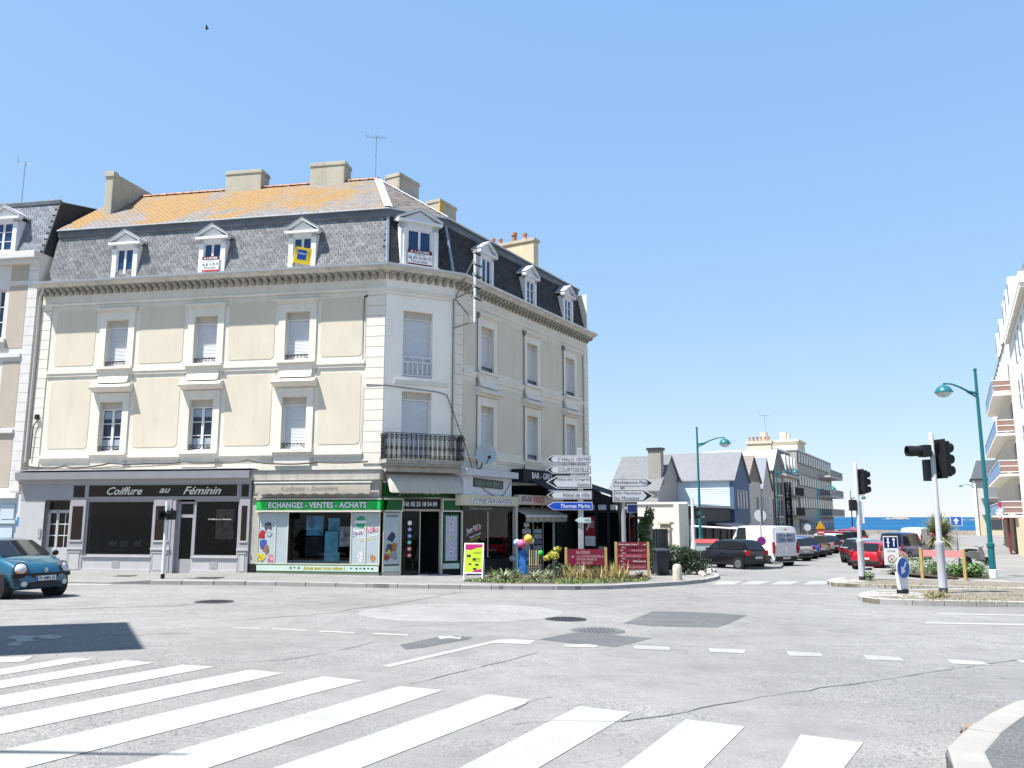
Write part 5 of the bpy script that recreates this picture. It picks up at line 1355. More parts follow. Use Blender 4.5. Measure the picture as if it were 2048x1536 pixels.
# advertising A-board
ab = rooted('pavement_sign', 'white framed A-board with lime and magenta poster outside the game shop', 'A-board', 948, 1158, .125, R_(-6))
for sy in (-1, 1):
    Fb = T(0, -.26*sy, 0) @ RX(R_(12*-sy))
    f = MB(Fb)
    for b in ((-.34,-.30,0,1.24), (.30,.34,0,1.24)): f.box(b[0], b[1], -.02, .02, b[2], b[3])
    f.box(-.30, .30, -.02, .02, .20, .24); f.box(-.30, .30, -.02, .02, 1.20, 1.24)
    f.build('frame', white_p, ab)
    if sy > 0:
        ps2 = MB(Fb).box(-.30, .30, -.012, .0, .24, 1.20).build('poster', M('lime_print', (.42, .58, .02), .5, var=.1, scale=4), ab)
        mg = M('magenta_print', (.38, .01, .13), .5, var=.1)
        MB(Fb).xz([(-.30, 1.02), (-.1, 1.0), (.1, 1.08), (.30, 1.10), (.30, 1.20), (-.30, 1.20)], -.016, -.012).build('poster_header', mg, ps2); MB(Fb).xz([(-.1, .24), (.30, .24), (.30, .36), (.1, .33)], -.016, -.012).build('poster_footer', mg, ps2)
        for x, z, r in ((-.17, .80, .07), (.02, .68, .06), (-.12, .52, .05), (.12, .50, .06), (.05, .36, .06)): MB(Fb).box(x-r, x+r, -.016, -.012, z-r*.6, z+r*.6).build('poster_image', M('poster_dark', (.03, .03, .03), .6), ps2)
        for z in (.93, .88, .72, .67, .62): MB(Fb).box(-.02, .24, -.016, -.012, z-.006, z+.006).build('poster_line', sgn_k, ps2)
# bollard, bin, signal post, stones at the corner
bo = rooted('stone_bollard', 'short pale stone bollard on the corner kerb', 'bollard', 1355, 1160.5, .12)
MB().lathe([(.17, -.05), (.165, .42), (.15, .50), (.10, .56), (.01, .575)], 18).build('column', M('bollard_stone', (.50, .45, .36), .9, var=.15, scale=6, bump=.4, bscale=40, stain=.2), bo, smooth=40)
bn = rooted('wheelie_bin', 'dark grey wheeled rubbish bin beside the maroon hotel board', 'bin', 1322, 1150, .12, .15)
bm_ = M('bin_plastic', (.03, .033, .036), .5)
MB().hexa([(-.24,-.28,.06),(.24,-.28,.06),(.24,.24,.06),(-.24,.24,.06),(-.29,-.36,.95),(.29,-.36,.95),(.29,.30,.95),(-.29,.30,.95)]).build('body', bm_, bn, bevel=.03)
MB().hexa([(-.31,-.39,.95),(.31,-.39,.95),(.31,.34,.95),(-.31,.34,.95),(-.28,-.34,1.02),(.28,-.34,1.02),(.28,.30,1.06),(-.28,.30,1.06)]).build('lid', bm_, bn, bevel=.02)
for x in (-.27, .27): MB().lathe([(.02, -.03), (.10, -.03), (.10, .03), (.02, .03)], 12, (x, .26, .10), RY(math.pi/2)).build('wheel', rubber, bn)
s2 = rooted('traffic_signal', 'white signal post with black box seen from behind at the corner', 'traffic signal', 1389, 1146, .12)
MB().tube([(0,0,-.05),(0,0,1.3)], .10, 12).build('lower_post', white_p, s2); MB().tube([(0,0,1.3),(0,0,3.15)], .065, 12).build('post', white_p, s2)
MB().box(-.14, .16, -.02, .2, 2.3, 2.85).build('signal_box', blk, s2, bevel=.02); MB().tube([(.12, .05, 2.4), (.32, .05, 2.42)], .10, 10).build('visor', blk, s2); MB().tube([(.12, .05, 2.7), (.32, .05, 2.72)], .10, 10).build('visor', blk, s2)
stone_p = M('pale_boulder', (.55, .46, .40), .9, var=.25, scale=4, bump=.7, bscale=18)
for i, (px, py, s) in enumerate(((1398,1148,.17),(1404,1151,.15),(1411,1146,.17),(1417,1150,.14),(1408,1152.5,.10),(1421,1145,.14))):
    p = G(px, py, .12); r = random.Random(i)
    mb = MB(); mb.lathe([(s*.5, -.05), (s, .02), (s*1.02, s*.6), (s*.6, s*1.1), (s*.05, s*1.2)], 7)
    mb.v = [Vector((v.x*r.uniform(.8, 1.2), v.y*r.uniform(.8, 1.2), v.z*r.uniform(.85, 1.15))) for v in mb.v]
    tag(mb.build('boulder', stone_p, None, T(p.x, p.y, p.z)), ('leftmost stone of the small heap on the corner kerb', 'low front stone left of centre in the corner heap', 'tallest middle stone of the corner heap', 'right front stone of the corner heap', 'smallest stone at the very front of the corner heap', 'rearmost right stone of the corner heap')[i], 'stone', 'heap of stones on the corner')

# street lamps with curved arm and half-dome lantern
teal = M('teal_lamp_paint', (.012, .13, .155), .4, var=.08); lamp_gl = M('lamp_bowl', (.55, .60, .62), .15, var=.03)
def lamp(label, loc, h, arm, rz, s=1.0):
    o = thing('street_lamp', label, 'street lamp', loc, rz, 'teal street lamps')
    MB().tube([(0,0,-.05),(0,0,.32),(0,0,.34)], [.15*s,.15*s,.12*s], 14).build('foot', white_p, o, smooth=50)
    MB().tube([(0,0,.3),(0,0,1.25),(0,0,1.28),(0,0,1.42),(0,0,1.45)], [.125*s,.125*s,.15*s,.15*s,.10*s], 14).build('lower_post', teal, o, smooth=40)
    MB().tube([(0,0,1.4),(0,0,h)], [.095*s,.055*s], 12).build('post', teal, o, smooth=50); MB().ball((0, 0, h), .075*s, 8, 6).build('finial', teal, o)
    pts = [(0,0,h-1.05), (.25*arm,0,h-.98), (.5*arm,0,h-.78), (.75*arm,0,h-.64), (arm,0,h-.62)]
    MB().tube(pts, [.06*s,.05*s,.04*s,.035*s,.03*s], 8).build('arm', teal, o, smooth=50); MB().tube([(0,0,h-1.22), (.3*arm,0,h-1.0)], [.05*s,.02*s], 6).build('arm_brace', teal, o)
    c = (arm, 0, h-.66)
    MB().lathe([(.02, .0), (.06, 0), (.10, -.05), (.24*s, -.12), (.31*s, -.24), (.36*s, -.34), (.36*s, -.37), (.30*s, -.37)], 20, c).build('lantern', teal, o, smooth=40)
    MB().lathe([(.32*s, -.37), (.28*s, -.46), (.18*s, -.54), (.01, -.58)], 20, c).build('glass_bowl', lamp_gl, o, smooth=60)
    return o
lampR = lamp('tall teal street lamp on the right pavement with arm reaching left', G(1987, 1155, .12)[:], 8.95, 1.45, math.pi, 1.05)
lamp('teal street lamp rising behind the parked black hatchback', (11.75, 52.58, -1.0), 8.3, 1.75, 0)
def lamp_at(label, px, Y, h, rz=0, arm=1.9, s=1.): r = ray(px, 1034); lamp(label, (r.x/r.y*Y, Y, g(r.x/r.y*Y, Y) + .1), h, arm, rz, s)
lamp_at('teal street lamp in front of the grey stone gabled house', 1557, 84, 8.2)
lamp_at('teal street lamp in front of the hotel with the vertical sign', 1637, 98, 7.0)
lamp_at('farthest teal street lamp near the sea with a round sign on its post', 1704, 125, 6.6)
cm = thing('shadow_mast', 'unseen teal mast out of frame left, added so its tapering arm shadows the zebra crossing', 'mast', (-9.3, 4.83, g(-9.3, 4.83)))  # unseen mast, added and shaped for the thin arm shadow in the foreground
MB().tube([(0,0,-.05),(0,0,8.4)], [.11,.07], 12).build('post', teal, cm); MB().tube([(0,0,7.95),(1.6,0,8.0),(3.2,0,8.0)], [.07,.05,.02], 8).build('arm', teal, cm)
# traffic signals on the islands
pole_m = M('signal_pole_grey', (.46, .46, .49), .5, var=.05)
def head3(par, x, z, k=1.0, rz=0.):
    F = T(x, 0, z) @ RZ(rz) @ Matrix.Diagonal((.76, 1, 1, 1))
    b = MB(F).box(-.13*k, .13*k, -.17*k, .17*k, -.48*k, .48*k).build('signal_head', blk, par, bevel=.03)
    MB(F).box(-.15*k, -.13*k, -.22*k, .22*k, -.53*k, .53*k).build('back_board', blk, b)
    for dz in (-.31, 0, .31):
        pr_ = [(.12, 0), (.13, .22), (.115, .22), (.10, 0)]
        MB(F @ T(.13*k, 0, dz*k) @ RY(math.pi/2)).lathe([(a*k, c*k) for a, c in pr_], 14).build('visor', blk, b, smooth=40)
        MB(F @ T(.13*k, 0, dz*k) @ RY(math.pi/2)).lathe([(.105*k, .0), (.09*k, .02), (.01, .03)], 14).build('lens', M('dark_lens', (.03, .035, .03), .2), b)
    for dz in (-.40, .40): MB(F).box(-.30*k, -.13*k, -.03, .03, dz*k-.03, dz*k+.03).build('bracket', blk, b)
def sigpost(label, px, py, h):
    o = rooted('traffic_signal', label, 'traffic signal', px, py, .135)
    MB().tube([(0,0,-.05),(0,0,.14)], .125, 14).build('base_collar', dkgrey, o)
    MB().tube([(0,0,.1),(0,0,1.35),(0,0,1.40),(0,0,1.48),(0,0,1.5)], [.125,.12,.14,.14,.085], 14).build('lower_post', pole_m, o, smooth=40)
    MB().tube([(0,0,1.48),(0,0,h-.06),(0,0,h)], [.082,.07,.04], 12).build('post', pole_m, o, smooth=50); return o
sA = sigpost('grey signal post on the far island with black three-light head in profile', 1725, 1160, 4.42)
head3(sA, .28, 3.68, .92, R_(12))
MB().box(-.30, -.06, -.1, .12, 2.58, 3.0).build('signal_box', blk, sA, bevel=.02)
MB().box(.05, .22, -.01, .01, 1.2+.9, 2.95).build('sign_edge_on', sgn_w, sA)
sB = sigpost('tall grey signal post on the near island with large black head and long hooded lamp', 1887, 1185, 4.78)
head3(sB, .32, 3.96, 1.12, R_(16))
b = MB().box(-.36, -.10, -.2, .2, 4.02, 4.38).build('signal_box', blk, sB, bevel=.03)
MB(T(-.36, 0, 4.2) @ RY(-math.pi/2)).lathe([(.15, 0), (.165, .25), (.16, .42), (.145, .42), (.13, 0)], 16).build('hood', blk, b, smooth=40)
MB().box(-.2, .06, .06, .3, 3.3, 3.95).build('signal_box', dkgrey, sB, bevel=.02)
# keep-left sign on the near island
kl = rooted('keep_left_sign', 'low round blue keep-left arrow sign on white foot, on the near island', 'road sign', 1806, 1187, .135, R_(33))
MB().hexa([(-.16,-.06,.1),(.16,-.06,.1),(.16,.06,.1),(-.16,.06,.1),(-.26,-.05,.62),(.26,-.05,.62),(.26,.05,.62),(-.26,.05,.62)]).build('white_foot', sgn_w, kl, bevel=.02); MB().box(-.14, .14, -.1, .1, -.05, .12).build('rubber_base', blk, kl)
MB().disc((0, .72), .32, -.07, -.05, 28).build('plate_rim', sgn_w, kl); q = MB().disc((0, .72), .285, -.075, -.07, 28).build('plate', M('road_sign_blue', (.01, .10, .50), .35, var=.02), kl)
MB(T(0, -.079, .72) @ RY(R_(40))).box(-.035, .035, -.003, 0, -.02, .22).xz([(0, -.22), (.13, -.02), (-.13, -.02)], -.003, 0).build('arrow', wht, q)
# wooden framed board with its back to us
p3a, p3b = G(1846, 1163, .02), G(1932, 1167, .02)
b3 = thing('sign_board', 'faded pink board on two wooden posts seen from behind in front of the flower bed', 'sign board', p3a[:], math.atan2(p3b.y-p3a.y, p3b.x-p3a.x))
W = (p3b - p3a).length
for x in (0, W): MB().box(x-.055, x+.055, -.055, .055, -.05, 1.32).build('post', wood_y, b3, bevel=.012)
MB().box(.06, W-.06, .0, .04, .98, 1.24).build('panel', M('pink_board', (.55, .22, .22), .5, var=.06), b3)
# zone 30 sign
Y3 = 41.5; p = at(1784, 1131, Y3)
z3 = thing('zone_sign', 'double road sign with cyclist panel above a ZONE 30 panel', 'road sign', (p.x, Y3, g(p.x, Y3) + .1), R_(-8)); H3 = lambda y: at(1784, y, Y3).z - z3.location.z
x3 = .34
MB().box(-x3, x3, -.03, 0, H3(1130), H3(1072)).build('panel', sgn_w, z3); q = MB().box(-x3+.03, x3-.03, -.034, -.03, H3(1096), H3(1074)).build('cycle_panel', M('panel_navy', (.006, .015, .09), .4), z3)
MB().tube([(0,.03,-.1),(0,.03,H3(1075))], .035, 8).build('post', grey_steel, z3)
zc = (H3(1096) + H3(1074))/2
MB().box(.12, .17, -.038, -.034, zc-.18, zc+.14).xz([(.145, zc+.24), (.22, zc+.12), (.07, zc+.12)], -.038, -.034).build('arrow', wht, q); MB().ball((-.12, -.036, zc+.17), .05, 8, 6, (1, .1, 1)).box(-.15, -.09, -.038, -.034, zc-.08, zc+.12).box(-.20, -.04, -.038, -.034, zc-.02, zc+.02).ball((-.12, -.036, zc-.17), .06, 8, 6, (.6, .1, 1.2)).build('cyclist_symbol', wht, q)
txt('ZONE', z3, T(0, -.036, H3(1102)) @ UP, sgn_k, w=.38, h=.09); c_ = H3(1118)
MB().disc((0, c_), .19, -.036, -.03, 24).build('red_ring', M('sign_red', (.45, .012, .02), .4), z3); MB().disc((0, c_), .145, -.039, -.036, 24).build('ring_field', sgn_w, z3); txt('30', z3, T(0, -.043, c_) @ UP, sgn_k, w=.17, h=.14, bold=.02)
# one-way sign, no-parking sign and others down the street
def roundsign(name, label, px, y_c, Y, r, front, h_extra=.3, rz=0.):
    c = at(px, y_c, Y); zg_ = g(c.x, Y); o = thing(name, label, 'road sign', (c.x, Y, zg_), rz); zc = c.z - zg_
    MB().tube([(0,.03,-.05),(0,.03,zc+r+h_extra)], .035, 8).build('post', grey_steel, o)
    for i, (k, m_) in enumerate(front): MB().disc((0, zc), r*k, -.02-.004*i, .0, 24).build('disc' if i == 0 else 'disc_face', m_, o)
    return o, zc
sred = MATS['sign_red']; sblu = MATS['road_sign_blue']
o, zc = roundsign('no_parking_sign', 'red and purple no-stopping disc in front of the white van', 1523, 1082, 46.5, .24, ((1, sred), (.82, M('violet_blue', (.11, .04, .38), .4))), h_extra=1.25)
for a in (45, -45): MB(T(0, -.032, zc) @ RY(R_(a))).box(-.19, .19, -.003, 0, -.022, .022).build('diagonal', sred, o)
MB().disc((0, zc + 1.38), .33, -.01, .01, 24).build('disc_back', M('sign_back_pale', (.55, .57, .58), .5), o); MB().box(.03, .12, -.02, -.01, zc+1.06, zc+1.70).build('stiffener', dkgrey, o)
roundsign('round_sign_back', 'plain pale round road sign in front of the dark wall', 1615, 1055, 72, .30, ((1, M('sign_back_pale', (.55,.57,.58), .5)),), h_extra=0)
o, zc = roundsign('works_sign', 'yellow roadworks triangle above a red disc on the pavement', 1641.5, 1065, 70, .34, ((1, M('faded_red', (.50, .06, .05), .5)),), h_extra=.3)
MB().xz([(-.40, zc+.30), (.40, zc+.30), (0, zc+.98)], -.04, -.01).build('triangle', M('works_yellow', (.65, .33, .01), .5), o); MB().box(-.24, .24, -.026, -.02, zc-.05, zc+.05).build('white_text_bar', sgn_w, o)
o, zc = roundsign('no_entry_disc', 'small red ringed sign on the dark post near the sea', 1706.5, 1058, 110, .32, ((1, sred), (.72, sgn_w), (.4, blk)), h_extra=.1)
MB().disc((0, zc-.95), .30, -.03, 0, 20).build('second_disc', M('dark_blue_disc', (.02, .03, .10), .5), o)
c = at(1912, 1042, 43.0); ow = thing('one_way_sign', 'square blue one-way sign with white upward arrow behind the palm', 'road sign', (c.x, 43.0, g(c.x, 43.0) + .1), R_(-10)); zc = c.z - ow.location.z
MB().box(-.29, .29, -.02, 0, zc-.24, zc+.24).build('plate', sgn_w, ow); q = MB().box(-.25, .25, -.024, -.02, zc-.205, zc+.205).build('plate_face', sblu, ow)
MB().box(-.05, .05, -.028, -.024, zc-.15, zc+.02).xz([(-.14, zc+.0), (.14, zc+.0), (0, zc+.16)], -.028, -.024).build('arrow', wht, q); MB().tube([(0,.03,-.1),(0,.03,zc+.22)], .032, 8).build('post', grey_steel, ow)

# ---------------------------------------------------------------- vegetation
def blade(mb, base, dirv, L, w, droop, n=4, up=.9):
    d = Vector((dirv[0], dirv[1], 0)).normalized(); sdv = Vector((-d.y, d.x, 0))
    p = Vector(base); a = up; pts = []
    for i in range(n+1):
        f = i/n; ww = w*(1-f*f*.95)
        pts.append((p - sdv*ww, p + sdv*ww)); 
        p = p + (d*math.cos(a) + Vector((0,0,1))*math.sin(a)) * (L/n); a -= droop/n
    vs = [q for pr in pts for q in pr]; mb.a(vs, [(2*i, 2*i+1, 2*i+3, 2*i+2) for i in range(n)])
def spiky(name, label, cat, loc, n, L, w, mat, droop=(.8, 1.8), up=(.5, 1.45), group=None, seed=1, base=.06):
    r = random.Random(seed); o = thing(name, label, cat, loc, 0, group); mb = MB()
    for i in range(n):
        a = r.uniform(0, 6.283); blade(mb, (math.cos(a)*base*r.random(), math.sin(a)*base*r.random(), 0), (math.cos(a), math.sin(a)), L*r.uniform(.65, 1.1), w*r.uniform(.7, 1.2), r.uniform(*droop), 4, r.uniform(*up))
    q = mb.build('leaves', mat, o); q['kind'] = 'stuff'
    MB().lathe([(base*1.1, -.05), (base, .03), (.01, .08)], 8).build('crown_base', soil, o); return o
def leafcloud(mb, c, rad, n, size, r, flat=1.0, shell=.55):
    for i in range(n):
        d = Vector((r.gauss(0,1), r.gauss(0,1), r.gauss(0,1))).normalized(); k = r.uniform(shell, 1.0)
        k *= 1 + .22*math.sin(5*d.x + 3*d.z + c[0]*7) * math.cos(4*d.y + c[1]*5)
        p = Vector((c[0] + d.x*rad[0]*k, c[1] + d.y*rad[1]*k, c[2] + d.z*rad[2]*k))
        if p.z < -.02: continue
        nrm = (d + Vector((r.gauss(0,.5), r.gauss(0,.5), r.gauss(0,.5)))).normalized()
        x = nrm.cross(Vector((r.gauss(0,1), r.gauss(0,1), r.gauss(0,1)))).normalized(); y = nrm.cross(x); s = size*r.uniform(.6, 1.25)
        mb.a([p - x*s*.5, p - y*s*.22 + x*s*.05, p + x*s*.5, p + y*s*.22 + x*s*.05], [(0,1,2,3)])
def bush(name, label, loc, rad, n, size, mat, seed, group=None, cat='shrub', lumps=None):
    r = random.Random(seed); o = thing(name, label, cat, loc, 0, group); mb = MB()
    for (cx, cy, cz, k) in (lumps or [(0, 0, rad[2]*.75, 1)]): leafcloud(mb, (cx, cy, cz), tuple(v*k for v in rad), int(n*k), size, r)
    q = mb.build('foliage', mat, o); q['kind'] = 'stuff'
    mb = MB()
    for i in range(5): a = r.uniform(0, 6.28); mb.tube([(0,0,-.05), (math.cos(a)*rad[0]*.4, math.sin(a)*rad[1]*.4, rad[2]*.8)], [.02, .008], 5)
    mb.build('stems', M('bark', (.08, .06, .04), .9), o); return o
gr_g = mat_leaf('grass_green', (.07, .12, .02), (.16, .20, .05)); gr_y = mat_leaf('grass_ochre', (.17, .13, .04), (.36, .29, .11)); gr_d = mat_leaf('grass_dry', (.17, .145, .06), (.28, .24, .12))
lf_w = mat_leaf('variegated_leaf', (.16, .22, .08), (.50, .52, .36)); lf_d = mat_leaf('dark_leaf', (.012, .030, .010), (.035, .06, .02)); lf_gg = mat_leaf('grey_green_leaf', (.24, .31, .20), (.42, .48, .35)); lf_g = mat_leaf('fresh_leaf', (.035, .09, .015), (.10, .18, .035)); lf_p = mat_leaf('cordyline_leaf', (.10, .12, .03), (.42, .40, .16)); lf_y = mat_leaf('yellow_leaf', (.35, .36, .03), (.55, .50, .08))
# flower bed on the pavement: soil, ground cover, tufts
bedp = [G(*p, .125) for p in ((932,1163),(1000,1166),(1120,1167),(1220,1166),(1292,1162),(1304,1156),(1290,1150),(1180,1150),(1060,1149),(985,1150))]
bed = sheet('planting_bed', bedp, .135, soil, None); tag(bed, 'narrow bed of soil along the pavement in front of the bar', 'flower bed', kind='structure')
def ground_cover(name, label, poly, n, h, mat, seed, dz, wd=.006):
    r = random.Random(seed); mb = MB(); xs = [p[0] for p in poly]; ys = [p[1] for p in poly]; k = 0
    def inside(x, y):
        c = False; j = len(poly)-1
        for i in range(len(poly)):
            if (poly[i][1] > y) != (poly[j][1] > y) and x < (poly[j][0]-poly[i][0])*(y-poly[i][1])/(poly[j][1]-poly[i][1]) + poly[i][0]: c = not c
            j = i
        return c
    while k < n:
        x, y = r.uniform(min(xs), max(xs)), r.uniform(min(ys), max(ys))
        if not inside(x, y): continue
        if math.sin(x*2.1 + seed) + math.cos(y*3.3 + x) + r.gauss(0, .7) < -.6: k += 1; continue
        a = r.uniform(0, 6.28); blade(mb, (x, y, g(x, y) + dz), (math.cos(a), math.sin(a)), h*r.uniform(.5, 1.3), wd*r.uniform(.7, 1.6), r.uniform(.2, 1.6), 3, r.uniform(.6, 1.5)); k += 1
    return tag(mb.build(name, mat), label, 'grass', kind='stuff')
bp = [(p.x, p.y) for p in bedp]
ground_cover('grass', 'low green ground cover along the edge of the planting bed', [tuple(G(*p, .13)[:2]) for p in ((925,1163.5),(1010,1166.5),(1120,1168),(1230,1166.5),(1296,1162),(1296,1157),(1120,1160),(1000,1160),(935,1160))], 4200, .10, gr_g, 3, .13, .012)
ground_cover('grass', 'tall ochre ornamental grass around the posts of the hotel boards', [tuple(G(*p, .13)[:2]) for p in ((1130,1161),(1240,1160),(1262,1157),(1240,1152),(1130,1153))], 1500, .58, gr_y, 5, .12, .012)
for i, (px, py, s, lab) in enumerate(((1008,1161,.55,'pale variegated spiky plant in the bed near the A-board'), (1068,1160,.52,'pale variegated spiky plant in the bed below the pinwheels'), (1098,1158,.48,'variegated spiky plant in the bed left of the wide maroon board'))):
    spiky('spiky_plant', lab, 'plant', G(px, py, .13)[:], 75, s, .02, lf_w, seed=i, group='spiky plants in the bed')
for i, (px, py, lab) in enumerate(((986,1157,'green grassy tuft beside the A-board'), (1032,1156,'green grassy tuft at the foot of the white post'))):
    spiky('grass_tuft', lab, 'plant', G(px, py, .13)[:], 90, .45, .009, gr_g, droop=(.4, 1.4), seed=20+i, group='green tufts in the bed')
spiky('dry_plant', 'withered brown spiky plant at the right end of the bed', 'plant', G(1281, 1158, .13)[:], 70, .55, .02, mat_leaf('withered_leaf', (.05, .035, .02), (.22, .16, .10)), droop=(1.2, 2.4), seed=31)
p = G(1106, 1153, .13); bush('yellow_shrub', 'shrub with bright yellow flowers left of the wide maroon board', p[:], (.26, .22, .18), 230, .10, lf_y, 41, lumps=[(0, 0, .78, 1), (.18, .05, 1.0, .6), (-.2, 0, .66, .6)], cat='shrub')
bush('dark_shrub', 'low dark shrub beneath the yellow flowers', G(1115, 1155, .13)[:], (.55, .3, .32), 500, .10, lf_d, 42)
bush('hedge', 'dark green clipped hedge behind the stone bollard', G(1356, 1149, .12)[:], (1.0, .5, .55), 2600, .12, lf_d, 43, cat='hedge', lumps=[(-.45, 0, .45, .9), (.45, .1, .45, .9), (.1, 0, .75, .8)])
bush('ivy_bush', 'leafy climber beside the dark gate pillar', (6.9, 43.5, g(6.9, 43.5)), (.55, .45, .9), 1500, .13, lf_g, 44, lumps=[(0, 0, .8, 1), (-.1, .1, 1.8, .8), (.2, 0, 2.7, .5)], cat='climber')
spiky('pale_tuft', 'pale silvery tuft beside the white signal post', 'plant', G(1408, 1147, .12)[:], 120, .5, .007, mat_leaf('silver_leaf', (.30, .36, .24), (.50, .54, .42)), droop=(.1, .8), up=(.9, 1.5), seed=61)
# right bed
rb = [G(*p, .12) for p in ((1770,1143),(1830,1150),(1900,1156),(1975,1158),(1990,1151),(1930,1138),(1800,1135))]
tag(sheet('planting_bed', rb, .125, soil, None), 'bed of bushes behind the wooden framed pink board', 'flower bed', kind='structure')
for i, (px, py, s, m_, lab) in enumerate(((1806,1143,.72,lf_gg,'round grey-green bush at the left end of the right bed'), (1827,1146,.52,lf_gg,'small grey-green bush just left of the wooden post'), (1860,1148,.60,lf_gg,'grey-green bush between the wooden post and the signal post'), (1902,1152,.52,lf_gg,'grey-green bush just right of the big signal post'), (1960,1153,.60,lf_gg,'grey-green bush left of the tall teal lamp'), (1848,1141,.60,lf_g,'fresh green leafy plant behind the pink board'), (1884,1150,.50,lf_g,'fresh green plant hidden behind the signal post'), (1925,1154,.62,lf_g,'large leafed green plant right of the signal post'), (1945,1155,.55,lf_g,'leafy green plant near the right wooden post'))):
    bush('bush', lab, G(px, py, .12)[:], (s, s*.8, s*.68), 900 if m_ is lf_gg else 420, .07 if m_ is lf_gg else .17, m_, 50+i, 'bushes in the right-hand bed')
# cordyline with sword leaves
cp = G(1886, 1141, .12); o = thing('cordyline_palm', 'spiky cordyline palm with a dense ball of sword leaves', 'palm', cp[:]); r = random.Random(9); mb = MB()
zt = 1.75
for i in range(520):
    d = Vector((r.gauss(0,1), r.gauss(0,1), r.gauss(0,1) + .25)).normalized(); up_ = math.asin(max(-1, min(1, d.z)))
    blade(mb, Vector((0,0,zt)) + d*.10, (d.x, d.y), r.uniform(.85, 1.2), .036, r.uniform(.2, .7), 4, up_ + .15)
q = mb.build('leaves', lf_p, o); q['kind'] = 'stuff'
MB().tube([(0,0,-.05),(.03,0,.8),(0,0,zt)], [.11,.09,.10], 8).build('trunk', M('palm_bark', (.10, .08, .06), .95), o)
# dry grass on the islands, weeds
ground_cover('grass', 'dry yellowish grass growing on the near traffic island', [tuple(G(*p, .14)[:2]) for p in ((1760,1194),(1830,1190),(2080,1187),(2080,1208),(1840,1203))], 1700, .075, gr_d, 8, .125, .006)
ground_cover('grass', 'taller dry grass tuft at the foot of the big signal post', [tuple(G(*p, .14)[:2]) for p in ((1850,1192),(1885,1189),(1900,1194),(1860,1197))], 700, .22, gr_d, 11, .125, .007)
ground_cover('grass', 'thin moss and grass on the far traffic island', [tuple(G(*p, .14)[:2]) for p in ((1700,1166),(1800,1166),(2080,1173),(2080,1181),(1800,1174),(1700,1171))], 2200, .05, gr_d, 12, .125, .008)
bush('weed', 'green weed at the foot of the far signal post', G(1740, 1161, .13)[:], (.20, .15, .20), 120, .12, lf_g, 77, cat='weed')
for i, (px, py) in enumerate(((1962,1477),(2018,1434))): spiky('weed', ('green weed growing in the kerb joint at the lower right', 'dry weed by the kerb at the right edge')[i], 'weed', G(px, py, .0)[:], 26, .10, .006, gr_g if i == 0 else gr_d, seed=80+i, base=.04)
ground_cover('dead_leaves', 'dry leaf litter lying in the gutter at the lower right', [tuple(G(*p)[:2]) for p in ((1910,1470),(1950,1455),(1965,1468),(1925,1490))], 70, .07, mat_leaf('litter', (.16, .11, .07), (.32, .22, .14)), 15, .008, .014)

# ---------------------------------------------------------------- things outside the newsagent
tz = lambda px, py: G(px, py, .125)
bs = thing('beach_toy_stand', 'blue metal stand topped by a bunch of pink and yellow beach balls', 'toy stand', tz(1046, 1152)[:])
blu_m = M('stand_blue', (.02, .25, .50), .5); 
for x in (-.18, .18): MB().tube([(x, 0, 0), (x, 0, 1.15)], .015, 6).build('stand_leg', blu_m, bs)
for z in (.2, .55, .9): MB().tube([(-.18, 0, z), (.18, 0, z)], .012, 6).build('stand_rung', blu_m, bs)
MB().box(-.14, .10, -.03, .03, .1, .95).build('banner', M('banner_blue', (.04, .16, .50), .6, var=.6, scale=7), bs)
for i, (x, z, r_, c_) in enumerate(((-.22, 1.22, .14, (.30,.40,.75)), (-.05, 1.18, .17, (.65,.12,.28)), (.12, 1.22, .14, (.60,.30,.50)), (.20, 1.36, .17, (.75,.45,.06)), (.32, 1.28, .11, (.70,.65,.45)))):
    MB().ball((x, -.05*(i % 2), z), r_, 12, 8).build('beach_ball', M('ball_%d' % i, c_, .35, var=.25, scale=5), bs, smooth=60)
cr = thing('umbrella_crate', 'wooden crate holding rolled parasols and a green ball', 'crate', tz(1070, 1151)[:])
cw = M('crate_wood', (.34, .28, .20), .8, var=.2, scale=8)
for k in range(4):
    MB().box(-.25, .25, -.2, -.18, .05+.09*k, .12+.09*k).build('slat', cw, cr); MB().box(-.25, .25, .18, .2, .05+.09*k, .12+.09*k).build('slat', cw, cr)
for k, c_ in enumerate(((.6,.55,.40), (.55,.40,.08), (.25,.25,.30), (.60,.58,.52), (.5,.33,.06))): MB().tube([(-.2+.08*k, 0, .05), (-.2+.085*k, 0, .95)], [.03, .02], 6).build('parasol', M('parasol_%d' % k, c_, .7), cr)
MB().ball((.22, -.05, .82), .13, 12, 8, (.8, .8, 1)).build('green_ball', M('ball_green', (.03, .42, .06), .4), cr, smooth=60); MB().tube([(.22, -.05, 0), (.22, -.05, .7)], .01, 5).build('rod', grey_steel, cr)
fb = MB().ball((0, 0, .12), .13, 14, 10).build('football', M('football', (.50, .55, .60), .4, var=.7, scale=9), None, T(*(FR @ Vector((3.3, -.75, -.12)))) , smooth=60); tag(fb, 'white and blue football displayed beside the white post', 'ball')
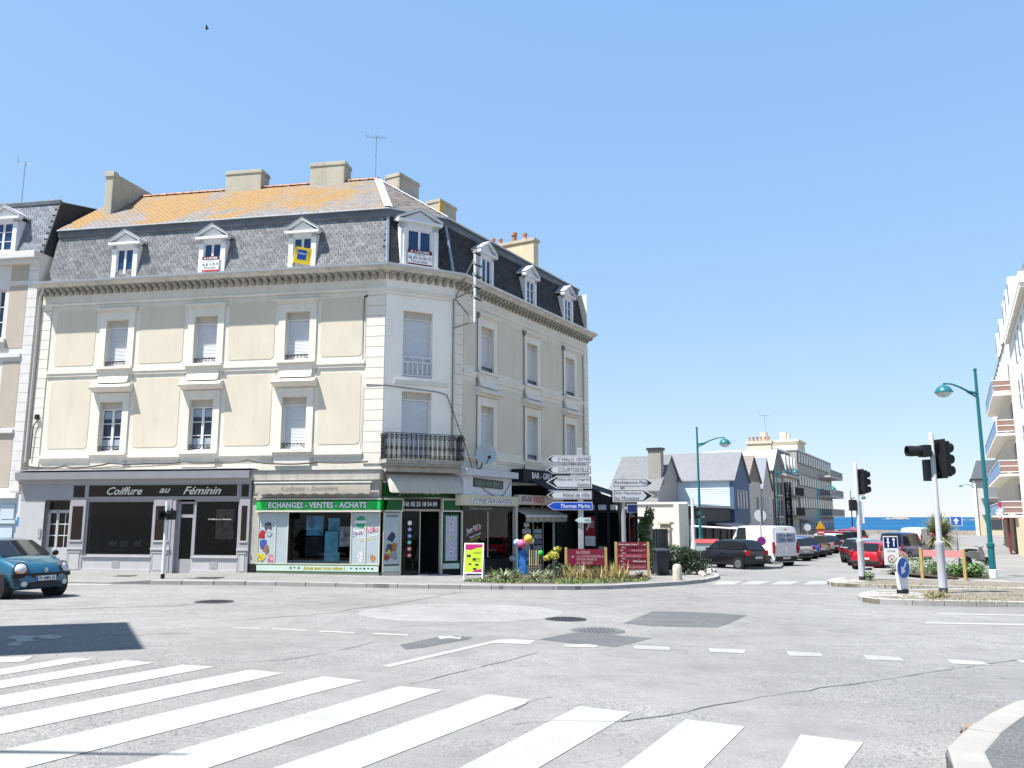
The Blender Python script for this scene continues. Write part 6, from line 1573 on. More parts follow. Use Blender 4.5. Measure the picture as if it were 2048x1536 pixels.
for i, (s, c_, lab) in enumerate(((4.6, (.22,.24,.28), 'revolving postcard rack beside the white post'), (5.6, (.10,.11,.12), 'dark magazine rack in the newsagent doorway'))):
    rk = thing('postcard_rack', lab, 'rack', (FR @ Vector((s, -.7, -.6)))[:], math.atan2(FR[1][0], FR[0][0]) + .4)
    MB().tube([(0,0,0),(0,0,1.9)], .02, 6).build('pole', grey_steel, rk); MB().box(-.2, .2, -.2, .2, 0, .05).build('base', dkgrey, rk)
    for z in range(6):
        for sx, sy, w_, d_ in ((0, -.16, .15, .02), (.16, 0, .02, .15), (-.16, 0, .02, .15)): MB().box(sx-w_, sx+w_, sy-d_, sy+d_, .45+.23*z, .63+.23*z).build('card_pocket', M('cards_%d' % ((z+i) % 3), ((.35,.37,.40), (.16,.18,.22), (.45,.42,.38))[(z+i) % 3], .5, var=.7, scale=16), rk)

# ---------------------------------------------------------------- vehicles
car_glass = M('car_glass', (.012, .016, .018), .04, var=0); car_glass.node_tree.nodes['Principled BSDF'].inputs['Specular IOR Level'].default_value = .35
plate_w = M('plate_white', (.66, .66, .64), .5, var=0); tail_r = M('tail_red', (.30, .006, .008), .2, var=0); lamp_c = M('headlamp_clear', (.55, .56, .58), .08, var=0); lamp_o = M('indicator_amber', (.75, .22, .02), .2, var=0); chrome = M('chrome', (.6, .6, .62), .15, metal=1., var=0); trimk = M('black_trim', (.016, .017, .019), .6, var=.05); rim_m = M('alloy_rim', (.42, .43, .45), .3, metal=.8, var=0)
def paintm(n, c, metal=.25): return M('car_paint_' + n, c, .35, metal=metal, var=.02, coat=1.)
def lerpk(keys, x):
    for (a, va), (b, vb) in zip(keys, keys[1:]):
        if x <= b: return va + (vb-va)*(x-a)/(b-a)
    return keys[-1][1]
def car(name, label, loc, heading, pm, L=3.9, W=1.7, H=1.48, kind='hatch', plate=None, detail=True, group='parked cars', trim=None, roofmat=None):
    o = thing(name, label, 'van' if kind == 'van' else 'car', loc, math.pi/2 - heading, group)
    h2 = L/2
    if kind == 'van': belt = [(-h2, 1.15), (-h2+.1, 1.22), (.55*h2, 1.22), (.62*h2, 1.18), (.92*h2, .98), (h2, .72)]; gh = dict(b0=.66*h2, t0=.32*h2, t1=-h2+.12, b1=-h2+.02, bz=1.18)
    elif kind == 'estate': belt = [(-h2, .80), (-h2+.10, .98), (.40*h2, .98), (.86*h2, .82), (h2, .62)]; gh = dict(b0=.44*h2, t0=.12*h2, t1=-h2+.30, b1=-h2+.06, bz=.96)
    elif kind == 'city': belt = [(-h2, .82), (-h2+.10, .98), (.55*h2, .985), (.80*h2, .86), (.95*h2, .74), (h2, .60)]; gh = dict(b0=.60*h2, t0=.14*h2, t1=-h2+.32, b1=-h2+.06, bz=.965)
    else: belt = [(-h2, .82), (-h2+.10, 1.02), (.46*h2, .98), (.86*h2, .82), (h2, .60)]; gh = dict(b0=.50*h2, t0=.14*h2, t1=-h2+.55, b1=-h2+.06, bz=.97)
    hwk = [(-h2, .80), (-h2+.06, .90), (-h2+.28, .985), (0, 1.0), (h2-.6, .98), (h2-.22, .90), (h2-.06, .76), (h2, .60)]
    xs = sorted({-h2, -h2+.06, -h2+.14, -h2+.28, -.6*h2, -.2*h2, .2*h2, .45*h2, .6*h2, .75*h2, .86*h2, h2-.22, h2-.10, h2-.03, h2})
    rings = []
    for x in xs:
        zt = lerpk(belt, x); hw = W/2*lerpk(hwk, x); zb_ = .20 + .10*max(0, (abs(x)-h2+.25)/.25); e = max(0., (abs(x)-h2+.14)/.14); zt -= .06*e*e; zb_ += .05*e
        hgt = zt - zb_
        half = [(0, zb_), (.80, zb_), (.95, zb_+.10), (.995, zb_+.38*hgt), (1., zb_+.62*hgt), (.965, zt-.08), (.90, zt-.02), (.60, zt+.012), (0, zt+.03)]
        rings.append([(x, -a*hw, z) for a, z in half] + [(x, a*hw, z) for a, z in half[-2:0:-1]])
    MB().loft(rings).build('body', pm, o, smooth=38)
    wb, tw = gh['b0'], .915*W/2
    def sec(x, z0, z1, k0, k1):
        a, b = tw*k0, W/2*k1
        if z1 - z0 < .02: b = a
        return [(x, -a, z0), (x, -(a*.6+b*.4), z0+.4*(z1-z0)), (x, -(b+.02), z1-.09*min(1,(z1-z0)/.4)), (x, -b*.90, z1-.025*min(1,(z1-z0)/.4)), (x, -b*.5, z1), (x, b*.5, z1), (x, b*.90, z1-.025*min(1,(z1-z0)/.4)), (x, (b+.02), z1-.09*min(1,(z1-z0)/.4)), (x, (a*.6+b*.4), z0+.4*(z1-z0)), (x, a, z0)]
    rk = .90 if kind == 'van' else .76
    z0 = gh['bz'] - .03; H_ = H
    ms = (gh['t0'] + gh['t1'])/2
    R2 = [sec(gh['b0'], z0, z0+.01, .93, rk), sec(gh['b0']*.5+gh['t0']*.5, z0, z0*.45+H_*.55, .97, rk+.03), sec(gh['t0'], z0, H_-.03, 1, rk), sec(gh['t0']-.22, z0, H_, 1, rk), sec(ms, z0, H_+.012, 1, rk), sec(gh['t1']+.15, z0, H_-.01, 1, rk), sec(gh['t1'], z0, H_-.05, .99, rk-.01), sec(gh['t1']*.5+gh['b1']*.5, z0, z0*.45+(H_-.05)*.55, .97, rk+.03), sec(gh['b1'], z0, z0+.01, .93, rk)]
    MB().loft(R2).build('cabin', roofmat or pm, o, smooth=38)
    # glazing laid 7 mm proud of the cabin
    def yy(z): f = (z-z0)/(H_-z0); return tw*(1-f) + (W/2*rk+.02)*f + .010
    def slope(xb, xt, fr, name):
        s = 1 if fr else -1
        P = []
        for f, k in ((.08, .86), (.50, .88), (.90, .84)):
            x = xb + (xt-xb)*f + s*.02; z = z0 + (H_-.03-z0)*f + .022; P.append([(x, -yy(z)*k, z), (x + s*.012, 0, z+.008), (x, yy(z)*k, z)])
        mb = MB(); mb.loft(P, cap=False, closed=False); mb.build(name, car_glass, o, smooth=60)
    slope(gh['b0'], gh['t0'], True, 'windscreen')
    if kind != 'van': slope(gh['b1'], gh['t1'], False, 'rear_window')
    def sidewin(xa0, xa1, xb0, xb1, name='side_window'):
        zl, zh = z0+.09, H_-.12
        for sy in (-1, 1):
            MB().quad((xa0, sy*yy(zl), zl), (xb0, sy*yy(zl), zl), (xb1, sy*yy(zh), zh), (xa1, sy*yy(zh), zh)).build(name, car_glass, o)
    fx = lambda f, t: gh['b0'] + (gh['t0']-gh['b0'])*f + t
    bm = .12*h2 - .25
    sidewin(bm+.05, bm+.05, fx(.25, -.10), fx(.85, -.12))
    if kind not in ('van',):
        rx0 = gh['b1'] + (gh['t1']-gh['b1'])*.2 + .16; rx1 = gh['b1'] + (gh['t1']-gh['b1'])*.85 + .14
        sidewin(rx0, rx1, bm-.03, bm-.03)
    # wheels and arches
    wr = .30 if kind != 'van' else .33
    for x in (h2*.64, -h2*.66):
        for sy in (-1, 1):
            MB(T(x, sy*(W/2-.11), wr) @ RX(math.pi/2)).lathe([(.02, -.125), (wr*1.16, -.125), (wr*1.16, .125), (.02, .125)], 20).build('wheel_arch', trimk, o)
            w_ = MB(T(x, sy*(W/2-.095), wr) @ RX(math.pi/2)).lathe([(wr*.6, -.115), (wr*.92, -.115), (wr, -.08), (wr, .08), (wr*.92, .115), (wr*.6, .115)], 22).build('wheel', rubber, o, smooth=40)
            MB(T(x, sy*(W/2+.012), wr) @ RX(math.pi/2)).lathe([(.01, -.012), (wr*.62, -.02), (wr*.66, 0), (wr*.62, .012), (wr*.2, .004), (.01, .012)], 18).build('rim', rim_m, w_, smooth=40)
            for k in range(5): MB(T(x, sy*(W/2+.012), wr) @ RY(k*1.2566)).box(-.018, .018, -.018, .018, wr*.12, wr*.55).build('spoke', trimk, w_)
    tm = trim or trimk
    # bumpers, lamps, plates, mirrors
    MB().loft([[(h2*1.0-.16+.17*math.cos(a), W/2*.90*math.sin(a)/1.0*.98, z) for z in (.30, .52)] + [(h2-.2, W/2*.86*math.sin(a), .52), (h2-.2, W/2*.86*math.sin(a), .30)] for a in [-1.35 + .27*i for i in range(11)]]).build('front_bumper', tm, o, smooth=40)
    MB().box(-h2-.03, -h2+.18, -W/2*.84, W/2*.84, .30, .50 if kind != 'van' else .58).build('rear_bumper', tm, o, bevel=.04)
    for sy in (-1, 1):
        zl = lerpk(belt, h2-.10) - .05
        MB().ball((h2-.17, sy*W/2*.66, zl-.02), .13, 14, 10, (.85, 1., .78)).build('headlight', lamp_c, o, smooth=60)
        if kind == 'van': MB().box(-h2-.02, -h2+.12, sy*(W/2*.94)-.05, sy*(W/2*.94)+.05, .72, 1.38).build('tail_light', tail_r, o, bevel=.02)
        elif kind == 'estate': MB().box(-h2-.01, -h2+.15, sy*(W/2*.86)-.07, sy*(W/2*.86)+.07, .66, 1.0).build('tail_light', tail_r, o, bevel=.02)
        else: MB().box(-h2-.015, -h2+.2, sy*(W/2*.84)-.08, sy*(W/2*.84)+.08, .72, .98).build('tail_light', tail_r, o, bevel=.03)
        MB().ball((gh['b0']-.22, sy*(W/2+.07), gh['bz']+.06), .09, 10, 8, (.6, 1, .8)).build('wing_mirror', trimk, o, smooth=60)
        MB().box(bm-.25, bm-.10, sy*(W/2+.004)-.012, sy*(W/2+.004)+.012, .80, .83).build('door_handle', pm if kind != 'van' else trimk, o)
        for x in (bm, bm + .95): MB().box(x-.006, x+.006, sy*(W/2+.0)-.004, sy*(W/2+.0)+.004, .34, .86).build('door_seam', trimk, o)
    pb_ = MB().box(-h2-.045, -h2-.03, -.26, .26, .56 if kind != 'van' else .42, .67 if kind != 'van' else .53).build('number_plate', plate_w, o)
    MB().box(h2+.005, h2+.02, -.26, .26, .34, .45).build('number_plate', plate_w, o)
    if plate:
        txt(plate, pb_, T(-h2-.048, 0, .615 if kind != 'van' else .475) @ RZ(-math.pi/2) @ UP, sgn_k, w=.44, h=.075)
    return o

hd = math.radians
# blue city car at the left edge, seen from the front
tw = car('city_car', 'blue rounded city car entering from the left edge of the road', (-12.85, 21.3, g(-12.85, 21.3)), hd(115), paintm('teal_blue', (.014, .105, .175)), L=3.43, W=1.63, H=1.40, kind='city', trim=M('grey_blue_bumper', (.03, .05, .065), .55, var=.05), group='cars')
h2 = 3.43/2
for c_ in list(tw.children):
    if c_.name.startswith('headlight') or (c_.name.startswith('number_plate') and c_.data.vertices[0].co.x > 0): bpy.data.objects.remove(c_)
for sy in (-1, 1):
    F = T(h2-.13, sy*.56, .70) @ RZ(sy*.42) @ RY(R_(72))
    MB(F).lathe([(.165, -.1), (.165, .02), (.15, .04), (.14, .0)], 22).build('headlight_ring', trimk, tw, smooth=40)
    hl_ = MB(F).lathe([(.148, -.05), (.145, .02), (.10, .055), (.01, .07)], 22).build('headlight', lamp_c, tw, smooth=50)
    MB(F).hexa([(.02,-.125,.02),(.125,-.07,.01),(.125,.07,.01),(.02,.125,.02),(.05,-.11,.058),(.115,-.06,.052),(.115,.06,.052),(.05,.11,.058)]).build('indicator', lamp_o if sy < 0 else lamp_c, hl_)
    MB(T(h2-.02, sy*.52, .36) @ RY(R_(90))).lathe([(.06, -.05), (.06, .03), (.01, .035)], 14).build('fog_lamp', lamp_c, tw, smooth=40)
MB().loft([[(h2-.14+.16*math.cos(a), W_*math.sin(a), z) for z, W_ in ((.50, .77), (.60, .765))] + [(h2-.25, .72*math.sin(a), .60), (h2-.25, .72*math.sin(a), .50)] for a in [-1.4 + .28*i for i in range(11)]]).build('bumper_strip', trimk, tw, smooth=40)
MB().box(h2-.04, h2+.025, -.40, .40, .27, .38).build('lower_grille', trimk, tw)
for z in (.30, .34): MB().box(h2+.0, h2+.03, -.38, .38, z-.006, z+.006).build('grille_slat', MATS['grey_blue_bumper'], tw)
pl_ = MB().box(h2+.02, h2+.035, -.26, .26, .42, .535).build('number_plate', plate_w, tw); MB().box(h2+.035, h2+.038, -.26, -.21, .42, .535).build('plate_band', M('plate_blue', (.01, .06, .40), .5), pl_)
txt('76 AMA 35', pl_, T(h2+.042, .02, .478) @ RZ(math.pi/2) @ UP, sgn_k, w=.42, h=.08, bold=.01)
MB(T(h2-.005, 0, .66) @ RZ(math.pi/2) @ UP @ T(0,0,.02)).a([(0,-.07,0),(.045,0,0),(0,.07,0),(-.045,0,0),(0,-.035,.004),(.022,0,.004),(0,.035,.004),(-.022,0,.004)], [(0,1,5,4),(1,2,6,5),(2,3,7,6),(3,0,4,7)]).build('diamond_badge', chrome, tw)
for k in range(3): MB(T(.80, -.50+.13*k, .985) @ RY(R_(8))).box(-.06, .06, -.045, .045, 0, .012).build('bonnet_vent', blk, tw, bevel=.004)
for sy, a in ((-1, .2), (1, .2)): MB().tube([(1.02, sy*.1+.1, .985), (.80, sy*.45+.1, 1.08)], .008, 5).build('wiper', blk, tw)
MB(T(.35, 0, 0)).tube([(.3, .28+.17*math.cos(6.283*k/16), 1.0+.15*math.sin(6.283*k/16)) for k in range(17)], .012, 5).build('steering_wheel', blk, tw)

def stcar(name, label, t, w, head, pm, **kw): p = ST(t, w); return car(name, label, p[:], hd(head), pm, **kw)
black_p = paintm('black', (.008, .008, .011), 0); black_p.node_tree.nodes['Principled BSDF'].inputs['Coat Weight'].default_value = .35; white_v = paintm('white', (.68, .68, .68), 0); silver = paintm('silver', (.42, .42, .41), .5); blue_p = paintm('blue', (.012, .085, .38), .2); taupe = paintm('taupe', (.20, .18, .15), .4); navy_p = paintm('navy', (.012, .016, .035), .2); red_p = paintm('red', (.42, .008, .025), .15); dkred = paintm('dark_red', (.22, .008, .015), .15); anthr = paintm('anthracite', (.035, .04, .048), .3)
c3 = car('hatchback', 'black hatchback parked nose-in nearest the corner', (11.75, 45.75, g(11.75, 45.75)), hd(-35), black_p, L=3.88, W=1.70, H=1.52, plate='DG 413 MM')
v_ = car('panel_van', 'white high-roof panel van with blue lettering on its rear doors', (14.7, 50.4, g(14.7, 50.4)), hd(-26), white_v, L=4.5, W=1.90, H=2.28, kind='van', plate='BW 729 BS')
hv = 4.5/2
vw = M('van_window_print', (.20, .27, .36), .2, var=.35, scale=6)
for sy in (-1, 1):
    MB().box(-hv-.012, -hv+.03, .02 if sy > 0 else -.76, .76 if sy > 0 else -.02, .62, 1.95).build('rear_door', white_v, v_, bevel=.015)
    w2 = MB().box(-hv-.02, -hv-.01, .05 if sy > 0 else -.72, .72 if sy > 0 else -.05, 1.35, 1.86).build('rear_window', vw, v_, bevel=.004)
MB().box(-hv-.03, -hv-.01, -.10, .10, 2.05, 2.10).build('brake_light', blk, v_)
txt('La Vogue', v_, T(-hv-.026, 0, 1.74) @ RZ(-math.pi/2) @ UP, M('van_navy', (.02, .04, .16), .5), w=.9, h=.16, shear=.3, bold=.01)
for z in (1.52, 1.44): MB().box(-hv-.024, -hv-.02, -.5, .5, z-.015, z+.015).build('print_line', M('van_navy', (.02, .04, .16), .5), v_)
MB().box(-hv+.2, hv*.5, .952, .956, .45, .62).build('side_trim', trimk, v_)
cars = [('compact_car', 'silver hatchback right behind the white van', silver, 'hatch', 4.0, 1.5, 58.6), ('compact_car', 'bright blue hatchback in the parking row', blue_p, 'hatch', 3.9, 1.5, 61.8), ('estate_car', 'taupe estate car in the parking row', taupe, 'estate', 4.3, 1.58, 65.2), ('compact_car', 'silver car between the taupe estate and a dark saloon', silver, 'hatch', 4.0, 1.46, 69.0), ('saloon_car', 'dark navy car toward the end of the parking row', navy_p, 'hatch', 4.2, 1.44, 72.8), ('estate_car', 'white car mostly hidden in the far parking row', white_v, 'estate', 4.3, 1.5, 77), ('estate_car', 'dark red car in the far parking row', dkred, 'estate', 4.4, 1.62, 82), ('estate_car', 'anthracite car at the far end of the parking row', anthr, 'estate', 4.3, 1.55, 88), ('estate_car', 'red tall car at the sea end of the parking row', red_p, 'estate', 4.3, 1.66, 94)]
for n_, lab, pm, kd, L_, H_, t in cars: stcar(n_, lab, t, -10.6, -30, pm, L=L_, H=H_, kind=kd, detail=False)
red_c = car('hatchback', 'glossy red hatchback parked behind the zone sign', (20.1, 46.2, g(20.1, 46.2)), hd(46), red_p, L=4.05, W=1.73, H=1.45, plate='CR 180 LZ')
car('hatchback', 'anthracite hatchback parked just beyond the red one', (21.5, 50.3, g(21.5, 50.3)), hd(46), anthr, L=4.1, W=1.75, H=1.46)
car('hatchback', 'black hatchback with pale roof beyond the zone sign', (22.6, 54.0, g(22.6, 54.0)), hd(48), black_p, L=4.0, W=1.73, H=1.52, roofmat=silver)
car('estate_car', 'dark blue people carrier behind the cordyline palm', (26.8, 57.5, g(26.8, 57.5)), hd(50), paintm('deep_blue', (.012, .02, .11), .2), L=4.5, W=1.8, H=1.85, kind='estate')
car('panel_van', 'small white van parked far behind the palm', (37.5, 78, g(37.5, 78)), hd(40), white_v, L=4.3, W=1.8, H=1.95, kind='van')
# scooter under its cover on the right pavement
scp = G(1955, 1131, .12); sco = thing('scooter', 'grey motor scooter parked near the tall teal lamp', 'scooter', scp[:], R_(15))
sg_m = M('scooter_grey', (.16, .16, .165), .45); 
for x in (-.62, .62): MB(T(x, 0, .24) @ RX(math.pi/2)).lathe([(.14, -.06), (.23, -.06), (.24, 0), (.23, .06), (.14, .06)], 18).build('wheel', rubber, sco, smooth=40)
MB().loft([[(x, -w_, z0_), (x, -w_, z1_), (x, 0, z1_+.05), (x, w_, z1_), (x, w_, z0_)] for x, w_, z0_, z1_ in ((-.85, .08, .62, .72), (-.6, .17, .45, .80), (-.2, .18, .38, .82), (.05, .16, .28, .70))]).build('body', sg_m, sco, smooth=50)
MB().loft([[(x, -w_, z0_), (x, -w_, z0_+.1), (x, w_, z0_+.1), (x, w_, z0_)] for x, w_, z0_ in ((-.80, .12, .80), (-.4, .15, .84), (.0, .11, .80))]).build('seat', blk, sco, smooth=60, bevel=.0)
MB().box(.0, .42, -.14, .14, .24, .30).build('footboard', blk, sco); MB().loft([[(.40, -.20, .25), (.52, -.06, .25), (.52, .06, .25), (.40, .20, .25)], [(.34, -.22, .70), (.48, -.05, .72), (.48, .05, .72), (.34, .22, .70)], [(.28, -.12, .98), (.38, -.05, 1.0), (.38, .05, 1.0), (.28, .12, .98)]]).build('leg_shield', sg_m, sco, smooth=50)
MB().tube([(.22, -.32, 1.06), (.30, 0, 1.0), (.22, .32, 1.06)], .018, 6).build('handlebar', blk, sco); MB().tube([(.62, 0, .24), (.42, 0, .8)], .03, 6).build('fork', blk, sco)
# recycling skip with red lid and white terrace frame at the restaurant
sk = thing('waste_container', 'pale wheeled waste container with red lid behind the black hatchback', 'waste container', (11.5, 50.2, g(11.5, 50.2) + .1), R_(-10))
MB().hexa([(-.62,-.42,.2),(.62,-.42,.2),(.62,.42,.2),(-.62,.42,.2),(-.7,-.5,1.15),(.7,-.5,1.15),(.7,.5,1.15),(-.7,.5,1.15)]).build('body', M('skip_grey', (.45,.50,.50), .6), sk, bevel=.03); MB().loft([[(x, -.54, 1.15), (x, -.4, 1.32), (x, .4, 1.36), (x, .54, 1.15)] for x in (-.74, .74)]).build('lid', M('skip_red', (.45, .04, .04), .5), sk)
for x in (-.55, .55): MB(T(x, -.35, .1) @ RX(math.pi/2)).lathe([(.02, -.03), (.1, -.03), (.1, .03), (.02, .03)], 12).build('wheel', rubber, sk)

# ---------------------------------------------------------------- houses along the street to the sea
def shouse(name, label, t, w, cat='house'):
    p = ST(t, w); return thing(name, label, cat, (p.x, p.y, p.z), -STREET)     # local x = away from the street's left side, y = along the street
win_d = M('far_window', (.03, .035, .045), .15, var=.2)
def fwall(o, x0, x1, y0, y1, h, mat, name='wall'): return MB().box(x0, x1, y0, y1, -.3, h).build(name, mat, o)
def fwin(o, x, y0, y1, z0, z1, frame=white_p, d=.05):       # window on the wall facing the street (+x side)
    f = MB().box(x, x+d, y0-.06, y1+.06, z0-.06, z1+.06).build('window', frame, o); MB().box(x+d-.01, x+d+.01, y0, y1, z0, z1).build('pane', win_d, f); MB().box(x, x+.14, y0-.12, y1+.12, z0-.16, z0-.06).build('sill', frame, f)
def gwin(o, y, x0, x1, z0, z1, frame=white_p, d=.05):       # window on the wall facing the camera (-y side)
    f = MB().box(x0-.06, x1+.06, y-d, y, z0-.06, z1+.06).build('window', frame, o); MB().box(x0, x1, y-d-.01, y-d+.01, z0, z1).build('pane', win_d, f)
def gable_roof(o, x0, x1, y0, y1, ze, zp, mat, along='x', ov=.25, wallm=None):
    mb = MB()
    if along == 'x':
        ym = (y0+y1)/2
        for ya in (y0-ov, y1+ov): mb.hexa([(x0-ov, ya, ze-.1), (x1+ov, ya, ze-.1), (x1+ov, ym, zp), (x0-ov, ym, zp), (x0-ov, ya, ze), (x1+ov, ya, ze), (x1+ov, ym, zp+.12), (x0-ov, ym, zp+.12)])
        if wallm:
            for x in (x0, x1-.05): MB().yz([(y0, ze), (y1, ze), (ym, zp)], x, x+.05).build('gable', wallm, o)
    else:
        xm = (x0+x1)/2
        for xa in (x0-ov, x1+ov): mb.hexa([(xa, y0-ov, ze-.1), (xa, y1+ov, ze-.1), (xm, y1+ov, zp), (xm, y0-ov, zp), (xa, y0-ov, ze), (xa, y1+ov, ze), (xm, y1+ov, zp+.12), (xm, y0-ov, zp+.12)])
        if wallm:
            for y in (y0, y1-.05): MB().xz([(x0, ze), (x1, ze), (xm, zp)], y, y+.05).build('gable', wallm, o)
    return mb.build('roof', mat, o)
roof_s = M('far_slate', (.14, .145, .155), .6, var=.2, scale=3, bump=.3, bscale=14, stain=.2)
# low white wall with pillars, gate
wl = shouse('garden_wall', 'low white garden building with rendered pillars and dark gate', 57, -17.2, 'wall')
wh_r = M('white_render', (.66, .62, .54), .9, var=.05, stain=.1)
MB().box(-6.5, .0, 2.0, 2.3, -.2, 3.75).build('wall', wh_r, wl); MB().box(-6.6, .08, 1.9, 2.4, 3.75, 3.9).build('coping', white_p, wl); MB().box(-.35, .02, .0, 2.3, -.2, 3.75).build('end_wall', wh_r, wl)
for px, Y, h_, m_ in ((1291, 44.0, 2.55, M('pillar_grey', (.22, .20, .18), .9, var=.2, scale=4, stain=.3)), (1331, 49.0, 2.35, M('pillar_cream', (.55, .48, .38), .9, var=.1, stain=.2))):
    c = at(px, 1034, Y); q = thing('gate_pillar', 'rendered gate pillar with stone cap ' + ('beside the climber' if px < 1300 else 'against the white wall'), 'pillar', (c.x, Y, g(c.x, Y) + .1), -STREET)
    MB().box(-.28, .28, -.28, .28, -.2, h_-.5).build('shaft', m_, q); MB().box(-.33, .33, -.33, .33, h_-.5, h_-.35).build('band', m_, q); MB().box(-.26, .26, -.26, .26, h_-.35, h_-.15).build('neck', m_, q); MB().box(-.38, .38, -.38, .38, h_-.15, h_).build('cap', m_, q, bevel=.03)
ga = at(1312, 1034, 47); gt = thing('wooden_gate', 'dark grey vertical board gate between the pillars', 'gate', (ga.x, 47, g(ga.x, 47) + .1), 0)
for k in range(9): MB().box(-.62 + .14*k, -.49 + .14*k, -.02, .02, 0, 1.95 - .02*(k % 2)).build('board', M('gate_board', (.07, .068, .065), .8, rvar=.2), gt)
# restaurant with dark front
rs = shouse('restaurant_building', 'dark single-storey restaurant front with white awning edge', 60.5, -17.0, 'restaurant')
dk = M('dark_cladding', (.05, .055, .065), .6, var=.1)
MB().box(-6, 0, 0, 10.8, -.3, 3.55).build('wall', dk, rs); MB().box(-6.1, .25, -.1, 10.9, 3.55, 3.75).build('roof_edge', M('flat_roof_edge', (.42, .42, .44), .7), rs)
for y0, y1 in ((.4, 2.3), (2.5, 4.6), (4.8, 6.9), (7.2, 9.0), (9.2, 10.5)): MB().box(.0, .04, y0, y1, .2, 2.25).build('pane', M('restaurant_pane', (.015, .016, .018), .5), rs)
for y in (.3, 2.4, 4.7, 7.05, 9.1, 10.6): MB().box(.0, .1, y-.06, y+.06, -.1, 2.3).build('mullion', blk, rs)
MB().hexa([(.0,3.2,2.35),(1.9,3.2,2.05),(1.9,10.2,2.05),(.0,10.2,2.35),(.0,3.2,2.5),(1.9,3.2,2.12),(1.9,10.2,2.12),(.0,10.2,2.5)]).build('awning', M('awning_navy', (.03, .035, .05), .8), rs); MB().box(1.88, 1.94, 3.2, 10.2, 1.95, 2.15).build('awning_edge', white_p, rs)
for y in (1.4, 1.9): MB().ball((.1, y, 2.85), .07, 8, 6).build('wall_lamp', white_p, rs)
tf = thing('terrace_frame', 'white square framework of the restaurant terrace', 'frame', ST(58.5, -14.6, .1)[:], -STREET)
for a, b in (((-2.2,0,0),(-2.2,0,2.15)), ((2.0,0,0),(2.0,0,1.95)), ((-2.2,0,2.1),(2.0,0,1.9)), ((2.0,0,1.9),(2.0,3,1.9)), ((2.0,3,0),(2.0,3,1.9))): MB().tube([a, b], .07, 6).build('beam', white_p, tf)
# blue house
bh = shouse('blue_house', 'narrow steep-roofed house clad in blue boards with pale side wall', 71.5, -17.0)
blu_c = M('blue_boards', (.075, .125, .22), .6, var=.06, scale=2); plb = M('pale_blue_boards', (.50, .60, .68), .6, var=.04)
MB().box(-6.6, -.06, .06, 6.0, -.3, 6.0).build('wall', plb, bh); 
for k in range(13): MB().hexa([(-6.6,.0,3.62+.18*k),(-.06,.0,3.62+.18*k),(-.06,.06,3.62+.18*k),(-6.6,.06,3.62+.18*k),(-6.6,.035,3.80+.18*k),(-.06,.035,3.80+.18*k),(-.06,.06,3.80+.18*k),(-6.6,.06,3.80+.18*k)]).build('side_board', plb, bh)
for k in range(24):
    y0 = .0 + .25*k; zt = 6.0 + 2.5*(1 - abs(y0+.12-3.0)/3.0); MB().box(-.06, .3, y0, y0+.24, 2.3, zt).build('front_board', blu_c, bh)
gable_roof(bh, -6.6, .25, 0, 6.0, 6.0, 8.5, M('blue_house_slate', (.17, .175, .19), .6, var=.1, scale=2, bump=.2, bscale=15), 'x', .2)
for y0 in (1.0, 2.1, 3.2, 4.3): fwin(bh, .28, y0, y0+.62, 3.7, 5.2, M('blue_frame', (.16, .24, .36), .5))
MB().box(-.2, .1, .1, 5.9, -.2, 2.3).build('ground_front', M('ground_front_grey', (.20, .20, .22), .7), bh)
# grey roofed house behind on the left
gh_ = shouse('slate_house', 'grey slate roofed house behind the signposts with square chimney', 66, -24.1)
fwall(gh_, -1.6, 2.5, 0, 7, 5.0, M('grey_render', (.30, .29, .28), .9)); gable_roof(gh_, -1.6, 2.5, 0, 7, 5.0, 8.0, roof_s, 'x', .2, MATS['grey_render']); MB().box(1.4, 2.5, 1.0, 1.8, 5.5, 8.4).build('chimney', M('chimney_grey', (.30, .28, .25), .9, stain=.3), gh_); MB().box(1.3, 2.6, .9, 1.9, 8.4, 8.6).build('chimney_cap', dkgrey, gh_)
g2 = shouse('low_house', 'low dark-roofed outbuilding with brick chimney beside the signs', 54, -26)
fwall(g2, -5, .5, 0, 5, 3.2, M('brown_render', (.20, .17, .15), .9)); gable_roof(g2, -5, .5, 0, 5, 3.2, 5.0, M('dark_tiles', (.06, .055, .055), .8, var=.3, scale=4), 'y', .2, MATS['brown_render']); MB().box(-2.3, -1.6, .2, .9, 3.5, 5.6).build('chimney', M('chimney_brick', (.28, .20, .15), .9, var=.2), g2)
# beige houses, grey stone house
be = M('beige_render', (.48, .44, .38), .9, var=.05, stain=.12); wht_r = M('pale_render2', (.58, .55, .50), .9, var=.05, stain=.1); gst = M('grey_stone', (.27, .25, .22), .9, var=.2, scale=4, bump=.4, bscale=8, stain=.2)
h1 = shouse('beige_house', 'beige house with brown gable next to the blue house', 78, -17.0)
fwall(h1, -8, 0, 0, 6.0, 6.2, wht_r); gable_roof(h1, -8, 0, 0, 6.0, 6.2, 8.6, M('brown_slate', (.20, .17, .155), .8, var=.2, scale=3), 'x', .15, M('brown_gable', (.24, .20, .16), .9))
for y0 in (.8, 3.6):
    fwin(h1, .0, y0, y0+.9, 2.9, 4.9); fwin(h1, 0, y0, y0+.9, .6, 1.9)
h2_ = shouse('white_house', 'white gabled house with skylight and pale sign blade', 84.5, -17.0)
fwall(h2_, -8, 0, 0, 5.2, 5.6, wht_r); gable_roof(h2_, -8, 0, 0, 5.2, 5.6, 8.8, M('blue_slate', (.16, .175, .21), .6, var=.12, scale=3), 'x', .15, wht_r)
for y0 in (.6, 2.0, 3.4): fwin(h2_, .0, y0, y0+.8, 2.9, 5.0); fwin(h2_, 0, y0, y0+.8, .5, 2.0)
MB().box(.0, .7, -.15, .0, 2.6, 4.8).build('sign_blade', white_p, h2_)
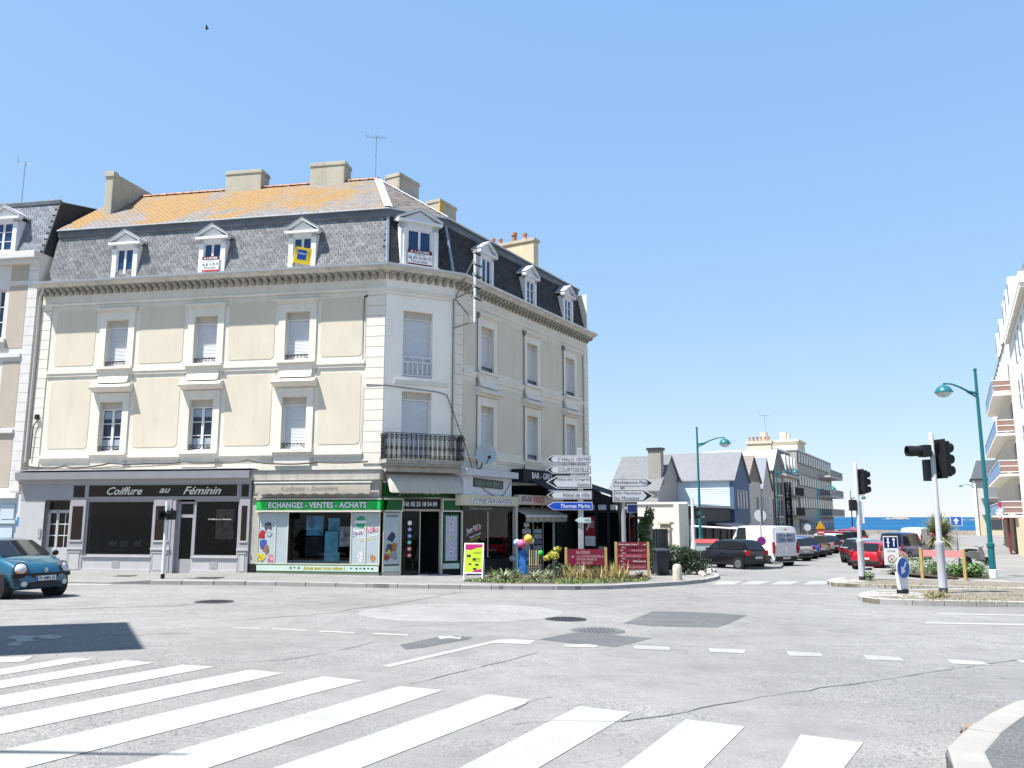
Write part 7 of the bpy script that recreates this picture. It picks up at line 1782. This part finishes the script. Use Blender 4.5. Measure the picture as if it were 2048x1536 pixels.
MB(T(-3, .9, 6.75) @ RX(R_(50))).box(-.5, .5, -.4, .4, 0, .08).build('skylight', blk, h2_)
h3 = shouse('stone_house', 'grey stone house with tall side gable', 90.2, -17.0)
fwall(h3, -8, 0, 0, 5.4, 7.8, gst); gable_roof(h3, -8, 0, 0, 5.4, 7.8, 10.0, M('pale_zinc_roof', (.42, .43, .44), .6, var=.1), 'x', .15, gst)
for y0 in (.6, 2.2, 3.8):
    for z0 in (.6, 3.0, 5.3): fwin(h3, .0, y0, y0+.8, z0, z0+1.7)
MB().tube([(.12, .3, 0), (.12, .3, 8)], .06, 6).build('downpipe', dkgrey, h3)
# house behind with a broad chimney wall
cr_ = M('cream_render', (.62, .54, .42), .9, var=.06, stain=.1)
h5 = shouse('tall_house', 'cream house with broad chimney stack rising left of the hotel roof', 97.5, -20.6)
fwall(h5, -3.4, .0, 0, 6, 7.6, cr_); MB().hexa([(-3.6,-.2,7.6),(.1,-.2,7.6),(.1,6.2,7.6),(-3.6,6.2,7.6),(-3.0,.6,9.5),(.1,.6,9.5),(.1,5.6,9.5),(-3.0,5.6,9.5)]).build('mansard', M('mansard_slate', (.12, .125, .14), .7, var=.2, scale=3), h5)
MB().hexa([(-3.2,.4,9.5),(.1,.4,9.5),(.1,5.8,9.5),(-3.2,5.8,9.5),(-2.2,2,10.3),(.1,2,10.3),(.1,4,10.3),(-2.2,4,10.3)]).build('zinc_roof', zinc_l, h5)
MB().box(.1, 2.75, -2.6, -1.75, 5, 11.0).build('chimney_stack', M('stack_cream', (.66, .57, .42), .9, var=.05, stain=.15), h5); MB().box(.0, 2.85, -2.7, -1.65, 11.0, 11.3).build('stack_cap', cr_, h5)
for k in range(6): MB().lathe([(.12, 0), (.10, .4), (.13, .4), (.13, .5)], 10, (.35+.42*k, -2.2, 11.3)).build('chimney_pot', terra, h5)
MB().box(1.0, 1.7, .5, 1.2, 10.5, 12.6).build('chimney', cr_, h5)
antenna('roof_antenna', 'tall antenna mast on the distant cream chimneys', ST(98, -19, 11)[:], 3.6, 1.4); antenna('roof_antenna', 'low wide antenna left of the distant chimney stack', ST(98, -23, 10)[:], 1.8, 1.6)
# hotel
ho = shouse('hotel_building', 'beige hotel with dark mansard and black vertical name sign', 96.2, -17.0, 'hotel')
fwall(ho, -8, 0, 0, 9.3, 7.6, be)
MB().hexa([(-8.3,-.25,7.6),(.3,-.25,7.6),(.3,9.5,7.6),(-8.3,9.5,7.6),(-7.4,.5,10.4),(-.6,.5,10.4),(-.6,8.8,10.4),(-7.4,8.8,10.4)]).build('mansard', M('mansard_slate', (.12, .125, .14), .7), ho); MB().box(-8.4, .45, -.35, 9.6, 7.45, 7.62).build('cornice', wht_r, ho); MB().box(-7.5, -.5, .4, 8.9, 10.4, 10.6).build('roof_break', zinc_l, ho)
for y0 in (1.2, 3.4, 5.6, 7.6): MB().box(-.75, .15, y0, y0+.9, 7.9, 9.9).build('dormer', white_p, ho); MB().box(.15, .17, y0+.12, y0+.78, 8.0, 9.6).build('dormer_pane', win_d, ho)
for y0 in (.9, 2.6, 4.4, 6.2, 7.9):
    for z0 in (.6, 3.2, 5.5): fwin(ho, .0, y0, y0+.85, z0, z0+1.6)
for z in (2.9, 5.2):
    bq = MB().box(.0, .8, 3.0, 9.2, z, z+.14).build('balcony', gst, ho)
    for k in range(26): MB().box(.74, .78, 3.05+.24*k, 3.09+.24*k, z+.14, z+1.05).build('railing_bar', dkgrey, bq)
    MB().box(.72, .80, 3.0, 9.2, z+1.05, z+1.10).build('handrail', dkgrey, bq)
vs2 = MB().box(.1, .85, -.12, .12, 1.2, 6.7).build('vertical_sign', blk, ho)
for k, ch in enumerate('HOTEL ALPHA OCEAN'):
    if ch != ' ': txt(ch, vs2, T(.48, -.125, 6.45 - .315*k) @ UP, wht, h=.25, w=.26 if ch != 'I' else .08)
MB().box(-3.4, -.7, -.04, .0, 2.2, 4.0).build('dark_billboard', M('billboard_maroon', (.035, .008, .010), .4), ho); MB().box(-3.2, -1.0, -.06, -.04, 2.5, 2.62).build('billboard_line', M('billboard_red', (.14, .02, .02), .5), ho)
MB().box(-.6, .0, -.03, .0, -.2, 6.4).build('corner_stones', wht_r, ho)
# modern flats at the end
fl = shouse('apartment_block', 'four-storey modern apartment block with slab balconies at the sea end', 106.2, -17.0, 'apartment block')
fw = M('flat_render', (.40, .37, .33), .9, var=.05); fpan = M('flat_panel', (.55, .53, .50), .8); brn = M('flat_brown', (.12, .095, .08), .8)
fwall(fl, -11, 0, 0, 31, 11.0, fw)
MB().box(-11.1, .1, -.1, 31.1, 11.0, 11.15).build('parapet', white_p, fl)
for fz in range(4):
    z = .3 + 2.75*fz
    MB().box(.0, .06, .3, 30.7, z+.9, z+2.35).build('window_band', brn, fl)
    for k in range(15): MB().box(.0, .12, .4+2.05*k, .4+2.05*k+.22, z+.9, z+2.35).build('window_pier', fpan, fl)
    for k in range(15): MB().box(.06, .08, .9+2.05*k, .9+2.05*k+1.1, z+1.0, z+2.25).build('pane', win_d, fl)
    if fz:
        b_ = MB().box(.0, 1.6, 17, 31.3, z-.15, z+.05).build('balcony', fpan, fl); MB().box(1.52, 1.6, 17, 31.3, z+.05, z+.95).build('balcony_front', M('balcony_grey', (.30, .28, .26), .8), b_)
        MB().box(.0, 1.6, 31.2, 31.3, z+.05, z+.95).build('balcony_side', white_p, b_)
        for k in range(4): MB().box(.2+.35*k, .42+.35*k, 31.3, 31.33, z+.15, z+.8).build('side_slot', dkgrey, b_)
MB().box(-4.6, -.8, 6, 12, 11, 12.6).build('roof_house', cr_, fl); MB().box(-4.8, -.6, 5.8, 12.2, 12.6, 12.85).build('roof_slab', cr_, fl)
for y in (7.5, 10): MB().box(-3.2, -2.4, y, y+.8, 12.85, 14.0).build('chimney', cr_, fl)
MB().hexa([(0,0,2.5),(1.8,0,2.2),(1.8,16,2.2),(0,16,2.5),(0,0,2.7),(1.8,0,2.3),(1.8,16,2.3),(0,16,2.7)]).build('shop_awning', M('awning_stripe', (.35,.33,.30), .8, var=.3), fl)

# ---------------------------------------------------------------- right-hand block
rbk = thing('balcony_block', 'tall white apartment block with blue fronted balconies at the right edge', 'apartment block', ST(62, 4.2)[:], -STREET)
wht_f = M('bright_render', (.92, .87, .78), .85, var=.04, stain=.08); beige_f = M('warm_render', (.56, .48, .36), .85, var=.05); cblue = M('balcony_blue', (.22, .33, .50), .5, var=.05); cnav = M('balcony_slot', (.02, .05, .14), .4); rbr = M('red_brown_panel', (.26, .16, .135), .7, var=.1)
# local: x away from the street to the right, y along the street; facade at x = 0
MB().box(0, 14, -10, 46, -.3, 16.5).build('wall', wht_f, rbk)
MB().box(-.35, .2, -10, 8, 15.6, 16.2).build('cornice', wht_f, rbk)
for k in range(42): MB().box(-.33, -.02, -9.9+.42*k, -9.62+.42*k, 15.35, 15.6).build('dentil', wht_f, rbk)
MB().hexa([(-.1,-10,16.5),(14,-10,16.5),(14,46,16.5),(-.1,46,16.5),(1.4,-10,19.2),(12,-10,19.2),(12,46,19.2),(1.4,46,19.2)]).build('mansard', slate_b, rbk)
for y in (0.5, 4.0, 7.5, 14, 20): MB().box(-.2, 1.2, y, y+1.3, 16.6, 18.6).build('dormer', wht_f, rbk); MB().box(-.22, -.2, y+.25, y+1.05, 16.9, 18.3).build('dormer_pane', win_d, rbk)
for fz in range(4):
    z = 3.7 + 3.0*fz
    for y in (-8, -5, -2, 1): fwr = MB().box(-.04, 0, y, y+1.1, z+.3, z+2.2).build('window', white_p, rbk); MB().box(-.06, -.04, y+.1, y+1.0, z+.4, z+2.1).build('pane', win_d, fwr)
for fz in range(4):
    z = 3.0 + 3.05*fz
    y0, y1 = 10.5, 38
    if fz == 3: y1 = 26
    b_ = MB().box(-1.25, .0, y0, y1, z-.16, z).build('balcony', wht_f, rbk)
    n_ = int((y1-y0)/1.15)
    for k in range(n_):
        ya = y0 + (y1-y0)*k/n_; yb = y0 + (y1-y0)*(k+1)/n_
        MB().box(-1.25, -1.20, ya, yb-.28, z+.08, z+.98).build('front_panel', cblue, b_); MB().box(-1.24, -1.21, yb-.26, yb-.02, z+.08, z+.95).build('front_slot', cnav, b_)
    MB().box(-1.28, -1.17, y0, y1, z+.98, z+1.05).build('handrail', white_p, b_)
    for zz_ in (.12, .55, .98): MB().box(-1.2, 0, y0, y0+.05, z+zz_, z+zz_+.06).build('side_rail', white_p, b_)
    MB().box(-1.15, -.02, y0+.02, y0+.04, z+.1, z+.95).build('side_panel', rbr, b_)
    n2 = int((y1-y0)/2.3)
    for k in range(n2):
        ya = y0 + .4 + (y1-y0)*k/n2; MB().box(-.05, .0, ya, ya+1.5, z+.05, z+2.3).build('balcony_door', rbr if k % 2 else win_d, rbk); MB().box(-.5, .0, ya+1.6, ya+1.75, z, z+2.7).build('fin_wall', wht_f, rbk)
for k in range(9): MB().box(-.06, 0, 2+3.6*k, 3.2+3.6*k, .5, 2.5).build('ground_window', M('brown_window', (.12, .08, .06), .5), rbk); MB().box(-.5, .0, 3.6+3.6*k, 3.8+3.6*k, -.2, 2.8).build('fin_wall', beige_f, rbk)
MB().box(-.10, 0, -10, 46, -.2, .75).build('plinth', beige_f, rbk)
# red banner door and sign
rd = thing('red_gate', 'dark red board gate under a white starburst sign by the white block', 'gate', ST(74, 3.3, .1)[:], -STREET)
for k in range(8): MB().box(-.05, .05, .25*k, .25*k+.24, .1 + (.0), 3.4 - .05*k).build('board', M('gate_red', (.20, .015, .02), .6, rvar=.15), rd)
sp = MB().box(-.6, -.1, -.1, 0, 2.6, 3.9).build('sign_panel', M('panel_red', (.45, .03, .05), .5), rd)
for k in range(6): MB(T(-.35, -.12, 3.1) @ RY(k*math.pi/6)).box(-.45, .45, -.01, .01, -.05, .05).build('starburst_ray', wht, sp)
# far white house at the corner by the sea
fh = thing('seafront_house', 'narrow white seafront house with grey slate roof at the end of the street', 'house', ST(148, 2.6)[:], -STREET)
MB().box(0, 9, 0, 7, -.3, 8.6).build('wall', M('far_render', (.50, .48, .46), .85), fh); MB().box(-.35, 0, -.3, 7, -.3, 8.9).build('corner_strip', wht_f, fh); MB().hexa([(-.6,-.4,8.7),(9,-.4,8.7),(9,7,8.7),(-.6,7,8.7),(.4,.6,11.6),(9,.6,11.6),(9,6,11.6),(.4,6,11.6)]).build('roof', M('far_roof', (.09, .10, .12), .7), fh); MB().box(-.7, 9, -.5, 7, 8.5, 8.75).build('gutter', dkgrey, fh)
for z in (1.0, 3.6, 6.0): MB().box(1.0, 4.0, -.05, 0, z, z+1.5).build('window', M('far_pane', (.20, .21, .22), .5), fh)
MB().box(.6, 5.5, -1.0, 0, 3.2, 3.35).box(.6, 5.5, -1.0, 0, 5.7, 5.85).build('balcony', M('far_balcony', (.42, .41, .40), .8), fh); MB().box(-.05, 9, -.04, 0, -.2, 2.7).build('ground_band', beige_f, fh)
wlp = thing('wall_lamp', 'small wall lamp on a long arm on the far white house', 'lamp', ST(147.6, 2.4, 7.6)[:], -STREET); MB().tube([(0,0,0),(-.9,0,.3),(-1.7,0,.2)], .05, 6).build('arm', teal, wlp); MB().lathe([(.05, .0), (.3, -.15), (.32, -.25), (.02, -.26)], 12, (-1.8, 0, .2)).build('shade', teal, wlp)
sw = thing('sea_wall', 'low stone sea wall closing the end of the street', 'wall', ST(153, -8)[:], -STREET)
swm = M('sea_wall_stone', (.34, .30, .25), .9, var=.2, scale=2, bump=.4, bscale=6)
for k in range(16): MB().box(-16+2.5*k, -16+2.5*k+2.47, 0, .5, -.3, .75).build('stone_block', swm, sw)
for k, (t, w, c_) in enumerate(((120, -3.5, (.5,.05,.10)), (128, -2.5, (.05,.08,.25)))):
    stcar('parked_car', ('crimson car parked far down the right side', 'dark blue car parked far down near the sea wall', 'pale grey car on the far right pavement edge')[k], t, w, 30, paintm('far_%d' % k, c_), L=4.2, W=1.75, H=1.5, kind='estate', detail=False)
# house standing out of the picture on the left, whose gable throws the shade on the cycle lane
oh = thing('corner_house', 'plain rendered house out of frame on the left shading the cycle lane', 'house', (-11.1, 13.6, g(-11.1, 13.6)), math.atan2(.47, .88))
MB().box(-9, 0, -3.85, 0, -.4, 8.9).build('wall', wh_r, oh); MB().box(-9.1, .0, -3.85, .0, 8.9, 9.0).build('roof', roof_s, oh)
for x in (-7, -4, -1.6):
    for z in (1.2, 4.2, 6.6): MB().box(x-.5, x+.5, -.0, .03, z, z+1.5).build('window', white_p, oh); MB().box(x-.42, x+.42, .03, .04, z+.08, z+1.42).build('pane', win_d, oh)
